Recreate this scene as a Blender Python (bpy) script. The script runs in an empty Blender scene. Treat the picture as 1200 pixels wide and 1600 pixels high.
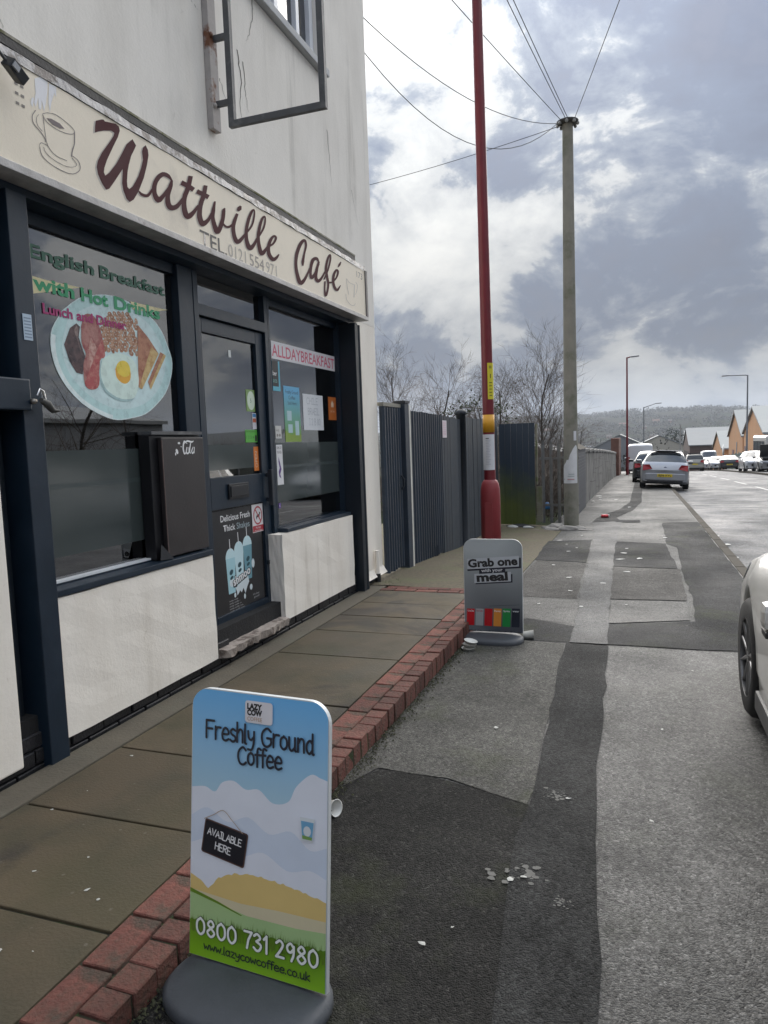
import bpy, bmesh, math, random
import numpy as np
from mathutils import Vector, Matrix
R = math.radians
random.seed(11)
sc = bpy.context.scene
COL = sc.collection

# ------------------------------------------------------------------ camera
cam = bpy.data.cameras.new('camera')
cam.sensor_fit = 'VERTICAL'
cam.sensor_height = 36.0
cam.lens = 36.0 * 1120.0 / 1600.0
cam.clip_start = 0.05
cam.clip_end = 9000
camo = bpy.data.objects.new('camera', cam)
COL.objects.link(camo)
# right / down / forward of a hand-held phone, pitched down 5 degrees and rolled 2 degrees
_rt = Vector((0.9430, 0.3317, -0.0353)).normalized()
_fw = Vector((-0.3338, 0.9380, -0.0942)); _fw = (_fw - _rt * _fw.dot(_rt)).normalized()
_up = _rt.cross(_fw)
camo.matrix_world = Matrix(((_rt.x, _up.x, -_fw.x, 0), (_rt.y, _up.y, -_fw.y, 0), (_rt.z, _up.z, -_fw.z, 1.5), (0, 0, 0, 1)))
sc.camera = camo

# ------------------------------------------------------------------ sky, sun, exposure
SUN_AZ, SUN_EL = R(-7.0), R(30.0)
SUN = Vector((math.sin(SUN_AZ) * math.cos(SUN_EL), math.cos(SUN_AZ) * math.cos(SUN_EL), math.sin(SUN_EL)))
world = bpy.data.worlds.new('World')
sc.world = world
world.use_nodes = True


def N(nt, kind, **kw):
    n = nt.nodes.new(kind)
    for k, v in kw.items():
        if k.startswith('i_'):
            key = k[2:]
            key = int(key) if key.isdigit() else key.replace('_', ' ')
            n.inputs[key].default_value = v
        else:
            setattr(n, k, v)
    return n


def ramp(nt, src, stops, interp='LINEAR'):
    r = nt.nodes.new('ShaderNodeValToRGB')
    r.color_ramp.interpolation = interp
    el = r.color_ramp.elements
    while len(el) < len(stops):
        el.new(0.5)
    for e, (p, c) in zip(el, stops):
        e.position = p
        e.color = (c, c, c, 1) if isinstance(c, (int, float)) else (*c, 1)
    nt.links.new(src, r.inputs[0])
    return r.outputs[0]


def math_n(nt, op, a, b=None, c=None, clamp=False):
    n = nt.nodes.new('ShaderNodeMath')
    n.operation = op
    n.use_clamp = clamp
    for i, v in enumerate((a, b, c)):
        if v is None:
            continue
        if isinstance(v, (int, float)):
            n.inputs[i].default_value = v
        else:
            nt.links.new(v, n.inputs[i])
    return n.outputs[0]


def mixc(nt, fac, a, b, mode='MIX'):
    n = nt.nodes.new('ShaderNodeMix')
    n.data_type = 'RGBA'
    n.blend_type = mode
    for i, v in ((0, fac), (6, a), (7, b)):
        if isinstance(v, (int, float)):
            n.inputs[i].default_value = v
        elif isinstance(v, tuple):
            n.inputs[i].default_value = (*v, 1)
        else:
            nt.links.new(v, n.inputs[i])
    return n.outputs[2]


def build_world():
    nt = world.node_tree
    nt.nodes.clear()
    out = nt.nodes.new('ShaderNodeOutputWorld')
    bg = nt.nodes.new('ShaderNodeBackground')
    nt.links.new(bg.outputs[0], out.inputs[0])
    tc = nt.nodes.new('ShaderNodeTexCoord')
    d = tc.outputs['Generated']
    nrm = N(nt, 'ShaderNodeVectorMath', operation='NORMALIZE')
    nt.links.new(d, nrm.inputs[0])
    d = nrm.outputs[0]
    sky = N(nt, 'ShaderNodeTexSky', sky_type='NISHITA', sun_disc=False, sun_elevation=SUN_EL, sun_rotation=SUN_AZ,
            air_density=1.0, dust_density=2.0, ozone_density=1.0)
    sx = nt.nodes.new('ShaderNodeSeparateXYZ')
    nt.links.new(d, sx.inputs[0])
    x, y, z = sx.outputs
    zc = math_n(nt, 'MAXIMUM', z, 0.0)
    den = math_n(nt, 'ADD', zc, 0.50)
    cx = math_n(nt, 'DIVIDE', x, den)
    cy = math_n(nt, 'DIVIDE', y, den)
    cb = nt.nodes.new('ShaderNodeCombineXYZ')
    nt.links.new(cx, cb.inputs[0]); nt.links.new(cy, cb.inputs[1])
    p = cb.outputs[0]

    def noise(scale, detail, rough, off, dist=0.0, sc3=(1, 1, 1)):
        mp = N(nt, 'ShaderNodeMapping', i_Location=off, i_Scale=sc3)
        nt.links.new(p, mp.inputs[0])
        n = N(nt, 'ShaderNodeTexNoise', i_Scale=scale, i_Detail=detail, i_Roughness=rough, i_Distortion=dist)
        nt.links.new(mp.outputs[0], n.inputs['Vector'])
        return n.outputs['Fac']
    big = noise(1.3, 3.0, 0.5, CLOUD_OFF1, 0.5)
    mid = noise(3.4, 10.0, 0.60, CLOUD_OFF2, 0.35)
    fine = noise(9.0, 8.0, 0.66, (5.0, 2.0, 0.0), 0.5)
    # thickness of the broken cloud deck
    t = math_n(nt, 'ADD', math_n(nt, 'MULTIPLY', big, 0.60), math_n(nt, 'MULTIPLY', mid, 0.62))
    t = math_n(nt, 'ADD', t, math_n(nt, 'MULTIPLY', math_n(nt, 'SUBTRACT', fine, 0.5), 0.20))
    t = math_n(nt, 'SUBTRACT', t, 0.096)
    # light scattered forward round the veiled sun
    sv = N(nt, 'ShaderNodeVectorMath', operation='DOT_PRODUCT')
    nt.links.new(d, sv.inputs[0]); sv.inputs[1].default_value = SUN
    cosang = math_n(nt, 'MAXIMUM', sv.outputs['Value'], 0.0)
    glow = math_n(nt, 'POWER', cosang, 12.0)
    t2 = math_n(nt, 'ADD', t, math_n(nt, 'MULTIPLY', glow, 0.065))
    cloud = ramp(nt, t2, [(0.43, (0.084, 0.103, 0.146)), (0.505, (0.122, 0.143, 0.188)), (0.545, (0.195, 0.214, 0.246)),
                          (0.566, (0.31, 0.319, 0.327)), (0.62, (0.385, 0.39, 0.388)), (0.70, (0.46, 0.458, 0.446))])
    # an overcast dome is about three times brighter overhead than near the horizon
    cie = math_n(nt, 'MULTIPLY_ADD', zc, math_n(nt, 'MULTIPLY_ADD', zc, 1.3, 1.2), 0.30)
    c = nt.nodes.new('ShaderNodeVectorMath'); c.operation = 'SCALE'
    nt.links.new(cloud, c.inputs[0]); nt.links.new(cie, c.inputs[3])
    skyc = nt.nodes.new('ShaderNodeVectorMath'); skyc.operation = 'SCALE'
    nt.links.new(sky.outputs[0], skyc.inputs[0]); skyc.inputs[3].default_value = 0.03
    thin = ramp(nt, t, [(0.36, 0.93), (0.48, 1.0)])
    col = mixc(nt, thin, skyc.outputs[0], c.outputs[0])
    # distance haze low down
    hz = ramp(nt, zc, [(0.0, 0.55), (0.10, 0.0)])
    col = mixc(nt, hz, col, (0.185, 0.215, 0.27))
    nt.links.new(col, bg.inputs[0])
    bg.inputs[1].default_value = 1.0


CLOUD_OFF1 = (15.1, 3.3, 0.0)
CLOUD_OFF2 = (5.1, 12.4, 0.0)
build_world()

sun = bpy.data.lights.new('sun', 'SUN')
sun.energy = 1.5          # broad bright veil of cloud in front of the sun
sun.angle = R(60)
sun.color = (1.0, 0.95, 0.88)
suno = bpy.data.objects.new('sun', sun)
suno.rotation_euler = SUN.to_track_quat('Z', 'Y').to_euler()
suno.location = (-20, 60, 40)
COL.objects.link(suno)

vs = sc.view_settings
vs.view_transform = 'Standard'
vs.look = 'None'
vs.exposure = 1.6
vs.gamma = 1.0
vs.use_curve_mapping = False


# ------------------------------------------------------------------ helpers
def tag(o, label=None, cat=None, group=None, kind=None):
    for k, v in (('label', label), ('category', cat), ('group', group), ('kind', kind)):
        if v:
            o[k] = v
    return o


def link(name, me, mat=None, parent=None):
    o = bpy.data.objects.new(name, me)
    COL.objects.link(o)
    if mat is not None and me is not None and not me.materials:
        me.materials.append(mat)
    if parent is not None:
        o.parent = parent
        o.matrix_parent_inverse = parent.matrix_basis.inverted()
    return o


def empty(name, loc=(0, 0, 0), rot=(0, 0, 0)):
    o = bpy.data.objects.new(name, None)
    o.empty_display_size = 0.1
    o.location = loc
    o.rotation_euler = rot
    COL.objects.link(o)
    return o


class MB:
    """collects simple shapes; build() links them as one mesh object"""
    def __init__(self, org=(0, 0, 0)):
        self.v, self.f, self.sm, self.org = [], [], [], Vector(org)

    def add(self, vs, fs, smooth=False):
        b = len(self.v)
        self.v += [tuple(p) for p in vs]
        self.f += [tuple(i + b for i in f) for f in fs]
        self.sm += [smooth] * len(fs)
        return self

    def box(self, x0, x1, y0, y1, z0, z1):
        vs = [(x, y, z) for z in (z0, z1) for y in (y0, y1) for x in (x0, x1)]
        return self.add(vs, [(0, 2, 3, 1), (4, 5, 7, 6), (0, 1, 5, 4), (2, 6, 7, 3), (0, 4, 6, 2), (1, 3, 7, 5)])

    def obox(self, c, ax, ay, az):
        """oriented box: centre and three half axes"""
        c, ax, ay, az = map(Vector, (c, ax, ay, az))
        vs = [c + ax * i + ay * j + az * k for k in (-1, 1) for j in (-1, 1) for i in (-1, 1)]
        return self.add(vs, [(0, 2, 3, 1), (4, 5, 7, 6), (0, 1, 5, 4), (2, 6, 7, 3), (0, 4, 6, 2), (1, 3, 7, 5)])

    def tube(self, pts, rads, n=8, cap=True, smooth=True):
        pts = [Vector(p) for p in pts]
        if isinstance(rads, (int, float)):
            rads = [rads] * len(pts)
        vs, fs = [], []
        prev = None
        for i, p in enumerate(pts):
            t = (pts[min(i + 1, len(pts) - 1)] - pts[max(i - 1, 0)])
            t = t.normalized() if t.length > 1e-9 else Vector((0, 0, 1))
            if prev is None:
                a = Vector((1, 0, 0)) if abs(t.x) < 0.9 else Vector((0, 1, 0))
            else:
                a = prev
            a = (a - t * a.dot(t)).normalized()
            prev = a
            b = t.cross(a)
            for k in range(n):
                th = 2 * math.pi * k / n
                vs.append(p + (a * math.cos(th) + b * math.sin(th)) * rads[i])
        for i in range(len(pts) - 1):
            for k in range(n):
                fs.append((i * n + k, i * n + (k + 1) % n, (i + 1) * n + (k + 1) % n, (i + 1) * n + k))
        self.add(vs, fs, smooth)
        if cap:
            self.add(vs[:n], [tuple(reversed(range(n)))])
            self.add(vs[-n:], [tuple(range(n))])
        return self

    def lathe(self, prof, org=(0, 0, 0), axis='z', n=24, smooth=True):
        o = Vector(org)
        vs, fs = [], []
        for r, h in prof:
            for k in range(n):
                th = 2 * math.pi * k / n
                c, s = r * math.cos(th), r * math.sin(th)
                vs.append(o + (Vector((c, s, h)) if axis == 'z' else Vector((h, c, s)) if axis == 'x' else Vector((s, h, c))))
        for i in range(len(prof) - 1):
            for k in range(n):
                fs.append((i * n + k, i * n + (k + 1) % n, (i + 1) * n + (k + 1) % n, (i + 1) * n + k))
        return self.add(vs, fs, smooth)

    def prism(self, poly, z0, z1):
        n = len(poly)
        vs = [(x, y, z0) for x, y in poly] + [(x, y, z1) for x, y in poly]
        return self.add(vs, [tuple(reversed(range(n))), tuple(range(n, 2 * n))] + [(i, (i + 1) % n, n + (i + 1) % n, n + i) for i in range(n)])

    def mesh(self, name):
        me = bpy.data.meshes.new(name)
        o = self.org
        me.from_pydata([(v[0] - o.x, v[1] - o.y, v[2] - o.z) for v in self.v], [], self.f)
        me.polygons.foreach_set('use_smooth', self.sm)
        me.validate()
        me.update()
        return me

    def build(self, name, mat, parent=None, bevel=0.0, recalc=True):
        me = self.mesh(name)
        if recalc or bevel:
            bm = bmesh.new(); bm.from_mesh(me)
            if bevel:
                bmesh.ops.bevel(bm, geom=bm.edges[:], offset=bevel, segments=2, affect='EDGES', profile=0.6)
            bmesh.ops.recalc_face_normals(bm, faces=bm.faces[:])
            bm.to_mesh(me); bm.free()
        ob = link(name, me, mat, parent)
        ob.location = self.org if parent is None else ob.location
        if parent is not None and self.org.length > 0:
            ob.location = self.org
        return ob


def box(name, mat, x0, x1, y0, y1, z0, z1, parent=None, bevel=0.0):
    return MB().box(x0, x1, y0, y1, z0, z1).build(name, mat, parent, bevel)


def cr_pts(pts, n=5, closed=False):
    P = [np.array(p, float) for p in pts]
    P = ([P[-1]] + P + [P[0], P[1]]) if closed else ([2 * P[0] - P[1]] + P + [2 * P[-1] - P[-2]])
    out = []
    for i in range(1, len(P) - 2):
        a, b, c, d = P[i - 1:i + 3]
        for k in range(n):
            t = k / n
            out.append(tuple(.5 * ((2 * b) + (c - a) * t + (2 * a - 5 * b + 4 * c - d) * t * t + (3 * b - a - 3 * c + d) * t ** 3)))
    if not closed:
        out.append(tuple(P[-2]))
    return out


class Frame:
    """a flat place in the scene on which things are printed: origin, right, up"""
    def __init__(self, o, u, v, k=1.0):
        self.o, self.u, self.v, self.k = Vector(o), Vector(u).normalized(), Vector(v).normalized(), k
        self.n = self.u.cross(self.v).normalized()

    def p(self, a, b, off=0.0):
        return self.o + self.u * (a * self.k) + self.v * (b * self.k) + self.n * off


def flat(name, fr, polys, mat, off, parent=None):
    vs, fs = [], []
    for k, poly in enumerate(polys):
        b = len(vs)
        vs += [fr.p(a, c, off + k * 4e-6) for a, c in poly]
        fs.append(tuple(range(b, b + len(poly))))
    me = bpy.data.meshes.new(name)
    me.from_pydata([tuple(v) for v in vs], [], fs)
    me.update()
    return link(name, me, mat, parent)


def strips(name, fr, ribs, mat, off, parent=None):
    """ribs: list of ribbons, each a list of (left u, left v, right u, right v)"""
    vs, fs = [], []
    q = 0
    for rb in ribs:
        b = len(vs)
        for r in rb:
            q += 1
            vs += [fr.p(r[0], r[1], off + q * 4e-6), fr.p(r[2], r[3], off + q * 4e-6)]
        fs += [(b + 2 * i, b + 2 * i + 1, b + 2 * i + 3, b + 2 * i + 2) for i in range(len(rb) - 1)]
    me = bpy.data.meshes.new(name)
    me.from_pydata([tuple(v) for v in vs], [], fs)
    me.update()
    return link(name, me, mat, parent)


def rect(a0, a1, b0, b1):
    return [(a0, b0), (a1, b0), (a1, b1), (a0, b1)]


def ell(a, b, ra, rb, n=20, rot=0.0):
    c, s = math.cos(rot), math.sin(rot)
    return [(a + ra * math.cos(t) * c - rb * math.sin(t) * s, b + ra * math.cos(t) * s + rb * math.sin(t) * c)
            for t in [2 * math.pi * k / n for k in range(n)]]


def rrect(a0, a1, b0, b1, r, n=6):
    out = []
    for cx, cy, t0 in ((a1 - r, b1 - r, 0), (a0 + r, b1 - r, 90), (a0 + r, b0 + r, 180), (a1 - r, b0 + r, 270)):
        for k in range(n + 1):
            t = R(t0 + 90 * k / n)
            out.append((cx + r * math.cos(t), cy + r * math.sin(t)))
    return out


def text(name, fr, body, a, b, h, mat, off, parent=None, width=None, bold=0.0, rot=0.0, shear=0.0, align='LEFT', wave=None):
    """print with the built-in typeface: baseline start (a, b), capital height h, optional total width"""
    cu = bpy.data.curves.new(name, 'FONT')
    cu.body = body
    cu.size = 1.0
    cu.shear = shear
    cu.offset = bold
    cu.resolution_u = 3
    tmp = bpy.data.objects.new(name, cu)
    COL.objects.link(tmp)
    dg = bpy.context.evaluated_depsgraph_get()
    me = bpy.data.meshes.new_from_object(tmp.evaluated_get(dg))
    bpy.data.objects.remove(tmp); bpy.data.curves.remove(cu)
    co = np.array([v.co[:] for v in me.vertices]) if len(me.vertices) else np.zeros((1, 3))
    x0, x1 = co[:, 0].min(), co[:, 0].max()
    s = h / 0.70
    sxx = s if width is None else width / max(1e-6, (x1 - x0))
    shift = x0 if align == 'LEFT' else (x0 + x1) / 2
    c, sn = math.cos(rot), math.sin(rot)
    for v in me.vertices:
        px, py = (v.co.x - shift) * sxx, v.co.y * s
        if wave:
            py += wave(px)
        v.co = fr.p(a + px * c - py * sn, b + px * sn + py * c, off)
    me.materials.clear()
    me.update()
    return link(name, me, mat, parent)


# a hand-lettered stroke alphabet, drawn for the marker lettering in this street
GL = {
 'F': (.78, [[(0, 0), (0, 1.4)], [(0, 1.4), (.65, 1.42)], [(0, .75), (.5, .77)]]),
 'r': (.55, [[(0, 1), (0, 0)], [(0, .65), (.15, .95), (.42, .97)]]),
 'e': (.68, [[(.02, .5), (.5, .55), (.45, .88), (.22, 1), (.02, .6), (.06, .15), (.27, 0), (.54, .15)]]),
 's': (.56, [[(.42, .9), (.2, 1), (.03, .8), (.15, .56), (.38, .42), (.42, .15), (.2, 0), (0, .12)]]),
 'h': (.64, [[(0, 1.5), (0, 0)], [(0, .6), (.2, .98), (.42, .85), (.45, 0)]]),
 'l': (.26, [[(0, 1.5), (.0, .15), (.1, 0)]]),
 'y': (.64, [[(0, 1), (.05, .5), (.25, .35), (.45, .6)], [(.47, 1), (.45, .2), (.3, -.4), (0, -.42)]]),
 'G': (.92, [[(.7, 1.2), (.42, 1.42), (.08, 1.1), (0, .6), (.15, .1), (.45, 0), (.72, .25), (.72, .65)], [(.42, .66), (.74, .66)]]),
 'o': (.66, [[(.25, 1), (.03, .75), (.02, .25), (.25, 0), (.48, .25), (.47, .75), (.25, 1.0)]]),
 'u': (.68, [[(0, 1), (.02, .25), (.2, 0), (.42, .25)], [(.45, 1), (.45, .15), (.52, 0)]]),
 'n': (.64, [[(0, 1), (0, 0)], [(0, .6), (.2, .98), (.42, .85), (.45, 0)]]),
 'd': (.68, [[(.45, .75), (.25, 1), (.03, .7), (.03, .25), (.22, 0), (.45, .3)], [(.45, 1.5), (.45, .1), (.54, 0)]]),
 'C': (.84, [[(.65, 1.2), (.4, 1.42), (.08, 1.1), (0, .6), (.15, .1), (.45, 0), (.68, .2)]]),
 'f': (.46, [[(.42, 1.42), (.25, 1.5), (.13, 1.25), (.13, 0)], [(-.03, .95), (.35, .98)]]),
 'w': (.80, [[(0, 1), (.12, 0), (.32, .7), (.5, 0), (.65, 1)]]),
 '.': (.26, [[(0, .0), (.06, .05)]]),
 'a': (.68, [[(.45, .75), (.25, 1), (.03, .7), (.03, .25), (.22, 0), (.45, .3)], [(.46, 1), (.45, .15), (.54, 0)]]),
 'z': (.60, [[(0, 1), (.45, 1), (0, 0), (.48, 0)]]),
 'c': (.60, [[(.45, .85), (.25, 1), (.03, .7), (.03, .25), (.25, 0), (.48, .15)]]),
 'k': (.60, [[(0, 1.5), (0, 0)], [(.42, 1), (.04, .48), (.45, 0)]]),
 'A': (.80, [[(0, 0), (.32, 1.4), (.65, 0)], [(.12, .5), (.55, .5)]]),
 'V': (.76, [[(0, 1.4), (.3, 0), (.62, 1.4)]]),
 'I': (.50, [[(0, 1.4), (.36, 1.4)], [(.18, 1.4), (.18, 0)], [(0, 0), (.36, 0)]]),
 'L': (.66, [[(0, 1.4), (0, 0)], [(0, 0), (.5, 0)]]),
 'B': (.72, [[(0, 0), (0, 1.4)], [(0, 1.4), (.45, 1.3), (.42, .85), (.05, .75)], [(.05, .75), (.55, .6), (.5, .1), (0, 0)]]),
 'E': (.70, [[(0, 0), (0, 1.4)], [(0, 1.4), (.52, 1.4)], [(0, .72), (.42, .72)], [(0, 0), (.55, 0)]]),
 'H': (.80, [[(0, 0), (0, 1.4)], [(.6, 0), (.6, 1.4)], [(0, .7), (.6, .74)]]),
 'R': (.76, [[(0, 0), (0, 1.4)], [(0, 1.4), (.5, 1.3), (.48, .8), (.05, .7)], [(.2, .7), (.6, 0)]]),
 '0': (.84, [[(.3, 1.4), (.03, 1.05), (.03, .35), (.3, 0), (.58, .35), (.57, 1.05), (.3, 1.4)]]),
 '8': (.82, [[(.3, .75), (.06, 1.05), (.3, 1.4), (.52, 1.05), (.3, .75), (.02, .35), (.3, 0), (.58, .35), (.3, .75)]]),
 '7': (.72, [[(0, 1.38), (.55, 1.38)], [(.55, 1.38), (.3, .7), (.2, 0)]]),
 '3': (.76, [[(.02, 1.2), (.25, 1.4), (.48, 1.1), (.2, .76)], [(.2, .76), (.54, .5), (.42, .08), (.2, 0), (0, .2)]]),
 '1': (.46, [[(0, 1.1), (.2, 1.4)], [(.2, 1.4), (.2, 0)]]),
 '2': (.78, [[(.02, 1.15), (.28, 1.4), (.5, 1.1), (.3, .55), (.02, .03)], [(.02, .03), (.56, .03)]]),
 '9': (.78, [[(.5, 1.1), (.28, 1.4), (.04, 1.1), (.1, .75), (.3, .68), (.5, 1.0)], [(.52, 1.2), (.5, .5), (.36, 0)]]),
 ' ': (.45, []),
}
SHARP = set('zwVAkEFHIL7')


def hand(name, fr, body, a, b, h, w, mat, off, parent=None, width=None, rot=0.0, jit=0.0, center=False):
    """hand-drawn marker lettering; h = capital height, w = stroke width"""
    s = h / 1.4
    tot = sum(GL[c][0] for c in body) * s
    sx = s if width is None else width / tot * s
    ribs = []
    pen = -(tot * sx / s) / 2 if center else 0.0
    rng = random.Random(len(body) * 7 + 1)
    cs, sn = math.cos(rot), math.sin(rot)
    for ch in body:
        adv, st = GL[ch]
        dy = rng.uniform(-jit, jit)
        for k in st:
            pts = k if (ch in SHARP or len(k) < 3) else cr_pts(k, 4)
            if ch in SHARP and len(k) > 2:
                pts = [k[0]] + [q for i in range(1, len(k)) for q in [tuple(np.array(k[i - 1]) * .5 + np.array(k[i]) * .5), k[i]]]
            P = [np.array((pen + p[0] * sx, p[1] * s + dy)) for p in pts]
            t0 = P[1] - P[0]; t0 /= np.linalg.norm(t0) + 1e-9
            t1 = P[-1] - P[-2]; t1 /= np.linalg.norm(t1) + 1e-9
            Q = [P[0] - t0 * w * .5, P[0] - t0 * w * .35] + P + [P[-1] + t1 * w * .35, P[-1] + t1 * w * .5]
            W = [.45, .85] + [1.0] * len(P) + [.85, .45]
            rb = []
            for i, q in enumerate(Q):
                t = Q[min(i + 1, len(Q) - 1)] - Q[max(i - 1, 0)]
                t = t / (np.linalg.norm(t) + 1e-9)
                n = np.array((-t[1], t[0])) * w * .5 * W[i]
                L, r_ = q + n, q - n
                rb.append((a + L[0] * cs - L[1] * sn, b + L[0] * sn + L[1] * cs, a + r_[0] * cs - r_[1] * sn, b + r_[0] * sn + r_[1] * cs))
            ribs.append(rb)
        pen += adv * sx
    return strips(name, fr, ribs, mat, off, parent)


# ------------------------------------------------------------------ materials
MATS = {}


def mat(name, col, rough=0.6, var=0.12, vscale=3.0, bump=0.0, bscale=60.0, metal=0.0, spec=0.5, coat=0.0, rnd=0.0, col2=None, c2=(0.5, 0.62), c2scale=2.0, coatrough=0.05):
    """plain procedural surface: colour broken up by noise, optional second colour in patches, fine relief"""
    if name in MATS:
        return MATS[name]
    m = bpy.data.materials.new(name)
    m.use_nodes = True
    nt = m.node_tree
    b = nt.nodes['Principled BSDF']
    tc = nt.nodes.new('ShaderNodeTexCoord')
    n = N(nt, 'ShaderNodeTexNoise', i_Scale=vscale, i_Detail=6.0, i_Roughness=0.6)
    nt.links.new(tc.outputs['Object'], n.inputs['Vector'])
    k = ramp(nt, n.outputs['Fac'], [(0.25, 1 - var), (0.75, 1 + var)])
    c = mixc(nt, 1.0, tuple(col), k, 'MULTIPLY')
    if col2 is not None:
        n2 = N(nt, 'ShaderNodeTexNoise', i_Scale=c2scale, i_Detail=8.0, i_Roughness=0.65)
        nt.links.new(tc.outputs['Object'], n2.inputs['Vector'])
        f = ramp(nt, n2.outputs['Fac'], [(c2[0], 0.0), (c2[1], 1.0)])
        c = mixc(nt, f, c, tuple(col2))
    if rnd:
        oi = nt.nodes.new('ShaderNodeObjectInfo')
        kk = ramp(nt, oi.outputs['Random'], [(0.0, 1 - rnd), (1.0, 1 + rnd)])
        c = mixc(nt, 1.0, c, kk, 'MULTIPLY')
    nt.links.new(c, b.inputs['Base Color'])
    b.inputs['Roughness'].default_value = rough
    b.inputs['Metallic'].default_value = metal
    b.inputs['Specular IOR Level'].default_value = spec
    b.inputs['Coat Weight'].default_value = coat
    b.inputs['Coat Roughness'].default_value = coatrough
    rr = ramp(nt, n.outputs['Fac'], [(0.3, max(0.02, rough - 0.08)), (0.7, min(1, rough + 0.08))])
    nt.links.new(rr, b.inputs['Roughness'])
    if bump:
        n3 = N(nt, 'ShaderNodeTexNoise', i_Scale=bscale, i_Detail=5.0, i_Roughness=0.6)
        nt.links.new(tc.outputs['Object'], n3.inputs['Vector'])
        bp = N(nt, 'ShaderNodeBump', i_Strength=bump, i_Distance=0.01)
        nt.links.new(n3.outputs['Fac'], bp.inputs['Height'])
        nt.links.new(bp.outputs[0], b.inputs['Normal'])
    MATS[name] = m
    return m


def ink(name, col, rough=0.35):
    return mat('print ' + name, col, rough, var=0.04, vscale=9.0)


def tarmac(name, base, tint=(1, 1, 1), rough=0.62, moss=0.0, speck=0.25, wet=0.0, spec=0.42):
    if name in MATS:
        return MATS[name]
    m = bpy.data.materials.new(name); m.use_nodes = True
    nt = m.node_tree; b = nt.nodes['Principled BSDF']
    tc = nt.nodes.new('ShaderNodeTexCoord'); co = tc.outputs['Object']

    def noi(scale, det, ro):
        n = N(nt, 'ShaderNodeTexNoise', i_Scale=scale, i_Detail=det, i_Roughness=ro)
        nt.links.new(co, n.inputs['Vector']); return n.outputs['Fac']
    v = N(nt, 'ShaderNodeTexVoronoi', i_Scale=190.0); nt.links.new(co, v.inputs['Vector'])
    v2 = N(nt, 'ShaderNodeTexVoronoi', i_Scale=80.0); nt.links.new(co, v2.inputs['Vector'])
    sep = nt.nodes.new('ShaderNodeSeparateColor'); nt.links.new(v.outputs['Color'], sep.inputs[0])
    sep2 = nt.nodes.new('ShaderNodeSeparateColor'); nt.links.new(v2.outputs['Color'], sep2.inputs[0])
    st = ramp(nt, sep.outputs[0], [(0.0, 0.58), (0.70, 0.98), (0.93, 1.18), (1.0, 1.0 + speck * 3)])
    st2 = ramp(nt, sep2.outputs[1], [(0.0, 0.50), (0.35, 0.85), (0.85, 1.15), (1.0, 1.1 + speck * 2)])
    big = ramp(nt, noi(1.1, 7, .66), [(0.28, 0.62), (0.72, 1.36)])
    med = ramp(nt, noi(9.0, 6, .66), [(0.3, 0.76), (0.7, 1.22)])
    c = mixc(nt, 1.0, tuple(base * t for t in tint), st, 'MULTIPLY')
    for k in (st2, big, med):
        c = mixc(nt, 1.0, c, k, 'MULTIPLY')
    # trodden-in chewing gum
    g = N(nt, 'ShaderNodeTexVoronoi', i_Scale=2.6, i_Randomness=1.0); nt.links.new(co, g.inputs['Vector'])
    gd = math_n(nt, 'ADD', g.outputs['Distance'], math_n(nt, 'MULTIPLY', noi(40, 2, .5), 0.03))
    gf = ramp(nt, gd, [(0.030, 0.5), (0.042, 0.0)])
    c = mixc(nt, gf, c, (0.20, 0.20, 0.19))
    ob = N(nt, 'ShaderNodeTexNoise', i_Scale=2.4, i_Detail=7.0, i_Roughness=0.7, i_Distortion=1.0); nt.links.new(co, ob.inputs['Vector'])
    of = ramp(nt, ob.outputs['Fac'], [(0.57, 0.0), (0.68, 0.55)])
    c = mixc(nt, of, c, tuple(base * .35 * t for t in tint))
    if moss:
        mf = ramp(nt, noi(1.7, 8, .7), [(0.52, 0.0), (0.68, moss)])
        c = mixc(nt, mf, c, (0.045, 0.055, 0.018))
    nt.links.new(c, b.inputs['Base Color'])
    rr = ramp(nt, noi(0.9, 5, .6), [(0.3, max(.08, rough - .16 - wet)), (0.7, min(1, rough + .1))])
    nt.links.new(rr, b.inputs['Roughness'])
    b.inputs['Specular IOR Level'].default_value = spec
    h = math_n(nt, 'ADD', math_n(nt, 'MULTIPLY', v.outputs['Distance'], -0.9), math_n(nt, 'MULTIPLY', v2.outputs['Distance'], -0.8))
    bp = N(nt, 'ShaderNodeBump', i_Strength=0.9, i_Distance=0.006)
    nt.links.new(h, bp.inputs['Height']); nt.links.new(bp.outputs[0], b.inputs['Normal'])
    MATS[name] = m
    return m


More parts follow.
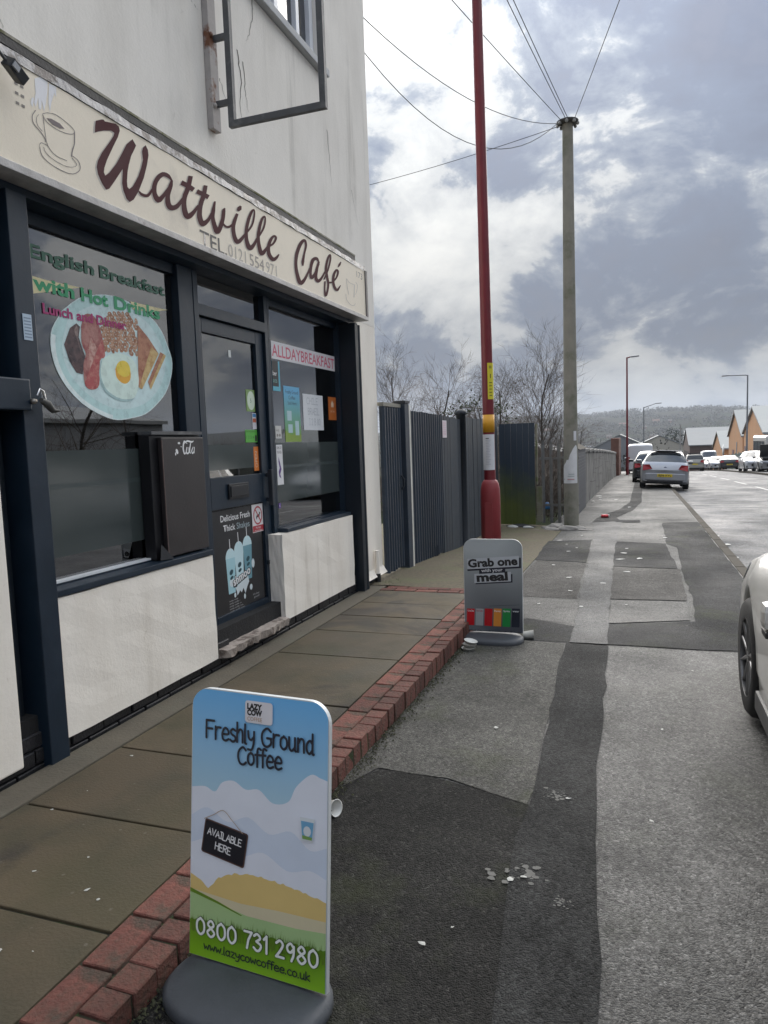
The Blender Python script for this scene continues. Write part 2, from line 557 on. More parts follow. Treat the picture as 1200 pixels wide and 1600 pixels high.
def render_mat(name, col, dirt, streak=0.5, bump=0.25):
    """painted masonry render with rain streaks, grime patches and trowel relief"""
    m = bpy.data.materials.new(name); m.use_nodes = True
    nt = m.node_tree; b = nt.nodes['Principled BSDF']
    tc = nt.nodes.new('ShaderNodeTexCoord'); co = tc.outputs['Object']
    mp = N(nt, 'ShaderNodeMapping', i_Scale=(1.0, 1.8, 0.6)); nt.links.new(co, mp.inputs[0])
    n1 = N(nt, 'ShaderNodeTexNoise', i_Scale=1.2, i_Detail=8.0, i_Roughness=0.65); nt.links.new(mp.outputs[0], n1.inputs['Vector'])
    n2 = N(nt, 'ShaderNodeTexNoise', i_Scale=1.0, i_Detail=8.0, i_Roughness=0.6); nt.links.new(co, n2.inputs['Vector'])
    n3 = N(nt, 'ShaderNodeTexNoise', i_Scale=45.0, i_Detail=6.0, i_Roughness=0.6); nt.links.new(co, n3.inputs['Vector'])
    f1 = ramp(nt, n1.outputs['Fac'], [(0.46, 0.0), (0.78, streak)])
    f2 = ramp(nt, n2.outputs['Fac'], [(0.45, 0.0), (0.8, streak * 0.8)])
    c = mixc(nt, f1, tuple(col), tuple(dirt))
    c = mixc(nt, f2, c, tuple(0.5 * (a + d) for a, d in zip(col, dirt)))
    mp2 = N(nt, 'ShaderNodeMapping', i_Scale=(1.0, 7.0, 0.35)); nt.links.new(co, mp2.inputs[0])
    n4 = N(nt, 'ShaderNodeTexNoise', i_Scale=1.0, i_Detail=5.0, i_Roughness=0.6); nt.links.new(mp2.outputs[0], n4.inputs['Vector'])
    f4 = math_n(nt, 'MULTIPLY', ramp(nt, n4.outputs['Fac'], [(0.56, 0.0), (0.68, 0.5)]), ramp(nt, n2.outputs['Fac'], [(0.42, 0.0), (0.58, 1.0)]))
    c = mixc(nt, f4, c, tuple(d * .85 for d in dirt))
    # scuffs and hairline marks
    w = N(nt, 'ShaderNodeTexNoise', i_Scale=7.0, i_Detail=9.0, i_Roughness=0.75, i_Distortion=1.2); nt.links.new(co, w.inputs['Vector'])
    f3 = ramp(nt, w.outputs['Fac'], [(0.63, 0.0), (0.69, 0.45)])
    c = mixc(nt, f3, c, tuple(dirt))
    nt.links.new(c, b.inputs['Base Color'])
    b.inputs['Roughness'].default_value = 0.85
    hh = math_n(nt, 'ADD', math_n(nt, 'MULTIPLY', n3.outputs['Fac'], 0.35), math_n(nt, 'MULTIPLY', n2.outputs['Fac'], 1.5))
    bp = N(nt, 'ShaderNodeBump', i_Strength=bump, i_Distance=0.02)
    nt.links.new(hh, bp.inputs['Height']); nt.links.new(bp.outputs[0], b.inputs['Normal'])
    MATS[name] = m
    return m


def glass_mat(name, ior=1.9, tint=(0.75, 0.8, 0.8), tr=0.9):
    m = bpy.data.materials.new(name); m.use_nodes = True
    nt = m.node_tree; nt.nodes.clear()
    out = nt.nodes.new('ShaderNodeOutputMaterial')
    tc = nt.nodes.new('ShaderNodeTexCoord')
    n = N(nt, 'ShaderNodeTexNoise', i_Scale=1.6, i_Detail=2.0); nt.links.new(tc.outputs['Object'], n.inputs['Vector'])
    bp = N(nt, 'ShaderNodeBump', i_Strength=0.02, i_Distance=0.05); nt.links.new(n.outputs['Fac'], bp.inputs['Height'])
    gl = N(nt, 'ShaderNodeBsdfGlossy', i_Roughness=0.01); nt.links.new(bp.outputs[0], gl.inputs['Normal'])
    tp = nt.nodes.new('ShaderNodeBsdfTransparent'); tp.inputs[0].default_value = (*[t * tr for t in tint], 1)
    fr = N(nt, 'ShaderNodeFresnel', i_IOR=ior)
    mx = nt.nodes.new('ShaderNodeMixShader')
    nt.links.new(fr.outputs[0], mx.inputs[0]); nt.links.new(tp.outputs[0], mx.inputs[1]); nt.links.new(gl.outputs[0], mx.inputs[2])
    nt.links.new(mx.outputs[0], out.inputs[0])
    MATS[name] = m
    return m


NAVY = mat('navy paint', (0.008, 0.019, 0.034), 0.40, var=0.18, vscale=6, bump=0.08, bscale=25)
NAVYD = mat('darker navy paint', (0.005, 0.010, 0.017), 0.55, var=0.25, vscale=8, bump=0.15, bscale=30)  # darker navy for small parts; also carries the shade of the side recess
RENDER = render_mat('grey painted render', (0.80, 0.765, 0.705), (0.50, 0.47, 0.42), 0.50, 0.30)
WHITE_R = render_mat('cream painted render', (0.87, 0.82, 0.735), (0.52, 0.45, 0.36), 0.38, 0.25)
GLASS = glass_mat('window glass', 3.3)
WATT_W=[(2.982,3.053),(2.986,3.081),(2.994,3.113),(3.037,3.136),(3.051,3.141),(3.06,3.136),(3.1,3.146),(3.141,3.156),(3.164,3.152),(3.169,3.134),(3.151,3.096),(3.108,3.032),(3.057,2.953),(3.033,2.906),(3.027,2.883),(3.036,2.87),(3.067,2.894),(3.127,2.96),(3.174,3.025),(3.215,3.084),(3.266,3.128),(3.292,3.106),(3.279,3.085),(3.246,3.037),(3.222,2.984),(3.208,2.943),(3.199,2.895),(3.2,2.868),(3.213,2.861),(3.24,2.881),(3.269,2.917),(3.295,2.953),(3.322,3.003),(3.343,3.052),(3.339,3.092),(3.348,3.114),(3.373,3.137),(3.39,3.12),(3.393,3.093),(3.374,3.035),(3.34,2.958),(3.295,2.884),(3.278,2.86),(3.244,2.818),(3.21,2.795),(3.186,2.805),(3.166,2.839),(3.16,2.873),(3.17,2.93),(3.17,2.946),(3.142,2.912),(3.096,2.857),(3.059,2.815),(3.035,2.803),(3.008,2.825),(2.984,2.86),(2.978,2.892),(2.99,2.926),(3.024,2.976),(3.083,3.045),(3.117,3.088),(3.125,3.106),(3.102,3.108),(3.048,3.088),(3.005,3.067)]
WATT_S=[
[(3.284,2.871,3.292,2.878),(3.289,2.867,3.3,2.876),(3.293,2.863,3.307,2.874),(3.3,2.859,3.314,2.872),(3.309,2.857,3.321,2.873),(3.321,2.857,3.331,2.873),(3.336,2.858,3.342,2.875),(3.352,2.862,3.353,2.877),(3.371,2.87,3.359,2.88),(3.385,2.882,3.367,2.886),(3.396,2.895,3.378,2.897),(3.406,2.908,3.389,2.909),(3.416,2.921,3.4,2.922)],
[(3.602,3.026,3.591,3.018),(3.596,3.032,3.58,3.021),(3.589,3.039,3.57,3.025),(3.582,3.045,3.559,3.027),(3.572,3.05,3.549,3.027),(3.559,3.052,3.539,3.027),(3.544,3.052,3.529,3.026),(3.527,3.049,3.52,3.024),(3.507,3.043,3.514,3.022),(3.488,3.032,3.506,3.017),(3.471,3.02,3.496,3.009),(3.456,3.007,3.484,3.0),(3.443,2.994,3.475,2.99),(3.432,2.981,3.466,2.98),(3.422,2.967,3.458,2.97),(3.414,2.953,3.452,2.959),(3.408,2.94,3.447,2.948),(3.404,2.927,3.445,2.938),(3.403,2.914,3.443,2.927),(3.403,2.902,3.443,2.918),(3.406,2.891,3.445,2.91),(3.41,2.881,3.451,2.903),(3.417,2.872,3.458,2.898),(3.427,2.864,3.464,2.895),(3.446,2.861,3.463,2.895),(3.473,2.872,3.456,2.892),(3.489,2.884,3.461,2.895),(3.5,2.896,3.472,2.903),(3.512,2.908,3.485,2.913),(3.524,2.921,3.499,2.925),(3.538,2.937,3.514,2.94),(3.552,2.953,3.529,2.955),(3.564,2.968,3.543,2.969),(3.574,2.982,3.554,2.982),(3.583,2.995,3.563,2.994),(3.591,3.008,3.572,3.007),(3.599,3.02,3.582,3.019)],
[(3.58,3.023,3.602,3.027),(3.575,3.014,3.601,3.02),(3.569,3.006,3.6,3.013),(3.564,2.998,3.599,3.004),(3.557,2.988,3.596,2.994),(3.55,2.975,3.589,2.98),(3.541,2.96,3.58,2.964),(3.532,2.943,3.572,2.949),(3.525,2.928,3.566,2.936),(3.52,2.913,3.564,2.925),(3.518,2.9,3.564,2.914),(3.517,2.887,3.565,2.905),(3.518,2.877,3.567,2.898),(3.522,2.868,3.57,2.892),(3.529,2.86,3.574,2.888),(3.541,2.855,3.577,2.887),(3.558,2.853,3.579,2.887),(3.578,2.857,3.582,2.887),(3.598,2.865,3.591,2.889),(3.619,2.875,3.602,2.894),(3.639,2.888,3.613,2.9),(3.656,2.904,3.628,2.91),(3.673,2.922,3.645,2.925),(3.688,2.939,3.663,2.942),(3.7,2.955,3.678,2.956),(3.71,2.967,3.688,2.967),(3.717,2.977,3.695,2.976),(3.723,2.986,3.702,2.985),(3.729,2.996,3.71,2.995)],
[(3.76,3.107,3.806,3.117),(3.752,3.089,3.798,3.098),(3.744,3.07,3.79,3.079),(3.736,3.052,3.782,3.06),(3.727,3.034,3.773,3.041),(3.717,3.017,3.761,3.022),(3.705,3.0,3.749,3.003),(3.693,2.982,3.738,2.987),(3.684,2.964,3.73,2.972),(3.678,2.947,3.725,2.958),(3.674,2.93,3.722,2.944),(3.671,2.915,3.721,2.93),(3.671,2.9,3.722,2.918),(3.673,2.887,3.724,2.907),(3.677,2.874,3.729,2.896),(3.683,2.862,3.734,2.888),(3.69,2.854,3.739,2.883),(3.704,2.849,3.738,2.883),(3.725,2.85,3.732,2.883),(3.744,2.857,3.73,2.883),(3.758,2.864,3.735,2.885),(3.772,2.874,3.744,2.889),(3.785,2.885,3.755,2.896),(3.798,2.897,3.769,2.905),(3.81,2.909,3.782,2.915),(3.822,2.922,3.795,2.925),(3.834,2.935,3.808,2.937),(3.845,2.949,3.822,2.95),(3.856,2.962,3.835,2.963)],
[(3.672,3.028,3.695,3.059),(3.688,3.028,3.711,3.059),(3.703,3.029,3.727,3.06),(3.718,3.029,3.743,3.061),(3.733,3.029,3.76,3.061),(3.746,3.029,3.776,3.06),(3.76,3.027,3.791,3.059),(3.775,3.026,3.806,3.057),(3.789,3.024,3.821,3.056)],
[(3.917,3.103,3.96,3.112),(3.909,3.086,3.954,3.095),(3.902,3.069,3.948,3.078),(3.894,3.052,3.941,3.061),(3.886,3.036,3.933,3.043),(3.876,3.019,3.923,3.025),(3.865,3.002,3.911,3.007),(3.853,2.983,3.901,2.989),(3.844,2.965,3.893,2.973),(3.836,2.947,3.887,2.958),(3.831,2.93,3.883,2.942),(3.827,2.913,3.88,2.928),(3.825,2.898,3.879,2.915),(3.827,2.884,3.882,2.905),(3.832,2.871,3.886,2.894),(3.839,2.86,3.892,2.886),(3.847,2.852,3.897,2.882),(3.863,2.848,3.894,2.883),(3.888,2.852,3.883,2.881),(3.904,2.86,3.882,2.881),(3.915,2.866,3.889,2.885),(3.926,2.874,3.899,2.889),(3.939,2.884,3.911,2.895),(3.952,2.896,3.923,2.903),(3.964,2.908,3.935,2.911),(3.975,2.92,3.946,2.921),(3.984,2.933,3.956,2.933),(3.993,2.946,3.967,2.945),(4.002,2.959,3.978,2.958)],
[(3.828,3.027,3.851,3.058),(3.844,3.028,3.867,3.058),(3.859,3.028,3.882,3.059),(3.875,3.029,3.898,3.06),(3.89,3.03,3.915,3.061),(3.904,3.03,3.931,3.061),(3.919,3.03,3.946,3.061),(3.935,3.03,3.962,3.061),(3.95,3.03,3.977,3.061)],
[(4.024,3.04,4.044,3.044),(4.015,3.024,4.041,3.03),(4.006,3.009,4.037,3.015),(3.997,2.994,4.034,3.001),(3.989,2.979,4.032,2.988),(3.984,2.966,4.028,2.975),(3.979,2.954,4.024,2.964),(3.976,2.942,4.021,2.953),(3.975,2.929,4.02,2.943),(3.976,2.916,4.022,2.933),(3.979,2.904,4.026,2.922),(3.984,2.892,4.032,2.912),(3.989,2.881,4.038,2.902),(3.993,2.87,4.045,2.893),(3.999,2.859,4.053,2.884),(4.006,2.849,4.06,2.879),(4.024,2.843,4.058,2.88),(4.062,2.854,4.035,2.874),(4.08,2.868,4.034,2.873),(4.09,2.88,4.042,2.88),(4.099,2.892,4.051,2.89),(4.109,2.907,4.062,2.904),(4.12,2.925,4.073,2.921),(4.13,2.944,4.084,2.938),(4.138,2.961,4.094,2.954),(4.144,2.978,4.099,2.968),(4.148,2.993,4.103,2.983),(4.151,3.007,4.107,2.996),(4.153,3.017,4.111,3.008),(4.153,3.022,4.119,3.018),(4.153,3.025,4.127,3.025),(4.153,3.029,4.135,3.029),(4.155,3.034,4.141,3.034)],
[(4.103,2.926,4.119,2.937),(4.111,2.922,4.128,2.934),(4.119,2.918,4.138,2.93),(4.128,2.914,4.146,2.928),(4.14,2.912,4.154,2.928),(4.153,2.913,4.162,2.928),(4.167,2.915,4.17,2.93),(4.181,2.919,4.178,2.933),(4.196,2.925,4.187,2.936),(4.21,2.932,4.196,2.94),(4.223,2.941,4.207,2.947),(4.234,2.949,4.219,2.955),(4.246,2.957,4.232,2.963)],
[(4.285,3.041,4.315,3.043),(4.273,3.026,4.307,3.029),(4.261,3.012,4.298,3.015),(4.249,2.998,4.29,3.001),(4.238,2.983,4.283,2.989),(4.23,2.97,4.276,2.976),(4.223,2.956,4.27,2.964),(4.217,2.942,4.265,2.952),(4.214,2.928,4.263,2.941),(4.214,2.913,4.263,2.927),(4.216,2.897,4.265,2.913),(4.22,2.882,4.269,2.9),(4.225,2.87,4.274,2.89),(4.231,2.86,4.281,2.882),(4.239,2.852,4.287,2.877),(4.25,2.845,4.293,2.875),(4.268,2.842,4.294,2.875),(4.294,2.848,4.288,2.874),(4.315,2.857,4.29,2.874),(4.329,2.867,4.299,2.878),(4.344,2.878,4.311,2.886),(4.358,2.89,4.326,2.896),(4.373,2.905,4.344,2.909),(4.387,2.92,4.362,2.923),(4.402,2.935,4.381,2.937)],
[(4.316,3.06,4.295,3.063),(4.325,3.065,4.299,3.069),(4.335,3.07,4.302,3.075),(4.345,3.076,4.305,3.08),(4.356,3.082,4.306,3.084),(4.359,3.09,4.314,3.089),(4.36,3.096,4.322,3.094),(4.361,3.101,4.331,3.1),(4.361,3.107,4.34,3.106)],
[(4.394,2.927,4.376,2.93),(4.42,2.948,4.401,2.951),(4.447,2.97,4.428,2.973),(4.474,2.992,4.452,2.994),(4.496,3.014,4.472,3.013),(4.512,3.035,4.487,3.033),(4.524,3.056,4.498,3.052),(4.533,3.074,4.507,3.07),(4.539,3.091,4.514,3.086),(4.543,3.106,4.519,3.1),(4.544,3.119,4.523,3.113),(4.543,3.13,4.524,3.123),(4.539,3.136,4.523,3.127),(4.525,3.137,4.524,3.126),(4.508,3.13,4.523,3.124),(4.493,3.121,4.517,3.118),(4.479,3.109,4.509,3.109),(4.465,3.095,4.499,3.097),(4.451,3.077,4.487,3.08),(4.436,3.058,4.476,3.062),(4.423,3.039,4.466,3.045),(4.413,3.02,4.455,3.026),(4.403,3.001,4.446,3.008),(4.394,2.981,4.437,2.989),(4.387,2.963,4.431,2.972),(4.382,2.945,4.427,2.956),(4.379,2.929,4.426,2.941),(4.378,2.913,4.426,2.927),(4.378,2.899,4.427,2.914),(4.381,2.885,4.432,2.903),(4.385,2.872,4.439,2.892),(4.391,2.86,4.447,2.884),(4.397,2.851,4.455,2.878),(4.406,2.845,4.459,2.874),(4.418,2.841,4.461,2.874),(4.44,2.841,4.453,2.873),(4.467,2.849,4.445,2.871),(4.486,2.86,4.45,2.872),(4.501,2.873,4.462,2.88),(4.515,2.886,4.477,2.89),(4.527,2.899,4.491,2.901),(4.538,2.911,4.504,2.912),(4.548,2.925,4.516,2.924),(4.558,2.938,4.529,2.937),(4.567,2.951,4.542,2.95)],
[(4.562,2.943,4.541,2.944),(4.586,2.965,4.565,2.966),(4.612,2.988,4.589,2.989),(4.636,3.011,4.612,3.011),(4.657,3.032,4.631,3.031),(4.671,3.051,4.644,3.048),(4.681,3.068,4.654,3.064),(4.689,3.083,4.662,3.078),(4.694,3.097,4.667,3.091),(4.696,3.109,4.671,3.103),(4.697,3.121,4.674,3.114),(4.694,3.13,4.674,3.122),(4.687,3.135,4.673,3.125),(4.669,3.132,4.676,3.124),(4.652,3.124,4.671,3.119),(4.637,3.113,4.662,3.111),(4.622,3.1,4.654,3.101),(4.609,3.085,4.645,3.089),(4.597,3.068,4.636,3.073),(4.585,3.049,4.626,3.055),(4.575,3.031,4.618,3.038),(4.566,3.012,4.609,3.02),(4.557,2.993,4.601,3.001),(4.549,2.973,4.595,2.983),(4.545,2.954,4.592,2.966),(4.543,2.936,4.592,2.949),(4.545,2.918,4.594,2.933),(4.548,2.901,4.599,2.917),(4.552,2.886,4.604,2.904),(4.556,2.873,4.611,2.892),(4.561,2.86,4.618,2.882),(4.569,2.849,4.625,2.876),(4.59,2.841,4.622,2.876),(4.631,2.852,4.606,2.872),(4.652,2.866,4.613,2.875),(4.666,2.879,4.629,2.885),(4.679,2.891,4.645,2.896),(4.692,2.902,4.659,2.906),(4.705,2.915,4.674,2.917),(4.717,2.928,4.69,2.93),(4.73,2.94,4.705,2.942)],
[(4.719,2.926,4.705,2.935),(4.739,2.936,4.726,2.945),(4.761,2.946,4.747,2.955),(4.782,2.957,4.765,2.964),(4.802,2.969,4.78,2.973),(4.82,2.984,4.793,2.985),(4.835,2.999,4.805,2.998),(4.847,3.013,4.814,3.009),(4.854,3.025,4.817,3.016),(4.85,3.034,4.816,3.019),(4.838,3.038,4.813,3.02),(4.821,3.038,4.809,3.021),(4.8,3.033,4.808,3.021),(4.781,3.024,4.803,3.017),(4.763,3.013,4.793,3.009),(4.747,3.0,4.783,2.999),(4.731,2.987,4.773,2.987),(4.718,2.972,4.762,2.975),(4.705,2.955,4.752,2.96),(4.694,2.938,4.743,2.945),(4.686,2.922,4.738,2.932),(4.682,2.907,4.736,2.92),(4.682,2.893,4.736,2.908),(4.684,2.879,4.74,2.897),(4.69,2.867,4.745,2.889),(4.701,2.857,4.754,2.882),(4.717,2.848,4.766,2.876),(4.736,2.842,4.779,2.872),(4.76,2.84,4.785,2.872),(4.791,2.847,4.783,2.87),(4.815,2.858,4.789,2.872),(4.831,2.868,4.803,2.878),(4.845,2.878,4.816,2.885),(4.856,2.887,4.828,2.891),(4.864,2.897,4.84,2.899),(4.872,2.906,4.852,2.907),(4.879,2.914,4.865,2.915)],
[(5.286,2.922,5.258,2.916),(5.289,2.93,5.255,2.922),(5.292,2.937,5.251,2.928),(5.296,2.945,5.249,2.936),(5.302,2.956,5.249,2.947),(5.306,2.97,5.258,2.963),(5.313,2.989,5.27,2.982),(5.32,3.009,5.282,3.003),(5.328,3.027,5.294,3.022),(5.339,3.045,5.304,3.04),(5.351,3.063,5.314,3.058),(5.362,3.081,5.323,3.075),(5.368,3.097,5.327,3.088),(5.368,3.111,5.326,3.099),(5.364,3.124,5.322,3.109),(5.355,3.133,5.316,3.115),(5.333,3.137,5.316,3.116),(5.3,3.129,5.319,3.115),(5.273,3.116,5.308,3.108),(5.248,3.1,5.293,3.096),(5.224,3.082,5.278,3.082),(5.203,3.062,5.26,3.064),(5.183,3.038,5.24,3.042),(5.164,3.014,5.222,3.019),(5.148,2.99,5.207,2.997),(5.137,2.968,5.195,2.977),(5.129,2.946,5.186,2.956),(5.124,2.925,5.179,2.936),(5.121,2.904,5.175,2.916),(5.12,2.884,5.175,2.898),(5.121,2.864,5.178,2.879),(5.125,2.845,5.183,2.862),(5.131,2.827,5.191,2.845),(5.139,2.808,5.202,2.827),(5.149,2.787,5.215,2.809),(5.162,2.77,5.229,2.796),(5.186,2.758,5.237,2.793),(5.239,2.765,5.22,2.79),(5.272,2.782,5.229,2.794),(5.295,2.799,5.249,2.806),(5.314,2.815,5.271,2.819),(5.332,2.832,5.29,2.833),(5.349,2.85,5.31,2.85),(5.365,2.869,5.329,2.868),(5.378,2.884,5.346,2.884),(5.389,2.897,5.358,2.896),(5.398,2.909,5.369,2.907),(5.406,2.919,5.378,2.918),(5.415,2.93,5.388,2.928)],
[(5.597,3.022,5.573,3.011),(5.59,3.029,5.558,3.014),(5.584,3.037,5.544,3.019),(5.573,3.044,5.532,3.021),(5.554,3.048,5.526,3.019),(5.525,3.044,5.522,3.018),(5.497,3.036,5.514,3.016),(5.469,3.024,5.506,3.012),(5.444,3.01,5.498,3.006),(5.428,2.993,5.486,2.996),(5.415,2.975,5.473,2.981),(5.405,2.957,5.461,2.964),(5.397,2.94,5.451,2.948),(5.39,2.923,5.444,2.932),(5.386,2.905,5.439,2.914),(5.384,2.888,5.435,2.899),(5.385,2.875,5.434,2.886),(5.385,2.864,5.438,2.878),(5.387,2.854,5.443,2.872),(5.399,2.845,5.444,2.872),(5.438,2.848,5.424,2.871),(5.465,2.861,5.425,2.871),(5.484,2.875,5.441,2.88),(5.503,2.892,5.462,2.894),(5.521,2.91,5.483,2.91),(5.54,2.931,5.503,2.929),(5.56,2.954,5.524,2.952),(5.58,2.979,5.546,2.977),(5.599,3.003,5.568,3.001)],
[(5.566,3.018,5.605,3.022),(5.55,2.997,5.593,3.002),(5.534,2.976,5.581,2.981),(5.518,2.956,5.57,2.962),(5.505,2.936,5.562,2.944),(5.496,2.917,5.553,2.926),(5.487,2.899,5.546,2.908),(5.482,2.881,5.542,2.893),(5.481,2.867,5.542,2.882),(5.487,2.855,5.547,2.876),(5.5,2.846,5.554,2.872),(5.521,2.841,5.56,2.871),(5.553,2.843,5.557,2.871),(5.585,2.854,5.556,2.87),(5.607,2.867,5.57,2.876),(5.627,2.88,5.589,2.886),(5.645,2.895,5.609,2.898),(5.664,2.911,5.629,2.912),(5.684,2.929,5.65,2.929),(5.703,2.948,5.671,2.948),(5.722,2.966,5.693,2.966)],
[(5.688,2.894,5.662,2.893),(5.712,2.917,5.684,2.916),(5.736,2.941,5.707,2.94),(5.76,2.966,5.728,2.964),(5.782,2.99,5.748,2.987),(5.802,3.017,5.766,3.013),(5.821,3.044,5.783,3.039),(5.837,3.069,5.798,3.064),(5.848,3.091,5.807,3.084),(5.853,3.108,5.813,3.1),(5.853,3.123,5.814,3.113),(5.849,3.133,5.812,3.12),(5.831,3.138,5.819,3.121),(5.8,3.126,5.83,3.123),(5.783,3.114,5.82,3.114),(5.766,3.098,5.807,3.101),(5.751,3.08,5.795,3.085),(5.736,3.06,5.782,3.065),(5.721,3.036,5.768,3.042),(5.708,3.011,5.757,3.019),(5.699,2.99,5.75,2.999),(5.698,2.971,5.75,2.984),(5.702,2.955,5.754,2.97),(5.707,2.941,5.76,2.956),(5.713,2.927,5.767,2.942),(5.72,2.912,5.771,2.927),(5.729,2.898,5.778,2.912),(5.736,2.885,5.783,2.896),(5.74,2.87,5.784,2.88),(5.737,2.854,5.781,2.861),(5.731,2.837,5.774,2.843),(5.723,2.819,5.765,2.824),(5.714,2.804,5.756,2.808),(5.704,2.79,5.746,2.793),(5.693,2.777,5.734,2.778),(5.684,2.769,5.72,2.765),(5.706,2.774,5.68,2.753),(5.708,2.774,5.666,2.762),(5.703,2.784,5.664,2.775),(5.699,2.798,5.663,2.791),(5.697,2.813,5.664,2.807),(5.698,2.83,5.666,2.824),(5.702,2.848,5.67,2.842),(5.707,2.867,5.675,2.862),(5.711,2.886,5.679,2.88)],
[(5.76,2.881,5.766,2.895),(5.775,2.883,5.781,2.897),(5.79,2.885,5.796,2.899),(5.806,2.887,5.809,2.902),(5.824,2.891,5.821,2.904),(5.84,2.895,5.832,2.907),(5.855,2.901,5.843,2.911),(5.869,2.905,5.856,2.915),(5.881,2.91,5.87,2.92)],
[(5.876,2.907,5.851,2.911),(5.899,2.921,5.874,2.925),(5.923,2.936,5.897,2.939),(5.947,2.951,5.917,2.953),(5.967,2.966,5.934,2.966),(5.984,2.982,5.946,2.98),(5.998,2.999,5.957,2.995),(6.008,3.014,5.964,3.008),(6.012,3.027,5.965,3.016),(6.006,3.036,5.963,3.02),(5.991,3.041,5.958,3.021),(5.965,3.041,5.956,3.022),(5.934,3.031,5.961,3.023),(5.913,3.018,5.953,3.017),(5.894,3.003,5.94,3.004),(5.876,2.986,5.926,2.989),(5.862,2.969,5.917,2.975),(5.853,2.952,5.909,2.961),(5.847,2.936,5.903,2.945),(5.843,2.919,5.9,2.93),(5.843,2.904,5.9,2.917),(5.847,2.89,5.904,2.905),(5.854,2.876,5.911,2.893),(5.863,2.865,5.92,2.883),(5.875,2.855,5.93,2.877),(5.889,2.849,5.939,2.872),(5.908,2.845,5.947,2.869),(5.935,2.845,5.949,2.869),(5.971,2.853,5.946,2.868),(5.994,2.867,5.958,2.872),(6.011,2.883,5.98,2.884),(6.027,2.899,6.004,2.9),(6.042,2.914,6.029,2.915)],
[(6.059,3.124,6.076,3.124),(6.046,3.116,6.07,3.116),(6.033,3.108,6.064,3.108),(6.021,3.1,6.058,3.1),(6.009,3.092,6.053,3.093),(6.004,3.085,6.041,3.086),(5.999,3.078,6.03,3.079),(5.995,3.072,6.019,3.072),(5.991,3.065,6.008,3.065)],
]
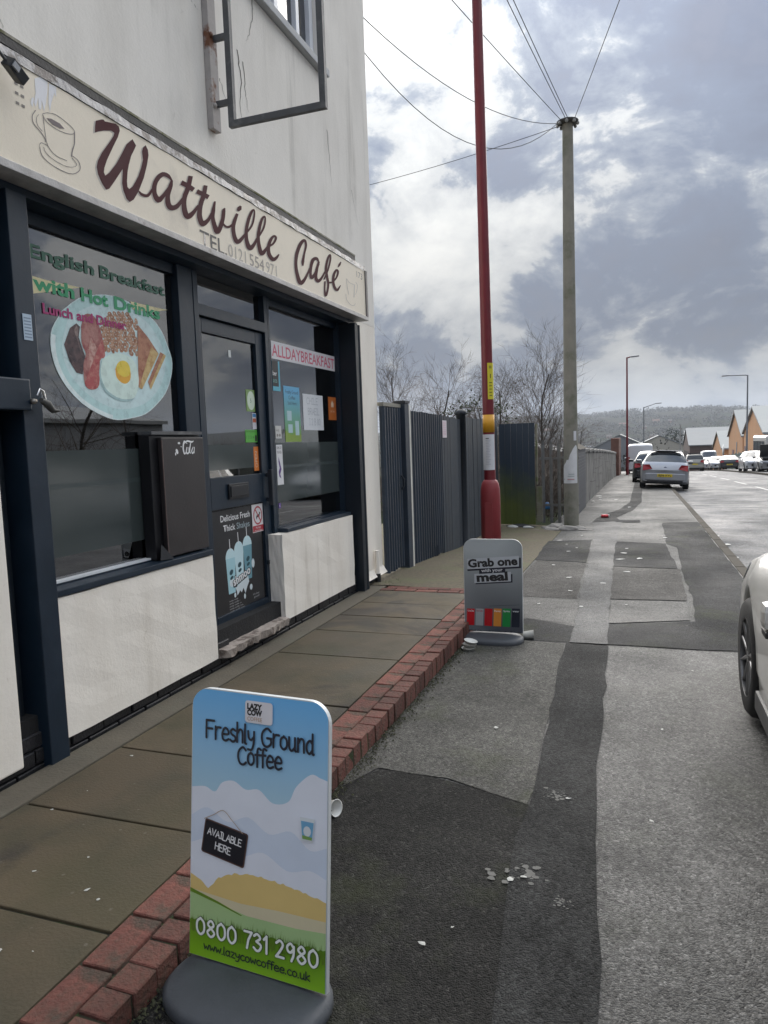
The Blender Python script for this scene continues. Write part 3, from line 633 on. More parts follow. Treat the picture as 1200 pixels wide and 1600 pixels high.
CUP_S=[
[(2.651,3.006,2.65,3.008),(2.661,3.012,2.66,3.014),(2.671,3.018,2.671,3.02),(2.683,3.023,2.683,3.026),(2.698,3.028,2.699,3.03),(2.715,3.032,2.716,3.035),(2.733,3.034,2.735,3.037),(2.754,3.033,2.756,3.036),(2.777,3.029,2.779,3.032),(2.797,3.025,2.8,3.028),(2.814,3.021,2.817,3.024),(2.829,3.015,2.832,3.018),(2.839,3.01,2.842,3.012),(2.842,3.004,2.846,3.006),(2.841,2.999,2.844,2.999),(2.835,2.994,2.837,2.992),(2.826,2.989,2.826,2.986),(2.811,2.983,2.81,2.98),(2.794,2.979,2.793,2.976),(2.773,2.976,2.772,2.973),(2.75,2.974,2.748,2.971),(2.728,2.974,2.726,2.971),(2.708,2.976,2.706,2.973),(2.689,2.979,2.686,2.976),(2.673,2.984,2.671,2.981),(2.664,2.99,2.661,2.987),(2.658,2.998,2.655,2.995),(2.652,3.006,2.649,3.003)],
[(2.652,2.995,2.656,2.997),(2.653,2.975,2.657,2.976),(2.654,2.955,2.657,2.956),(2.655,2.935,2.659,2.937),(2.657,2.914,2.661,2.916),(2.66,2.894,2.663,2.896),(2.667,2.877,2.67,2.88),(2.679,2.865,2.682,2.867),(2.695,2.856,2.698,2.858),(2.714,2.85,2.716,2.853),(2.734,2.848,2.736,2.851),(2.757,2.85,2.758,2.853),(2.78,2.851,2.781,2.854)],
[(2.839,3.002,2.846,3.005),(2.838,2.984,2.845,2.987),(2.836,2.966,2.843,2.969),(2.834,2.95,2.841,2.952),(2.829,2.936,2.835,2.937),(2.822,2.924,2.829,2.924),(2.817,2.912,2.824,2.913),(2.813,2.901,2.82,2.902),(2.811,2.891,2.818,2.892),(2.808,2.881,2.815,2.882)],
[(2.618,2.857,2.622,2.859),(2.619,2.845,2.623,2.847),(2.621,2.833,2.625,2.835),(2.626,2.822,2.63,2.825),(2.638,2.814,2.642,2.817),(2.654,2.807,2.657,2.81),(2.673,2.802,2.676,2.805),(2.695,2.798,2.698,2.801),(2.72,2.795,2.722,2.799),(2.744,2.794,2.746,2.798),(2.768,2.795,2.77,2.798),(2.791,2.797,2.793,2.801),(2.813,2.803,2.813,2.806),(2.833,2.813,2.832,2.816),(2.851,2.826,2.848,2.828),(2.863,2.84,2.859,2.84),(2.867,2.854,2.862,2.852),(2.864,2.867,2.859,2.864),(2.857,2.877,2.853,2.874),(2.846,2.883,2.843,2.88),(2.833,2.886,2.83,2.883),(2.819,2.889,2.816,2.885)],
[(2.641,2.863,2.644,2.865),(2.644,2.856,2.646,2.858),(2.646,2.849,2.649,2.85),(2.653,2.842,2.655,2.844),(2.666,2.835,2.668,2.838),(2.684,2.83,2.686,2.832),(2.704,2.826,2.706,2.828),(2.728,2.823,2.729,2.826),(2.753,2.823,2.755,2.825),(2.777,2.824,2.778,2.827),(2.797,2.829,2.798,2.831),(2.815,2.835,2.815,2.837),(2.829,2.842,2.828,2.843),(2.838,2.848,2.836,2.849),(2.842,2.854,2.839,2.854),(2.842,2.861,2.839,2.859),(2.835,2.867,2.832,2.865),(2.825,2.873,2.822,2.871),(2.814,2.879,2.812,2.876)],
[(2.61,3.007,2.614,3.006),(2.602,2.995,2.605,2.995),(2.593,2.984,2.597,2.984),(2.588,2.972,2.592,2.973),(2.587,2.961,2.591,2.963),(2.589,2.951,2.593,2.953),(2.595,2.941,2.599,2.944),(2.605,2.934,2.609,2.937),(2.618,2.928,2.622,2.931),(2.63,2.922,2.633,2.925),(2.639,2.915,2.643,2.918),(2.646,2.909,2.65,2.912),(2.652,2.902,2.656,2.905),(2.654,2.898,2.658,2.9),(2.654,2.893,2.659,2.895),(2.655,2.889,2.659,2.891)],
[(2.628,2.996,2.63,2.996),(2.622,2.989,2.624,2.989),(2.616,2.982,2.618,2.982),(2.612,2.974,2.615,2.975),(2.611,2.964,2.614,2.966),(2.612,2.954,2.615,2.955),(2.616,2.945,2.618,2.947),(2.623,2.939,2.625,2.941),(2.632,2.934,2.634,2.936),(2.641,2.929,2.644,2.931)],
[(2.62,2.861,2.617,2.86),(2.623,2.867,2.62,2.867),(2.626,2.873,2.623,2.873),(2.63,2.876,2.631,2.879),(2.64,2.878,2.642,2.88),(2.654,2.877,2.656,2.88),(2.667,2.877,2.669,2.88)],
[(6.179,3.001,6.189,3.003),(6.178,2.986,6.189,2.988),(6.178,2.97,6.189,2.973),(6.18,2.956,6.19,2.958),(6.184,2.941,6.194,2.944),(6.189,2.928,6.2,2.93),(6.196,2.913,6.206,2.916),(6.204,2.898,6.214,2.9),(6.213,2.881,6.223,2.884),(6.221,2.865,6.232,2.867)],
[(6.179,3.0,6.188,3.004),(6.203,2.991,6.212,2.995),(6.227,2.982,6.235,2.986),(6.256,2.977,6.263,2.981),(6.293,2.977,6.297,2.981),(6.333,2.98,6.337,2.985),(6.374,2.984,6.378,2.988)],
[(6.367,2.984,6.385,2.988),(6.362,2.959,6.38,2.963),(6.358,2.934,6.375,2.937),(6.353,2.912,6.371,2.915),(6.35,2.894,6.367,2.897),(6.347,2.879,6.364,2.882),(6.344,2.864,6.361,2.867)],
[(6.15,2.86,6.16,2.862),(6.152,2.842,6.162,2.844),(6.154,2.824,6.164,2.827),(6.165,2.809,6.174,2.812),(6.19,2.797,6.198,2.801),(6.223,2.788,6.231,2.792),(6.256,2.782,6.263,2.786),(6.288,2.781,6.292,2.785),(6.319,2.784,6.321,2.788),(6.346,2.789,6.343,2.792),(6.364,2.797,6.356,2.798),(6.375,2.807,6.365,2.807),(6.384,2.816,6.375,2.816)],
[(6.408,3.015,6.415,3.018),(6.424,3.008,6.432,3.011),(6.44,3.002,6.448,3.005),(6.448,2.992,6.457,2.994),(6.444,2.974,6.453,2.975),(6.433,2.952,6.442,2.953),(6.42,2.933,6.429,2.933),(6.407,2.918,6.415,2.918),(6.392,2.906,6.4,2.906),(6.377,2.894,6.385,2.894)],
]
COFFEE_P=[(2.672,2.998),(2.702,3.007),(2.752,3.006),(2.78,2.993),(2.75,2.984),(2.707,2.983)]
DRIP_P=[[(2.621,3.143),(2.657,3.166),(2.697,3.161),(2.689,3.112),(2.677,3.066),(2.662,3.019),(2.653,3.066),(2.645,3.023),(2.632,3.022),(2.633,3.068),(2.615,3.02),(2.607,3.037),(2.62,3.082)],[(2.704,3.159),(2.747,3.162),(2.742,3.114),(2.733,3.131),(2.71,3.08),(2.696,3.028),(2.692,3.072)],[(2.595,3.052),(2.609,3.058),(2.597,3.013),(2.587,3.024)]]
PLATE=[(2.965,2.231),(3.006,2.26),(3.047,2.289),(3.087,2.313),(3.126,2.33),(3.164,2.341),(3.203,2.35),(3.245,2.36),(3.289,2.368),(3.333,2.372),(3.377,2.372),(3.423,2.369),(3.468,2.364),(3.513,2.357),(3.558,2.349),(3.599,2.339),(3.634,2.328),(3.664,2.315),(3.693,2.299),(3.723,2.281),(3.751,2.259),(3.777,2.234),(3.8,2.203),(3.82,2.168),(3.837,2.135),(3.851,2.107),(3.861,2.08),(3.864,2.051),(3.86,2.018),(3.85,1.982),(3.835,1.948),(3.818,1.916),(3.797,1.885),(3.773,1.857),(3.746,1.833),(3.717,1.811),(3.685,1.789),(3.649,1.766),(3.609,1.744),(3.568,1.726),(3.526,1.714),(3.482,1.706),(3.439,1.699),(3.398,1.693),(3.358,1.688),(3.319,1.687),(3.282,1.69),(3.245,1.697),(3.208,1.707),(3.171,1.718),(3.133,1.732),(3.097,1.747),(3.063,1.764),(3.031,1.783),(3.002,1.804),(2.975,1.827),(2.95,1.851),(2.929,1.877),(2.91,1.903),(2.895,1.931),(2.883,1.96),(2.875,1.99),(2.87,2.021),(2.869,2.051),(2.871,2.078),(2.877,2.105),(2.889,2.133),(2.91,2.164),(2.938,2.198)]
WELL=[(3.001,2.196),(3.058,2.229),(3.116,2.263),(3.179,2.29),(3.253,2.306),(3.335,2.314),(3.413,2.316),(3.485,2.311),(3.554,2.3),(3.615,2.281),(3.668,2.251),(3.712,2.213),(3.748,2.174),(3.773,2.137),(3.788,2.098),(3.794,2.059),(3.79,2.02),(3.778,1.98),(3.758,1.942),(3.731,1.905),(3.696,1.869),(3.656,1.837),(3.612,1.81),(3.562,1.786),(3.509,1.769),(3.449,1.756),(3.385,1.749),(3.326,1.749),(3.271,1.756),(3.219,1.77),(3.172,1.787),(3.127,1.807),(3.085,1.83),(3.049,1.855),(3.016,1.882),(2.988,1.912),(2.967,1.944),(2.954,1.98),(2.947,2.019),(2.948,2.06),(2.96,2.103),(2.981,2.149)]
EGG=[(3.231,2.011),(3.253,2.024),(3.276,2.036),(3.299,2.047),(3.324,2.054),(3.349,2.059),(3.377,2.061),(3.41,2.058),(3.445,2.052),(3.475,2.042),(3.495,2.025),(3.51,2.003),(3.52,1.979),(3.525,1.953),(3.526,1.925),(3.522,1.898),(3.514,1.873),(3.502,1.85),(3.489,1.832),(3.478,1.821),(3.467,1.814),(3.451,1.81),(3.427,1.807),(3.398,1.805),(3.37,1.806),(3.344,1.81),(3.319,1.816),(3.295,1.825),(3.272,1.836),(3.251,1.849),(3.234,1.866),(3.222,1.889),(3.213,1.915),(3.21,1.94),(3.213,1.964),(3.222,1.988)]
YOLK=[(3.329,1.969),(3.338,1.983),(3.347,1.997),(3.357,2.007),(3.37,2.014),(3.384,2.018),(3.397,2.02),(3.411,2.019),(3.424,2.015),(3.436,2.008),(3.445,1.997),(3.453,1.982),(3.457,1.967),(3.458,1.951),(3.456,1.934),(3.45,1.92),(3.439,1.908),(3.424,1.899),(3.409,1.894),(3.394,1.893),(3.379,1.896),(3.366,1.901),(3.353,1.908),(3.342,1.917),(3.334,1.928),(3.331,1.941),(3.33,1.955)]
BACON=[(3.089,2.167),(3.099,2.192),(3.108,2.217),(3.122,2.235),(3.143,2.243),(3.169,2.243),(3.191,2.236),(3.207,2.222),(3.22,2.201),(3.23,2.18),(3.236,2.165),(3.24,2.151),(3.243,2.132),(3.25,2.1),(3.256,2.063),(3.256,2.033),(3.244,2.021),(3.227,2.018),(3.212,2.003),(3.205,1.965),(3.201,1.915),(3.194,1.876),(3.182,1.858),(3.167,1.85),(3.151,1.846),(3.133,1.844),(3.114,1.846),(3.099,1.852),(3.09,1.862),(3.085,1.875),(3.082,1.893),(3.081,1.918),(3.083,1.947),(3.086,1.973),(3.094,1.994),(3.104,2.012),(3.109,2.03),(3.103,2.046),(3.092,2.062),(3.085,2.082),(3.084,2.108),(3.087,2.137)]
BSTRIPE=[(3.157,2.121),(3.192,2.076),(3.165,1.986),(3.164,1.887),(3.137,1.885),(3.134,1.977),(3.129,2.056)]
SAUS=[(2.96,2.061),(3.009,2.15),(3.057,2.18),(3.081,2.166),(3.066,2.11),(3.103,2.017),(3.076,1.92),(3.031,1.926),(2.987,1.982)]
TOAST1=[(3.547,2.244),(3.637,2.181),(3.728,2.095),(3.551,1.873),(3.52,1.881),(3.532,2.047),(3.538,2.149)]
CRUST1=[(3.659,2.129),(3.728,2.095),(3.551,1.871),(3.525,1.878)]
TOAST2=[(3.746,2.107),(3.797,2.091),(3.632,1.874),(3.61,1.918)]
CRUST2=[(3.777,2.1),(3.799,2.089),(3.632,1.874),(3.62,1.891)]
BEANS=[(3.318,2.266),(3.358,2.274),(3.397,2.28),(3.428,2.282),(3.465,2.287),(3.298,2.24),(3.336,2.25),(3.379,2.255),(3.409,2.258),(3.439,2.263),(3.481,2.273),(3.249,2.216),(3.289,2.225),(3.324,2.227),(3.357,2.231),(3.388,2.236),(3.431,2.246),(3.467,2.25),(3.499,2.256),(3.539,2.261),(3.272,2.203),(3.302,2.206),(3.337,2.213),(3.365,2.213),(3.409,2.221),(3.448,2.228),(3.483,2.234),(3.522,2.236),(3.252,2.178),(3.276,2.184),(3.31,2.19),(3.346,2.191),(3.381,2.199),(3.421,2.201),(3.464,2.208),(3.49,2.212),(3.536,2.222),(3.265,2.164),(3.298,2.166),(3.333,2.172),(3.367,2.178),(3.402,2.183),(3.437,2.186),(3.478,2.192),(3.504,2.194),(3.254,2.143),(3.294,2.149),(3.321,2.152),(3.358,2.159),(3.394,2.158),(3.43,2.164),(3.472,2.168),(3.506,2.173),(3.272,2.127),(3.303,2.129),(3.338,2.133),(3.377,2.142),(3.41,2.144),(3.451,2.151),(3.479,2.152),(3.52,2.156),(3.261,2.107),(3.284,2.11),(3.321,2.115),(3.358,2.115),(3.388,2.121),(3.431,2.124),(3.473,2.133),(3.503,2.132),(3.534,2.138),(3.267,2.086),(3.312,2.092),(3.334,2.098),(3.374,2.098),(3.407,2.103),(3.446,2.11),(3.487,2.114),(3.52,2.115),(3.255,2.069),(3.288,2.069),(3.323,2.072),(3.351,2.079),(3.397,2.082),(3.43,2.085),(3.471,2.09),(3.504,2.094),(3.478,2.069),(3.527,2.074)]
PEN1=[(2.768,2.365),(2.877,2.362),(3.103,2.37),(2.899,2.312),(2.772,2.278)]
PEN2=[(3.496,2.367),(3.67,2.369),(3.846,2.374),(3.693,2.336),(3.515,2.324)]

# ------------------------------------------------------------------ ground, road, pavement
def gz(y):
    y = max(y, -40.0)
    if y < 110:
        return -.0125 * y - .0002 * y * abs(y)
    if y < 420:
        return -3.795 - .0565 * (y - 110)
    return -21.3 - .004 * (y - 420)


def hills(x, y):
    """wooded ridge beyond the town"""
    if y < 900:
        return 0.0
    k = min(1.0, (y - 900) / 1900.0)
    k = k * k * (3 - 2 * k)
    r = 92 + 16 * math.sin(x * .0011 + .6) + 9 * math.sin(x * .0031 + 2.0) + 4 * math.sin(x * .011)
    return k * r + (3.0 * math.sin(x * .02 + y * .013) if y > 1200 else 0)


GROUND = mat('earth and grass', (0.034, 0.040, 0.026), 0.95, var=0.35, vscale=0.05, bump=0.3, bscale=3, col2=(0.040, 0.036, 0.030), c2=(0.42, 0.56), c2scale=0.012, spec=0.0)
ASPH = tarmac('road asphalt', 0.115, (0.98, 1.0, 1.05), rough=0.64, speck=0.12, wet=0.06, spec=0.18)
xs = [-2600, -1700, -1200, -800, -500, -300, -180, -100, -50, -25, -12, -3.4, 1.0, 16, 30, 60, 120, 200, 320, 500, 800, 1200, 1700, 2600]
ys = [-40, -20, -10, 0, 5, 10, 15, 20, 25, 30, 40, 50, 60, 70, 80, 90, 100, 110, 140, 180, 240, 320, 420, 560, 720, 900, 1050, 1200, 1400, 1600, 1800, 2000, 2200, 2400, 2600, 2800, 3000, 3400, 4000]
b = MB()
b.add([(x, y, gz(y) - 0.22 + hills(x, y)) for y in ys for x in xs],
      [(j * len(xs) + i, j * len(xs) + i + 1, (j + 1) * len(xs) + i + 1, (j + 1) * len(xs) + i) for j in range(len(ys) - 1) for i in range(len(xs) - 1)], True)
tag(b.build('ground', GROUND), kind='structure')


def sheet(name, mat_, left, right, y0, y1, dz, step=1.0, parent=None, nx=1):
    """ribbon of ground between x = left(y) and x = right(y), following the fall of the street"""
    n = max(1, int(math.ceil((y1 - y0) / step)))
    vs, fs = [], []
    for k in range(n + 1):
        y = y0 + (y1 - y0) * k / n
        for i in range(nx + 1):
            x = left(y) + (right(y) - left(y)) * i / nx
            vs.append((x, y, gz(y) + dz))
    w = nx + 1
    fs = [(k * w + i, k * w + i + 1, (k + 1) * w + i + 1, (k + 1) * w + i) for k in range(n) for i in range(nx)]
    return MB().add(vs, fs, True).build(name, mat_, parent, recalc=False)


def bendx(y):
    return 0.0 if y < 30 else 0.00055 * (y - 30) ** 2


def kerbx(y):
    return 1.10 + 0.0018 * y


road = tag(sheet('road', ASPH, kerbx, lambda y: 7.25, -30, 118, -0.105, 2.0), kind='structure')
PAVE = tarmac('pavement tarmac', 0.122, (1.0, 0.975, 0.93), rough=0.66, moss=0.2, spec=0.34)
pav = tag(sheet('pavement', PAVE, lambda y: -1.32 if y < 14.6 else -1.62, kerbx, -30, 118, 0.0, 1.0), kind='structure')
far_pav = tag(sheet('far_pavement', tarmac('far pavement tarmac', 0.13), lambda y: 7.42, lambda y: 11.5, -30, 118, 0.0, 2.0), kind='structure')
KERB = mat('kerb concrete', (0.060, 0.053, 0.043), 0.88, var=0.25, vscale=4, bump=0.3, bscale=40, rnd=0.15, spec=0.15)
kb = MB().box(-.065, .065, -.452, .452, -.2, .0).mesh('kerb_stone')
bm = bmesh.new(); bm.from_mesh(kb); bmesh.ops.bevel(bm, geom=bm.edges[:], offset=.012, segments=1, affect='EDGES'); bm.to_mesh(kb); bm.free()
kb.materials.append(KERB)
for i in range(72):
    y = -1.0 + i * .915
    o = link('kerb_stone', kb, None, pav)
    o.location = (kerbx(y) + .06, y, gz(y) + .006)
    o.rotation_euler = (math.atan(gz(y + .5) - gz(y - .5)), 0, random.uniform(-.006, .006))
box('kerb_far_run', KERB, 7.25, 7.40, -20, 60, -2.2, -2.1, far_pav) if False else None
b = MB()
for k in range(40):
    y = -20 + k * 3.4
    b.obox((7.335, y + 1.7, gz(y + 1.7) - .075), (.07, 0, 0), (0, 1.69, gz(y + 3.4) / 2 - gz(y) / 2), (0, 0, .085))
b.build('kerb_run', KERB, far_pav)

# patches where the pavement has been dug up and relaid
PT = {
 'f': tarmac('worn far tarmac', 0.070, (1.0, 1.0, 0.97), rough=0.66, moss=0.2, speck=0.2, spec=0.3),
 'l': tarmac('worn brown-grey tarmac', 0.085, (1.03, 1.0, 0.90), rough=0.76, moss=0.45, speck=0.2, spec=0.28),
 'd': tarmac('fresh dark tarmac', 0.019, (1, .97, .90), rough=0.85, spec=0.2, speck=0.5, moss=0.35),
 'm': tarmac('worn blue-grey tarmac', 0.036, (0.99, 1.0, 0.99), rough=0.82, speck=0.2, spec=0.16),
 'g': tarmac('smooth grey trench', 0.075, (0.98, 1.0, 1.02), rough=0.64, speck=0.1, spec=0.26),
 'c': tarmac('pale concrete patch', 0.095, (1.0, 0.98, 0.93), rough=0.66, speck=0.1, spec=0.28),
 'w': tarmac('brown worn tarmac', 0.072, (1.06, 1.0, 0.92), rough=0.78, speck=0.2, spec=0.22),
 'k': tarmac('far dark tarmac', 0.028, (0.98, 1.0, 1.04), rough=0.80, speck=0.25, moss=0.4, spec=0.2),
}


def patch(key, pts, dz, jag=0.012):
    """irregular patch draped on the pavement"""
    P = []
    rr = random.Random(int(abs(pts[0][0] * 100 + pts[0][1] * 10)))
    n = len(pts)
    for i in range(n):
        (xa, ya), (xb, yb) = pts[i], pts[(i + 1) % n]
        L = math.hypot(xb - xa, yb - ya)
        k = max(2, int(L / .22))
        for j in range(k):
            t = j / k
            P.append((xa + (xb - xa) * t + rr.uniform(-jag, jag), ya + (yb - ya) * t + rr.uniform(-jag, jag)))
    bm = bmesh.new()
    f = bm.faces.new([bm.verts.new((x, y, 0)) for x, y in P])
    bmesh.ops.triangulate(bm, faces=[f])
    y0, y1 = min(p[1] for p in P), max(p[1] for p in P)
    yy = math.ceil(y0)
    while yy < y1:
        bmesh.ops.bisect_plane(bm, geom=bm.verts[:] + bm.edges[:] + bm.faces[:], plane_co=(0, yy, 0), plane_no=(0, 1, 0))
        yy += 1
    for v in bm.verts:
        v.co.z = gz(v.co.y) + dz
    bmesh.ops.recalc_face_normals(bm, faces=bm.faces[:])
    for f in bm.faces:
        if f.normal.z < 0:
            f.normal_flip()
    me = bpy.data.meshes.new('tarmac_patch'); bm.to_mesh(me); bm.free()
    return link('tarmac_patch', me, PT[key], pav)


patch('d', [(-1.31, -3), (-1.31, 2.75), (-1.16, 3.08), (-.82, 3.04), (-.43, 2.90), (-.36, 2.5), (-.30, 1.6), (-.27, -3)], .004)
patch('m', [(-.27, -3), (-.36, 1.7), (-.45, 2.64), (-.42, 2.92), (-.47, 4.07), (-.53, 5.52), (-.205, 5.52), (-.18, 3.37), (-.10, 1.8), (-.04, -3)], .008)
patch('f', [(-1.31, 5.56), (-1.31, 14.5), (-1.60, 14.7), (-1.60, 60), (1.19, 60), (1.11, 15), (1.09, 5.56)], .002)
patch('l', [(-1.31, 2.76), (-1.16, 3.09), (-.82, 3.05), (-.43, 2.92), (-.47, 4.07), (-.53, 5.52), (-1.31, 5.54)], .0055)
patch('k', [(-1.31, 5.57), (-1.31, 6.05), (-.93, 6.28), (-.50, 6.1), (-.50, 5.57)], .004)
patch('k', [(-.23, 5.57), (-.24, 6.2), (.45, 6.45), (.50, 7.2), (.50, 9.2), (.55, 11.3), (.42, 11.6), (.45, 15.0), (1.12, 15.2), (1.10, 9), (1.09, 5.57)], .006)
patch('c', [(-.24, 6.24), (-.24, 7.22), (.43, 7.26), (.43, 6.49)], .0085)
patch('c', [(-1.05, 6.35), (-1.28, 7.2), (-.56, 7.18), (-.50, 6.15)], .004)
patch('g', [(-.50, 5.54), (-.50, 6.1), (-.57, 8.0), (-.64, 10.8), (-.72, 13.2), (-.85, 14.9), (-.30, 15.3), (-.31, 12), (-.32, 10.8), (-.23, 6.13), (-.22, 5.54)], .010)
patch('w', [(-1.29, 7.25), (-1.29, 9.7), (-.63, 9.55), (-.57, 7.25)], .004)
patch('w', [(-.26, 7.28), (-.30, 9.3), (.48, 9.2), (.45, 7.32)], .0085)
patch('k', [(-1.30, 9.75), (-1.42, 11.8), (-.70, 12.1), (-.63, 9.6)], .007)
patch('k', [(-.31, 9.34), (-.34, 11.85), (.40, 11.65), (.46, 9.24)], .0085)
patch('c', [(-.33, 11.9), (-.31, 15.0), (.40, 15.0), (.36, 13.5), (.46, 11.7)], .004)
patch('c', [(-1.55, 15.3), (-1.50, 26), (-.55, 26), (-.50, 21), (-.90, 16.2), (-.95, 15.3)], .005)
patch('m', [(-.88, 15.0), (-.80, 16.2), (-.40, 18.5), (-.20, 21), (-.15, 30), (-.05, 48), (.25, 48), (.18, 30), (.10, 21), (-.10, 18.2), (-.42, 16.1), (-.30, 15.0)], .009)
patch('c', [(-.10, 15.6), (.12, 18.2), (.30, 21), (.35, 27), (1.05, 27), (1.08, 15.6)], .006)
patch('k', [(-.42, 15.05), (-.40, 15.5), (.05, 15.55), (.05, 15.05)], .013)
patch('c', [(-1.50, 27), (-1.4, 44), (-.25, 44), (-.25, 27)], .006)
patch('c', [(.28, 28), (.34, 44), (1.10, 44), (1.06, 28)], .006)

# white road markings, each stroke its own piece of paint
PAINT = mat('road paint', (0.30, 0.30, 0.29), 0.6, var=0.3, vscale=12, bump=0.2, bscale=80, col2=(0.16, 0.16, 0.16), c2=(0.56, 0.66), c2scale=14)


def stroke_on_road(x0, y0, x1, y1, w):
    d = Vector((x1 - x0, y1 - y0, 0)); L = d.length; d /= L
    n = Vector((-d.y, d.x, 0)) * w / 2
    k = max(1, int(L / 2)); vs = []
    for i in range(k + 1):
        p = Vector((x0, y0, 0)) + d * L * i / k
        for s in (-1, 1):
            q = p + n * s
            vs.append((q.x, q.y, gz(q.y) - .098))
    o = MB().add(vs, [(2 * i, 2 * i + 1, 2 * i + 3, 2 * i + 2) for i in range(k)]).build('lane_marking', PAINT, road, recalc=False)
    for f in o.data.polygons:
        if f.normal.z < 0:
            f.flip()


for y in range(-8, 75, 6):
    x = 4.35 - 0.0001 * (y - 31) ** 2 if y > 31 else 4.4
    stroke_on_road(x + .04, y, x, y + 3.6, .11)
stroke_on_road(1.4, 21.3, 6.6, 21.6, .10)
stroke_on_road(1.4, 30.5, 5.6, 30.9, .07)

# ------------------------------------------------------------------ forecourt of the cafe: slabs, brick edging
FZ = 0.06
SLAB = mat('concrete paving', (0.076, 0.056, 0.031), 0.78, var=0.22, vscale=2.2, bump=0.35, bscale=90, rnd=0.10, col2=(0.038, 0.034, 0.017), c2=(0.44, 0.66), c2scale=1.6)
MORTAR = mat('dark mossy joint', (0.026, 0.023, 0.013), 0.95, var=0.4, vscale=14, bump=0.6, bscale=120, col2=(0.03, 0.05, 0.012), c2=(0.5, 0.6), c2scale=7)
CONC = mat('old concrete', (0.095, 0.082, 0.06), 0.85, var=0.25, vscale=5, bump=0.5, bscale=60, col2=(0.10, 0.095, 0.07), c2=(0.52, 0.68), c2scale=3)
fore = tag(MB().box(-2.62, -1.285, -3, 6.78, -.3, FZ - .010).build('forecourt', MORTAR), kind='structure')
def slab_mat():
    m = SLAB; nt = m.node_tree; bb = nt.nodes['Principled BSDF']
    src = bb.inputs['Base Color'].links[0].from_socket
    tc = nt.nodes.new('ShaderNodeTexCoord')
    n = N(nt, 'ShaderNodeTexNoise', i_Scale=1.15, i_Detail=7.0, i_Roughness=0.58, i_Distortion=0.6); nt.links.new(tc.outputs['Object'], n.inputs['Vector'])
    f = ramp(nt, n.outputs['Fac'], [(0.52, 0.0), (0.60, 0.75)])
    c = mixc(nt, f, src, (0.020, 0.016, 0.012))
    n2 = N(nt, 'ShaderNodeTexNoise', i_Scale=0.9, i_Detail=6.0, i_Roughness=0.6); mp = N(nt, 'ShaderNodeMapping', i_Location=(3.3, 1.7, 0))
    nt.links.new(tc.outputs['Object'], mp.inputs[0]); nt.links.new(mp.outputs[0], n2.inputs['Vector'])
    f2 = ramp(nt, n2.outputs['Fac'], [(0.52, 0.0), (0.70, 0.65)])
    c = mixc(nt, f2, c, (0.052, 0.045, 0.017))
    v = N(nt, 'ShaderNodeTexVoronoi', i_Scale=11.0); nt.links.new(tc.outputs['Object'], v.inputs['Vector'])
    f3 = ramp(nt, v.outputs['Distance'], [(0.045, 0.5), (0.085, 0.0)])
    c = mixc(nt, f3, c, (0.14, 0.125, 0.10))
    nt.links.new(c, bb.inputs['Base Color'])
slab_mat()
sy = [-2.2, -1.3, -.45, .5, 1.06, 1.63, 2.19, 2.77, 3.54, 4.42, 5.05, 5.55, 6.05, 6.58]
for i in range(len(sy) - 1):
    y0, y1 = sy[i] + .006, sy[i + 1] - .006
    rr = random.uniform(-.003, .003)
    o = MB().add([(x, y, z + (rr if z > 0 and x > -2 else 0)) for z in (-.1, FZ) for y in (y0, y1) for x in (-2.405, -1.508)],
                 [(0, 2, 3, 1), (4, 5, 7, 6), (0, 1, 5, 4), (2, 6, 7, 3), (0, 4, 6, 2), (1, 3, 7, 5)]).build('paving_slab', SLAB, fore, bevel=.005)
box('gutter_strip', CONC, -2.60, -2.415, -3, 6.80, -.1, FZ + .004, fore, .006)
BRICK = mat('red paving brick', (0.165, 0.058, 0.043), 0.9, var=0.45, vscale=14, bump=1.0, bscale=70, rnd=0.35, col2=(0.070, 0.050, 0.036), c2=(0.44, 0.64), c2scale=9)


def brick_mesh(dx, dy, dz, bev=.0035):
    bm = bmesh.new()
    bmesh.ops.create_cube(bm, size=1)
    for v in bm.verts:
        v.co = Vector((v.co.x * dx, v.co.y * dy, v.co.z * dz))
    bmesh.ops.bevel(bm, geom=bm.edges[:], offset=bev, segments=1, affect='EDGES')
    me = bpy.data.meshes.new('brick'); bm.to_mesh(me); bm.free()
    me.materials.append(BRICK)
    return me


st_m = brick_mesh(.118, .212, .09)
so_m = brick_mesh(.098, .094, .20)
so_m2 = brick_mesh(.097, .089, .205)
y = -1.5
while y < 6.6:
    o = link('brick', st_m, None, fore); o.location = (-1.44 + random.uniform(-.003, .003), y, FZ - .042 + random.uniform(-.003, .003))
    o.rotation_euler = (random.uniform(-.012, .012), random.uniform(-.02, .02), random.uniform(-.015, .015))
    y += .222
y = -1.5
while y < 6.6:
    o = link('brick', random.choice((so_m, so_m2)), None, fore); o.location = (-1.328 + random.uniform(-.005, .005), y, FZ - .101 + random.uniform(-.004, .003))
    o.rotation_euler = (random.uniform(-.02, .02), random.uniform(-.02, .02), random.uniform(-.03, .03))
    y += .100
x = -2.38
k = 0
cb_m = brick_mesh(.208, .098, .09)
while x < -1.5:
    for j in range(2):
        o = link('brick', cb_m, None, fore); o.location = (x + .1 * j, 6.635 + .107 * j, FZ - .043 + random.uniform(-.003, .002))
        o.rotation_euler = (0, random.uniform(-.01, .01), random.uniform(-.02, .02))
    x += .217
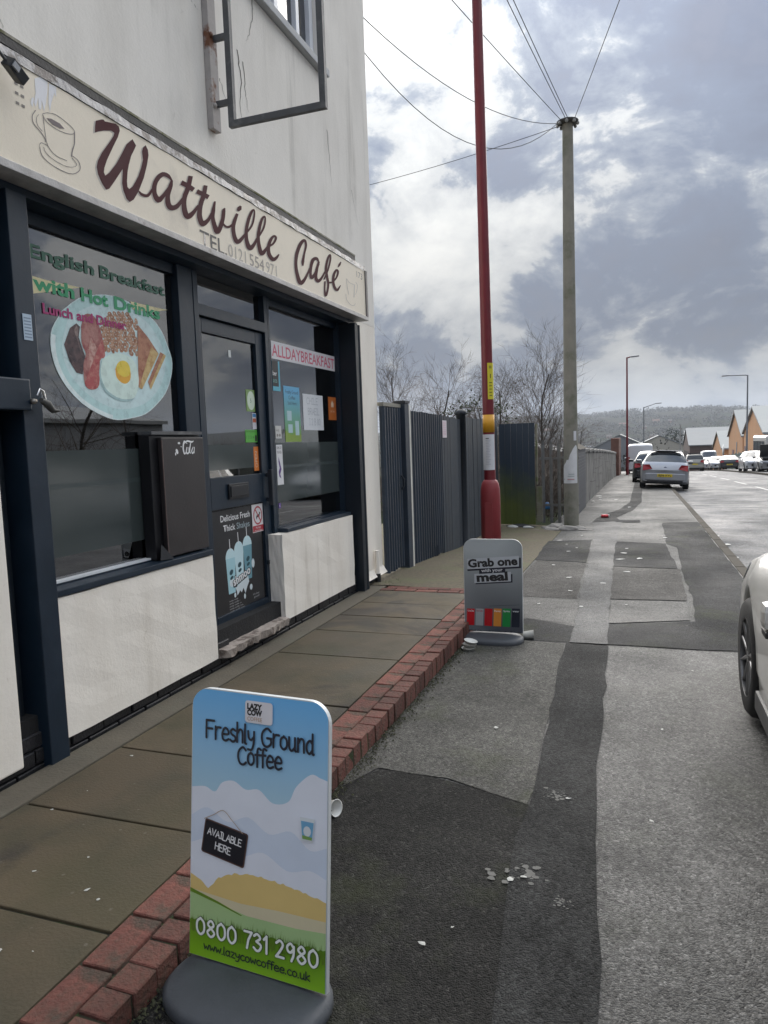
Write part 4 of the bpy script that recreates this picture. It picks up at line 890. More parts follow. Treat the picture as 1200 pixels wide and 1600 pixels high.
# apron of the side gate: rough concrete that runs down to the pavement
APRON = mat('gravelly concrete', (0.10, 0.083, 0.052), 0.88, var=0.5, vscale=28, bump=0.8, bscale=130, col2=(0.10, 0.10, 0.05), c2=(0.5, 0.66), c2scale=2.2)
b = MB(); vs = []
for k in range(9):
    y = 6.78 + k * .92
    for x, dz in ((-7.0, .05), (-2.3, .05), (-1.7, .03), (-1.325, .004)):
        vs.append((x, y, (FZ if x < -2 else FZ * .7 if x < -1.5 else 0) * max(0, 1 - k / 4) + (gz(y) if k > 3 or x > -1.5 else gz(y) * k / 4) + (dz if k > 0 else dz * .2)))
b.add(vs, [(k * 4 + i, k * 4 + i + 1, k * 4 + i + 5, k * 4 + i + 4) for k in range(8) for i in range(3)], True)
tag(b.build('gate_apron', APRON, recalc=False), kind='structure')

# ------------------------------------------------------------------ the cafe building
bld = empty('cafe_building', (-4.5, 3.0, 0))
tag(bld, 'two-storey grey rendered cafe with navy shopfront and cream lettered fascia above', 'building')
b = MB()
FX = -2.60
b.box(-2.9, FX, -4.0, 4.86, 2.72, 6.7)
b.box(-2.9, FX, 4.86, 6.06, 2.72, 4.72)
b.box(-2.9, FX, 4.86, 6.06, 6.05, 6.7)
b.box(-2.9, FX, 6.06, 7.22, 2.72, 6.7)
b.box(-9.0, -2.9, 7.0, 7.22, 0.0, 6.7)
b.box(-9.0, -2.9, -4.0, -3.8, 0.0, 6.7)
b.box(-9.2, -9.0, -4.0, 7.22, 0.0, 6.7)
b.build('wall', RENDER, bld)
b = MB(); b.box(-2.9, -2.602, 6.635, 7.22, .16, 2.72)
b.add([(-2.602, 6.66, .16), (-2.602, 7.23, .16), (-2.555, 7.235, .125), (-2.555, 6.655, .125), (-2.602, 6.66, .20), (-2.602, 7.23, .20)],
      [(3, 2, 5, 4), (0, 1, 2, 3), (1, 5, 2), (0, 3, 4)])
b.build('corner_pier', WHITE_R, bld)
box('pier_base', NAVYD, -2.9, -2.615, 6.60, 7.19, -.2, .16, bld)
box('side_wall_panel', WHITE_R, -2.9, -2.598, -4.0, 2.37, .11, 2.72, bld, .008)
ROOFT = mat('slate', (0.07, 0.07, 0.08), 0.7, bump=0.3, bscale=12)
MB().add([(-9.4, -4.2, 6.72), (-2.4, -4.2, 6.72), (-2.4, 7.4, 6.72), (-9.4, 7.4, 6.72), (-5.9, -4.2, 8.9), (-5.9, 7.4, 8.9)],
         [(0, 3, 2, 1), (0, 4, 5, 3), (1, 2, 5, 4), (0, 1, 4), (2, 3, 5)]).build('roof', ROOFT, bld)
box('chimney', mat('house brick', (.20, .12, .09), .85, var=.2, vscale=.3), -5.0, -4.3, 6.55, 7.18, 7.4, 9.6, bld)
# black-painted brick plinth under the panels
BLK = mat('black painted brick', (0.014, 0.014, 0.016), 0.45, var=0.4, vscale=12, bump=0.5, bscale=70, col2=(0.16, 0.15, 0.14), c2=(0.66, 0.70), c2scale=16, rnd=0.3)
pl = box('plinth', mat('black joint', (0.010, 0.010, 0.011), 0.8, bump=.4), -2.85, -2.640, -1.0, 6.62, -.2, .30, bld)
pb = brick_mesh(.03, .214, .066, .004); pb.materials.clear(); pb.materials.append(BLK)
for row in range(3):
    y = -.9 + (row % 2) * .11
    while y < 6.5:
        if not (4.07 < y < 5.05 and row > 1):
            o = link('brick', pb, None, pl); o.location = (-2.637 + random.uniform(-.004, .004), y, FZ - .034 + row * .076 + .012)
            o.rotation_euler = (random.uniform(-.01, .01), 0, random.uniform(-.01, .01))
        y += .224
# cream stall-riser panels
for (y0, y1, z0, z1) in ((2.625, 3.965, .135, .825), (4.935, 6.40, .15, .828)):
    bm = bmesh.new(); bmesh.ops.create_cube(bm, size=1)
    for v in bm.verts:
        v.co = Vector((-2.68 + v.co.x * .16, (y0 + y1) / 2 + v.co.y * (y1 - y0), (z0 + z1) / 2 + v.co.z * (z1 - z0)))
    bmesh.ops.subdivide_edges(bm, edges=bm.edges[:], cuts=6, use_grid_fill=True)
    for v in bm.verts:
        v.co += Vector((random.uniform(-.0025, .0025), random.uniform(-.003, .003), random.uniform(-.003, .003)))
    me = bpy.data.meshes.new('stall_riser'); bm.to_mesh(me); bm.free()
    link('stall_riser', me, WHITE_R, bld)
# broken concrete door step
STEP = mat('broken step concrete', (0.36, 0.31, 0.27), 0.9, var=0.25, vscale=14, bump=0.9, bscale=55, col2=(0.15, 0.12, 0.10), c2=(0.5, 0.6), c2scale=11)
b = MB(); vs = []; rr = random.Random(5); nst = 26
for i in range(nst + 1):
    y = 4.0 + 1.06 * i / nst
    e = -2.550 + rr.uniform(-.012, .006) + .008 * math.sin(i * .9) - (.06 if i > nst - 4 else 0)
    vs += [(-2.80, y, .195), (e, y, .180 + rr.uniform(-.003, .002)), (e - rr.uniform(.004, .014), y, .125 + rr.uniform(-.006, .006)), (-2.80, y, .10)]
b.add(vs, [(i * 4 + j, i * 4 + (j + 1) % 4, i * 4 + 4 + (j + 1) % 4, i * 4 + 4 + j) for i in range(nst) for j in range(4)])
b.add(vs[:4], [(3, 2, 1, 0)]); b.add(vs[-4:], [(0, 1, 2, 3)])
b.build('door_step', STEP, bld)
box('threshold', mat('galvanised', (0.45, 0.46, 0.47), 0.4, metal=.7), -2.79, -2.685, 4.10, 5.03, .196, .212, bld)
# navy joinery
GX = -2.745          # plane of the glass
b = MB(); b.box(-2.86, -2.60, 2.372, 6.632, 2.665, 2.718); b.build('shopfront_head', NAVY, bld)
box('shopfront_post', NAVY, -2.80, -2.575, 2.505, 2.618, .02, 2.663, bld, .004)
b = MB(); b.box(-2.86, -2.735, 2.372, 2.503, .02, 2.663); b.build('side_board', NAVYD, bld)  # recess shade put into the colour: board and guides darker than the post
box('shutter_guide', NAVYD, -2.733, -2.66, 2.40, 2.435, .03, 2.66, bld, .004)
box('shutter_guide', NAVYD, -2.733, -2.70, 2.455, 2.490, .03, 2.66, bld, .004)
wf = MB(); wf.box(-2.79, -2.70, 2.620, 2.655, .87, 2.663); wf.box(-2.79, -2.70, 2.620, 3.90, .828, .868)
wf.box(-2.79, -2.72, 2.657, 3.90, 2.60, 2.662)
w1 = wf.build('window_frame', NAVY, bld)
box('sill', NAVY, -2.698, -2.592, 2.622, 3.968, .829, .862, w1, .004)
box('sill_trim', mat('white trim', (0.62, 0.64, 0.66), 0.5), -2.742, -2.700, 2.66, 3.50, .871, .882, w1)
GLS = MB().box(GX - .008, GX, 2.657, 3.898, .870, 2.598).build('pane', GLASS, w1)
box('shopfront_mullion', NAVY, -2.84, -2.695, 3.902, 4.058, .83, 2.663, bld, .004)
df = MB(); df.box(-2.80, -2.692, 4.060, 4.112, .215, 2.663); df.box(-2.80, -2.700, 5.008, 5.058, .215, 2.663)
df.box(-2.80, -2.696, 4.114, 5.006, 2.385, 2.458)
dfo = df.build('door_frame', NAVY, bld, bevel=.003)
MB().box(GX - .008, GX, 4.114, 5.006, 2.46, 2.662).build('fanlight_pane', GLASS, dfo)
dr = MB(); D0, D1 = -2.770, -2.722
dr.box(D0, D1, 4.118, 4.175, .218, 2.378); dr.box(D0, D1, 4.890, 5.002, .218, 2.378)
dr.box(D0, D1, 4.177, 4.888, 2.285, 2.378); dr.box(D0, D1, 4.177, 4.888, 1.09, 1.31); dr.box(D0, D1, 4.177, 4.888, .218, .345)
door = dr.build('door', NAVY, bld, bevel=.003)
MB().box(GX - .008, GX, 4.177, 4.888, 1.312, 2.283).build('pane', GLASS, door)
box('lower_panel', mat('smoked panel', (0.018, 0.018, 0.02), 0.12, var=.1), GX - .01, GX + .004, 4.177, 4.888, .347, 1.088, door)
hb = MB(); hb.box(-2.70, -2.665, 4.938, 4.966, 1.06, 1.335); hb.box(-2.7215, -2.70, 4.942, 4.962, 1.09, 1.12); hb.box(-2.7215, -2.70, 4.942, 4.962, 1.28, 1.31)
hb.build('pull_handle', mat('dark anodised', (0.05, 0.055, 0.065), 0.35, metal=.4), door, bevel=.004)
lb = MB(); lb.box(-2.7215, -2.706, 4.385, 4.655, 1.15, 1.258); lb.box(-2.7055, -2.700, 4.40, 4.64, 1.165, 1.243)
lb.build('letter_box', mat('black iron', (0.012, 0.013, 0.016), 0.35), door, bevel=.003)
box('kick_trim', NAVYD, -2.7215, -2.712, 4.90, 4.925, .6, .63, door)
wf = MB(); wf.box(-2.79, -2.70, 5.060, 5.085, .87, 2.663); wf.box(-2.79, -2.70, 5.060, 6.47, .828, .868); wf.box(-2.79, -2.72, 5.087, 6.445, 2.61, 2.662)
wf.box(-2.79, -2.70, 6.447, 6.47, .87, 2.663)
w2 = wf.build('window_frame', NAVY, bld)
box('sill', NAVY, -2.698, -2.612, 5.06, 6.40, .831, .862, w2, .004)
MB().box(GX - .008, GX, 5.087, 6.445, .870, 2.608).build('pane', GLASS, w2)
box('shopfront_jamb', NAVYD, -2.84, -2.53, 6.472, 6.548, .01, 2.66, bld, .004)
b = MB(); b.tube([(-2.56, 6.592, .02), (-2.56, 6.592, 2.65)], .034, 12); b.build('downpipe', NAVYD, bld)
b = MB(); b.tube([(-2.565, 6.95, .12), (-2.565, 6.95, .40)], .024, 10); b.build('waste_pipe', WHITE_R, bld)
b = MB(); b.tube([(-2.562, 6.95, -.06), (-2.562, 6.95, .155)], .03, 10); b.build('pipe_foot', mat('black plastic', (0.015, 0.016, 0.018), 0.4), bld)
# frosted privacy film on the lower part of the panes
FROST = mat('frosted film', (0.050, 0.062, 0.061), 0.12, var=0.05, vscale=1, spec=.8)
FROST2 = mat('frosted film stripe', (0.055, 0.07, 0.07), 0.2, var=0.05)
def film(y0, y1, z0, z1, parent):
    fr = Frame((GX, 0, 0), (0, 1, 0), (0, 0, 1))
    zs = 1.345
    polys = [rect(y0, y1, max(z0, zs + .012), z1)]
    if z0 < zs:
        polys.append(rect(y0, y1, z0, zs - .012))
    flat('frosted_film', fr, polys, FROST, .0012, parent)
    if z0 < zs:
        flat('film_stripe', fr, [rect(y0, y1, zs - .012, zs + .012)], FROST2, .0010, parent)
film(2.658, 3.897, .99, 1.525, w1)
film(4.178, 4.887, 1.36, 1.535, door)
film(5.088, 6.444, 1.06, 1.54, w2)
# dim room behind
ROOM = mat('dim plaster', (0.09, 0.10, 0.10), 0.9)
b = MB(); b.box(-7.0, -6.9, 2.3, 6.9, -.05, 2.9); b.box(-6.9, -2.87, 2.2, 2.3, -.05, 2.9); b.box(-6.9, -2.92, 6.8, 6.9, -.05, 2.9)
b.build('inner_wall', ROOM, bld)
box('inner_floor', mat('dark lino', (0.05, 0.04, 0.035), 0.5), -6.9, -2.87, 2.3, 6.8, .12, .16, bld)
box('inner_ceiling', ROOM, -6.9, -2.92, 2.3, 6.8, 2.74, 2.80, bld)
ct = empty('service_counter', (-5.4, 4.6, .16)); tag(ct, 'dim service counter inside the cafe behind the glass', 'counter')
box('counter_body', mat('counter wood', (0.12, 0.07, 0.04), 0.5), -5.7, -5.1, 3.2, 6.2, .16, 1.05, ct)
box('counter_top', mat('counter top', (0.2, 0.2, 0.2), 0.4), -5.74, -5.06, 3.15, 6.25, 1.053, 1.09, ct)
# upstairs window
UPV = mat('white upvc', (0.72, 0.74, 0.78), 0.35, var=.04)
uf = MB(); ux0, ux1 = -2.72, -2.652
uf.box(ux0, ux1, 4.862, 4.92, 4.79, 6.05); uf.box(ux0, ux1, 5.99, 6.058, 4.79, 6.05); uf.box(ux0, ux1, 4.922, 5.988, 4.79, 4.85); uf.box(ux0, ux1, 4.922, 5.988, 5.99, 6.05)
uf.box(ux0, ux1, 5.33, 5.40, 4.852, 5.988); uf.box(ux0, ux1, 5.72, 5.78, 4.852, 5.988)
uw = uf.build('upstairs_window', UPV, bld, bevel=.004)
for (a0, a1) in ((4.924, 5.328), (5.402, 5.718), (5.782, 5.986)):
    MB().box(-2.70, -2.692, a0, a1, 4.854, 5.986).build('pane', GLASS, uw)
b = MB(); b.box(-2.80, -2.545, 4.78, 6.14, 4.725, 4.785); b.build('sill', mat('painted stone', (0.42, 0.43, 0.44), 0.7, bump=.2), uw, bevel=.006)
b = MB()
for k in range(14):
    b.box(-2.86, -2.815, 4.90, 6.02, 4.86 + k * .08, 4.865 + k * .08)
b.build('blind', mat('pale blind', (0.6, 0.62, 0.66), 0.7), uw)
box('curtain', mat('net curtain', (0.55, 0.57, 0.62), 0.9), -2.90, -2.88, 4.86, 6.06, 4.72, 6.05, uw)
# hairline cracks in the render
CRK = mat('crack', (0.10, 0.09, 0.08), 0.9)
wf_ = Frame((FX, 0, 0), (0, 1, 0), (0, 0, 1))
def crack(pts, w=.004):
    rr = random.Random(int(pts[0][0] * 100)); P = []
    for (a, c), (a2, c2) in zip(pts, pts[1:]):
        for k in range(6):
            t = k / 6; P.append((a + (a2 - a) * t + rr.uniform(-.008, .008), c + (c2 - c) * t + rr.uniform(-.008, .008)))
    rb = [(a - w / 2 * (1 - i / len(P)), c, a + w / 2 * (1 - i / len(P)) + .001, c) for i, (a, c) in enumerate(P)]
    strips('crack', wf_, [rb], CRK, .0015, bld)
crack([(6.16, 4.30), (6.18, 4.1), (6.2, 3.95), (6.23, 3.78)], .008)
crack([(6.70, 3.95), (6.78, 3.8), (6.86, 3.62)], .005)
crack([(4.87, 4.70), (4.86, 4.55), (4.80, 4.42), (4.74, 4.35)], .009)
crack([(4.15, 4.26), (4.05, 4.28), (3.9, 4.36)], .006)
crack([(4.37, 3.95), (4.42, 3.85), (4.50, 3.78)], .006)
crack([(4.62, 4.25), (4.66, 4.05), (4.62, 3.9), (4.66, 3.72)], .014)
crack([(4.70, 4.20), (4.71, 4.0), (4.74, 3.85)], .010)
crack([(2.56, 3.52), (2.55, 3.42), (2.6, 3.34)], .006)

# ------------------------------------------------------------------ fascia sign
SIGNX = -2.48
fs_ = empty('fascia_sign', (-2.54, 4.5, 2.7)); tag(fs_, 'long weathered cream fascia board with brown script lettering above the cafe windows', 'sign')
CREAM = mat('aged cream sign paint', (0.80, 0.72, 0.585), 0.6, var=0.08, vscale=2, bump=0.1, bscale=50, col2=(0.50, 0.45, 0.38), c2=(0.58, 0.8), c2scale=1.6)
box('sign_board', CREAM, -2.598, SIGNX, -1.2, 6.655, 2.738, 3.165, fs_)
ALU = mat('dull aluminium trim', (0.40, 0.39, 0.38), 0.5, var=0.3, vscale=10, metal=0.3, bump=0.2, col2=(0.20, 0.18, 0.16), c2=(0.6, 0.72), c2scale=9)
box('bottom_rail', ALU, -2.598, -2.468, -1.2, 6.70, 2.700, 2.736, fs_, .003)
box('end_rail', mat('dark end trim', (0.10, 0.09, 0.09), .5), -2.598, -2.470, 6.657, 6.70, 2.738, 3.17, fs_)
TAPE = mat('peeling flashing tape', (0.30, 0.295, 0.295), 0.42, var=0.35, vscale=16, bump=0.8, bscale=30, metal=0.2, col2=(0.10, 0.085, 0.075), c2=(0.48, 0.56), c2scale=13)
b = MB(); vs = []; rr = random.Random(2); n = 90
for i in range(n + 1):
    y = -1.2 + 7.86 * i / n
    vs += [(-2.474 + rr.uniform(-.003, .003), y, 3.166 + rr.uniform(-.004, .004)), (-2.482 + rr.uniform(-.004, .004), y, 3.212 + rr.uniform(-.003, .002)), (-2.60, y, 3.245)]
b.add(vs, [(3 * i + j, 3 * i + j + 1, 3 * i + 4 + j, 3 * i + 3 + j) for i in range(n) for j in range(2)])
b.build('flashing_tape', TAPE, fs_)
box('lead_flashing', mat('dark lead', (0.035, 0.032, 0.03), 0.6, var=.3, vscale=12, bump=.4), -2.598, -2.53, -1.2, 6.55, 3.247, 3.285, fs_)  # strip of dark lead flashing above the tape
MOSSY = mat('mossy ledge', (0.33, 0.31, 0.25), 0.9, var=.3, vscale=14, bump=.8, bscale=45, col2=(0.14, 0.14, 0.06), c2=(.5, .6), c2scale=9)
b = MB(); b.add([(-2.598, -1.2, 3.287), (-2.528, -1.2, 3.287), (-2.528, -1.2, 3.300), (-2.598, -1.2, 3.335), (-2.598, 6.55, 3.287), (-2.528, 6.55, 3.287), (-2.528, 6.55, 3.300), (-2.598, 6.55, 3.335)],
                 [(0, 1, 2, 3), (7, 6, 5, 4), (1, 5, 6, 2), (2, 6, 7, 3), (0, 4, 5, 1), (0, 3, 7, 4)]); b.build('ledge', MOSSY, fs_)
SF = Frame((SIGNX, 0, 0), (0, 1, 0), (0, 0, 1))
BROWN = ink('brown script', (0.078, 0.026, 0.028), .9)
GHOST = ink('old shadow', (0.50, 0.455, 0.40), .6)
flat('lettering', SF, [WATT_W], BROWN, .0016, fs_)
for rb in WATT_S:
    strips('letter_stroke', SF, [rb], BROWN, .0020, fs_)
flat('letter_shadow', SF, [[(a - .012, c - .008) for a, c in WATT_W]], GHOST, .0006, fs_)
for rb in WATT_S:
    strips('letter_shadow', SF, [[(r[0] - .012, r[1] - .007, r[2] - .012, r[3] - .007) for r in rb]], GHOST, .0008, fs_)
[strips('cup_drawing', SF, [q], m_, .0016, fs_) for q, m_ in [(q, ink('grey line', (0.16, 0.14, 0.14))) for q in CUP_S[:8]] + [(q, ink('faded line', (0.40, 0.37, 0.34))) for q in CUP_S[8:]]]
#'grey line', (0.16, 0.14, 0.14)), .0016, fs_)
#strips('cup_drawing', SF, CUP_S[8:], ink('faded line', (0.40, 0.37, 0.34)), .0016, fs_)
flat('coffee_patch', SF, [COFFEE_P], ink('coffee', (0.14, 0.11, 0.11)), .0014, fs_)
flat('peeled_paint', SF, DRIP_P, ink('bare primer', (0.74, 0.74, 0.76)), .0011, fs_)
BLKI = ink('black', (0.016, 0.015, 0.016))
FADE = ink('worn black', (0.20, 0.18, 0.16))
text('lettering', SF, 'TEL.', 3.845, 2.738, .088, BLKI, .0016, fs_, width=.30, bold=.008)
text('lettering', SF, '0121', 4.165, 2.742, .080, ink('ghost letters', (0.36, 0.33, 0.29)), .0016, fs_, width=.22)
text('lettering', SF, '554', 4.435, 2.742, .080, FADE, .0016, fs_, width=.20)
text('lettering', SF, '971', 4.665, 2.744, .078, ink('ghost letters', (0.36, 0.33, 0.29)), .0016, fs_, width=.16)
text('lettering', SF, '173', 6.44, 3.07, .055, FADE, .0016, fs_, width=.15)
# soot where the script's paint flaked near the lamp
for k in range(2):
    for z in (2.99, 3.03, 3.07):
        flat('flaked_mark', SF, [rect(2.505 + .03 * k, 2.523 + .03 * k, z, z + .012)], FADE, .0013, fs_)

# ------------------------------------------------------------------ floodlight over the sign
fl = empty('floodlight', (-2.44, 2.38, 3.10)); tag(fl, 'small black floodlight on an arm at the left end of the fascia', 'light')
BP = mat('black casting', (0.012, 0.013, 0.016), 0.38)
b = MB(); b.obox((-2.40, 2.435, 3.075), (.022, 0, -.01), (.0, .036, -.024), (.006, .012, .019)); b.build('lamp_housing', BP, fl, bevel=.004)
b = MB(); b.tube([(-2.47, 2.34, 3.20), (-2.44, 2.37, 3.16), (-2.41, 2.405, 3.10)], .007, 8); b.build('arm', BP, fl)
b = MB(); b.obox((-2.376, 2.418, 3.078), (.004, 0, 0), (0, .014, -.008), (0, .006, .012)); b.build('sensor', mat('grey lens', (.25, .26, .28), .3), fl)
b = MB(); b.obox((-2.472, 2.33, 3.20), (.008, 0, 0), (0, .03, 0), (0, 0, .022)); b.build('mounting_plate', BP, fl, bevel=.003)

# ------------------------------------------------------------------ empty projecting sign frame
pf = empty('projecting_frame', (-2.6, 4.25, 3.56)); tag(pf, 'empty grey metal hanging-sign frame projecting from the wall on a rusty bar', 'sign frame')
STEEL = mat('weathered steel', (0.085, 0.088, 0.092), 0.55, var=.3, vscale=9, bump=.2, bscale=60, col2=(0.16, 0.16, 0.16), c2=(.55, .68), c2scale=6)
RUSTY = mat('painted bar with rust', (0.40, 0.37, 0.35), 0.75, var=.2, vscale=6, bump=.4, bscale=50, col2=(0.17, 0.07, 0.035), c2=(.53, .62), c2scale=5)
b = MB(); b.box(-2.597, -2.555, 4.195, 4.285, 3.555, 6.2); b.build('wall_bar', RUSTY, pf, bevel=.003)
b = MB()
b.box(-2.470, -2.430, 4.235, 4.270, 3.560, 6.1); b.box(-1.830, -1.790, 4.235, 4.270, 3.560, 6.1)
b.box(-2.430, -1.830, 4.236, 4.269, 3.560, 3.600); b.box(-2.430, -1.830, 4.236, 4.269, 6.06, 6.1)
b.build('frame', STEEL, pf)
for z in (3.72, 4.12, 5.2, 5.8):
    box('bracket', STEEL, -2.555, -2.470, 4.238, 4.267, z - .016, z + .016, pf)
for z in (3.70, 4.13):
    b = MB(); b.lathe([(0, .0), (.016, .0), (.016, .01), (.008, .018), (0, .018)], (-2.555, 4.215, z), 'x', 8); b.build('bolt', RUSTY, pf)

# ------------------------------------------------------------------ lock box and latch on the left post
lk = empty('shutter_lock', (-2.6, 2.5, 1.8)); tag(lk, 'navy shutter lock box with padlock tongue on the post beside the big window', 'lock')
box('lock_case', NAVY, -2.655, -2.552, 2.26, 2.535, 1.705, 1.845, lk, .008)
b = MB(); b.lathe([(0, 0), (.013, 0), (.014, .008), (.010, .022), (0, .022)], (-2.552, 2.535, 1.745), 'x', 14); b.build('padlock', mat('brass grey', (.28, .26, .23), .35, metal=.8), lk)
b = MB(); b.tube([(-2.515, 2.55, 1.75), (-2.515, 2.585, 1.735), (-2.51, 2.61, 1.705), (-2.505, 2.645, 1.705)], [.012, .019, .014, .004], 8); b.build('latch_tongue', mat('worn leather grey', (.06, .06, .055), .6), lk)
b = MB(); b.tube([(-2.52, 2.535, 1.77), (-2.515, 2.547, 1.80), (-2.515, 2.567, 1.79), (-2.515, 2.575, 1.75)], .006, 6); b.build('shackle', mat('bright steel', (.6, .6, .6), .25, metal=1), lk)

# ------------------------------------------------------------------ dark menu case by the door
mc = empty('menu_case', (-2.66, 3.75, .87)); tag(mc, 'dark brown display case with torn white script standing on the window sill', 'display case')
DKB = mat('dark brown board', (0.030, 0.025, 0.025), 0.42, var=.2, vscale=6, bump=.1)
box('case_body', mat('black edge', (.008, .008, .01), .4), -2.735, -2.66, 3.475, 3.985, .868, 1.60, mc, .004)
box('case_door', DKB, -2.657, -2.628, 3.545, 3.978, .875, 1.585, mc, .006)
b = MB(); b.box(-2.735, -2.64, 3.475, 3.985, 1.602, 1.622); b.build('case_lid', STEEL, mc)
b = MB(); b.tube([(-2.625, 3.545, .89), (-2.625, 3.545, 1.57)], .004, 6); b.build('edge_trim', mat('chipped brown edge', (.13, .09, .08), .6, var=.4, vscale=20), mc)
b = MB(); b.add([(-2.63, 3.47, .868), (-2.60, 3.56, .868), (-2.66, 3.55, .868), (-2.64, 3.50, .96)], [(0, 1, 3), (1, 2, 3), (2, 0, 3), (0, 2, 1)]); b.build('torn_corner', mat('torn black', (.02, .02, .022), .5), mc)
MF = Frame((-2.628, 0, 0), (0, 1, 0), (0, 0, 1))
WHI = ink('white', (0.78, 0.78, 0.78))
def crib(pts, ws, n=4):
    c = [np.array(p) for p in cr_pts(pts, n)]
    W = np.interp(np.linspace(0, 1, len(c)), np.linspace(0, 1, len(ws)), ws)
    out = []
    for i, p in enumerate(c):
        t = c[min(i + 1, len(c) - 1)] - c[max(i - 1, 0)]; t = t / (np.linalg.norm(t) + 1e-9)
        nn = np.array((-t[1], t[0])) * W[i] / 2
        out.append((*(p + nn), *(p - nn)))
    return out
strips('script_remnant', MF, [
    crib([(3.80, 1.545), (3.77, 1.56), (3.755, 1.52), (3.765, 1.485), (3.785, 1.495)], [.004, .012, .014, .012, .004]),
    crib([(3.765, 1.545), (3.80, 1.562), (3.845, 1.556), (3.87, 1.562)], [.004, .01, .012, .004]),
    crib([(3.795, 1.525), (3.785, 1.49), (3.81, 1.49), (3.815, 1.525)], [.01, .012, .01, .006]),
    crib([(3.835, 1.55), (3.82, 1.50), (3.83, 1.485)], [.008, .012, .006]),
    crib([(3.86, 1.525), (3.843, 1.50), (3.85, 1.485), (3.868, 1.50), (3.872, 1.525), (3.868, 1.485)], [.006, .01, .01, .008, .008, .006])], WHI, .0015, mc)
flat('script_remnant', MF, [ell(3.69, 1.50, .012, .018, 8, .5), ell(3.715, 1.55, .013, .007, 8), ell(3.675, 1.485, .006, .01, 8), ell(3.735, 1.528, .005, .004, 6)], WHI, .0014, mc)

# ------------------------------------------------------------------ big window decal
GF = Frame((GX, 0, 0), (0, 1, 0), (0, 0, 1))
dc = empty('breakfast_decal', (GX, 3.2, 1.7)); tag(dc, 'round breakfast plate photo sticker with green and magenta words on the big window', 'window decal')
def decal(name, polys, col, k, rough=.3, col2=None, sc2=30.0, lim=(.45, .62)):
    m_ = mat('decal ' + name + str(k), col, rough, var=.14, vscale=18, col2=col2, c2=lim, c2scale=sc2)
    return flat(name, GF, polys, m_, .0012 + k * .00006, dc)
decal('plate', [PLATE], (0.70, 0.84, 0.83), 0)
decal('plate_rim', [[(a * .985 + 3.32 * .015, c * .985 + 2.03 * .015) for a, c in PLATE]], (0.52, 0.74, 0.73), 1)
decal('plate_well', [WELL], (0.62, 0.79, 0.79), 2)
decal('bean', [ell(a, c, .020, .015, 7, random.uniform(0, 3)) for a, c in BEANS[::2]], (0.42, 0.21, 0.12), 3, col2=(.28, .12, .06), sc2=60)
decal('bean', [ell(a, c, .019, .014, 7, random.uniform(0, 3)) for a, c in BEANS[1::2]], (0.52, 0.31, 0.20), 11, col2=(.38, .18, .10), sc2=60)
decal('bean_shine', [ell(a - .004, c + .003, .007, .004, 6) for a, c in BEANS], (0.62, 0.47, 0.38), 22)
decal('sausage', [SAUS], (0.12, 0.075, 0.075), 28, col2=(.05, .035, .04), sc2=22)
decal('sausage_shine', [[(a * .45 + .55 * SAUS[2][0], c * .85 + .15 * SAUS[2][1] - .01) for a, c in SAUS[1:6]]], (.30, .22, .20), 28.5, col2=(.14, .09, .09), sc2=40)
decal('bacon', [BACON], (0.46, 0.22, 0.19), 29, col2=(.30, .07, .07), sc2=20)
decal('bacon_fat', [BSTRIPE], (0.62, 0.38, 0.32), 30, col2=(.42, .16, .14), sc2=35)
decal('bacon_edge', [[BACON[i] for i in range(12, 30)]], (0.42, 0.09, 0.09), 31, col2=(.56, .24, .20), sc2=26)
decal('toast', [TOAST1], (0.46, 0.22, 0.13), 32, col2=(.34, .12, .07), sc2=24)
decal('toast', [TOAST2], (0.46, 0.22, 0.13), 32, col2=(.34, .12, .07), sc2=24)
decal('toast_crust', [CRUST1], (0.62, 0.45, 0.20), 34, col2=(.46, .26, .09), sc2=30)
decal('toast_crust', [CRUST2], (0.62, 0.45, 0.20), 34, col2=(.46, .26, .09), sc2=30)
decal('egg_shadow', [[(a - .012, c - .012) for a, c in EGG]], (.40, .58, .58), 35)
decal('egg_white', [EGG], (0.70, 0.86, 0.78), 36)
decal('egg_yolk', [YOLK], (0.80, 0.42, 0.05), 37)
decal('yolk_top', [[(a * .9 + 3.36 * .1 + .008, c * .72 + 1.985 * .28 + .012) for a, c in YOLK]], (0.82, 0.62, 0.08), 38)
decal('pale_rim', [[PLATE[k] for k in range(46, 66)] + [(a * .93 + 3.32 * .07, c * .93 + 2.03 * .07) for a, c in reversed([PLATE[k] for k in range(46, 66)])]], (.78, .89, .88), 38.5)  # paler arc along one side of the plate rim
decal('pennant', [PEN1], (0.80, 0.72, 0.42), 39)
decal('pennant', [PEN2], (0.80, 0.72, 0.42), 39)
GRN = ink('green words', (0.04, 0.36, 0.16)); GRNF = ink('faded green words', (0.075, 0.20, 0.135)); MAG = ink('magenta words', (0.40, 0.025, 0.16))
def phrase(words, a, b, h, m_, off, width, bold):
    n = sum(len(w) for w in words) + .7 * (len(words) - 1); x = a
    for w in words:
        ww = width * len(w) / n
        text('decal_word', GF, w, x, b, h, m_, off, dc, width=ww, bold=bold)
        x += ww + width * .7 / n
phrase(('English', 'Breakfast'), 2.775, 2.455, .062, GRNF, .0040, 1.05, .03)
phrase(('with', 'Hot', 'Drinks'), 2.785, 2.305, .066, GRN, .0042, .98, .035)
phrase(('Lunch', 'and', 'Dinner'), 2.835, 2.198, .048, MAG, .0044, .61, .03)

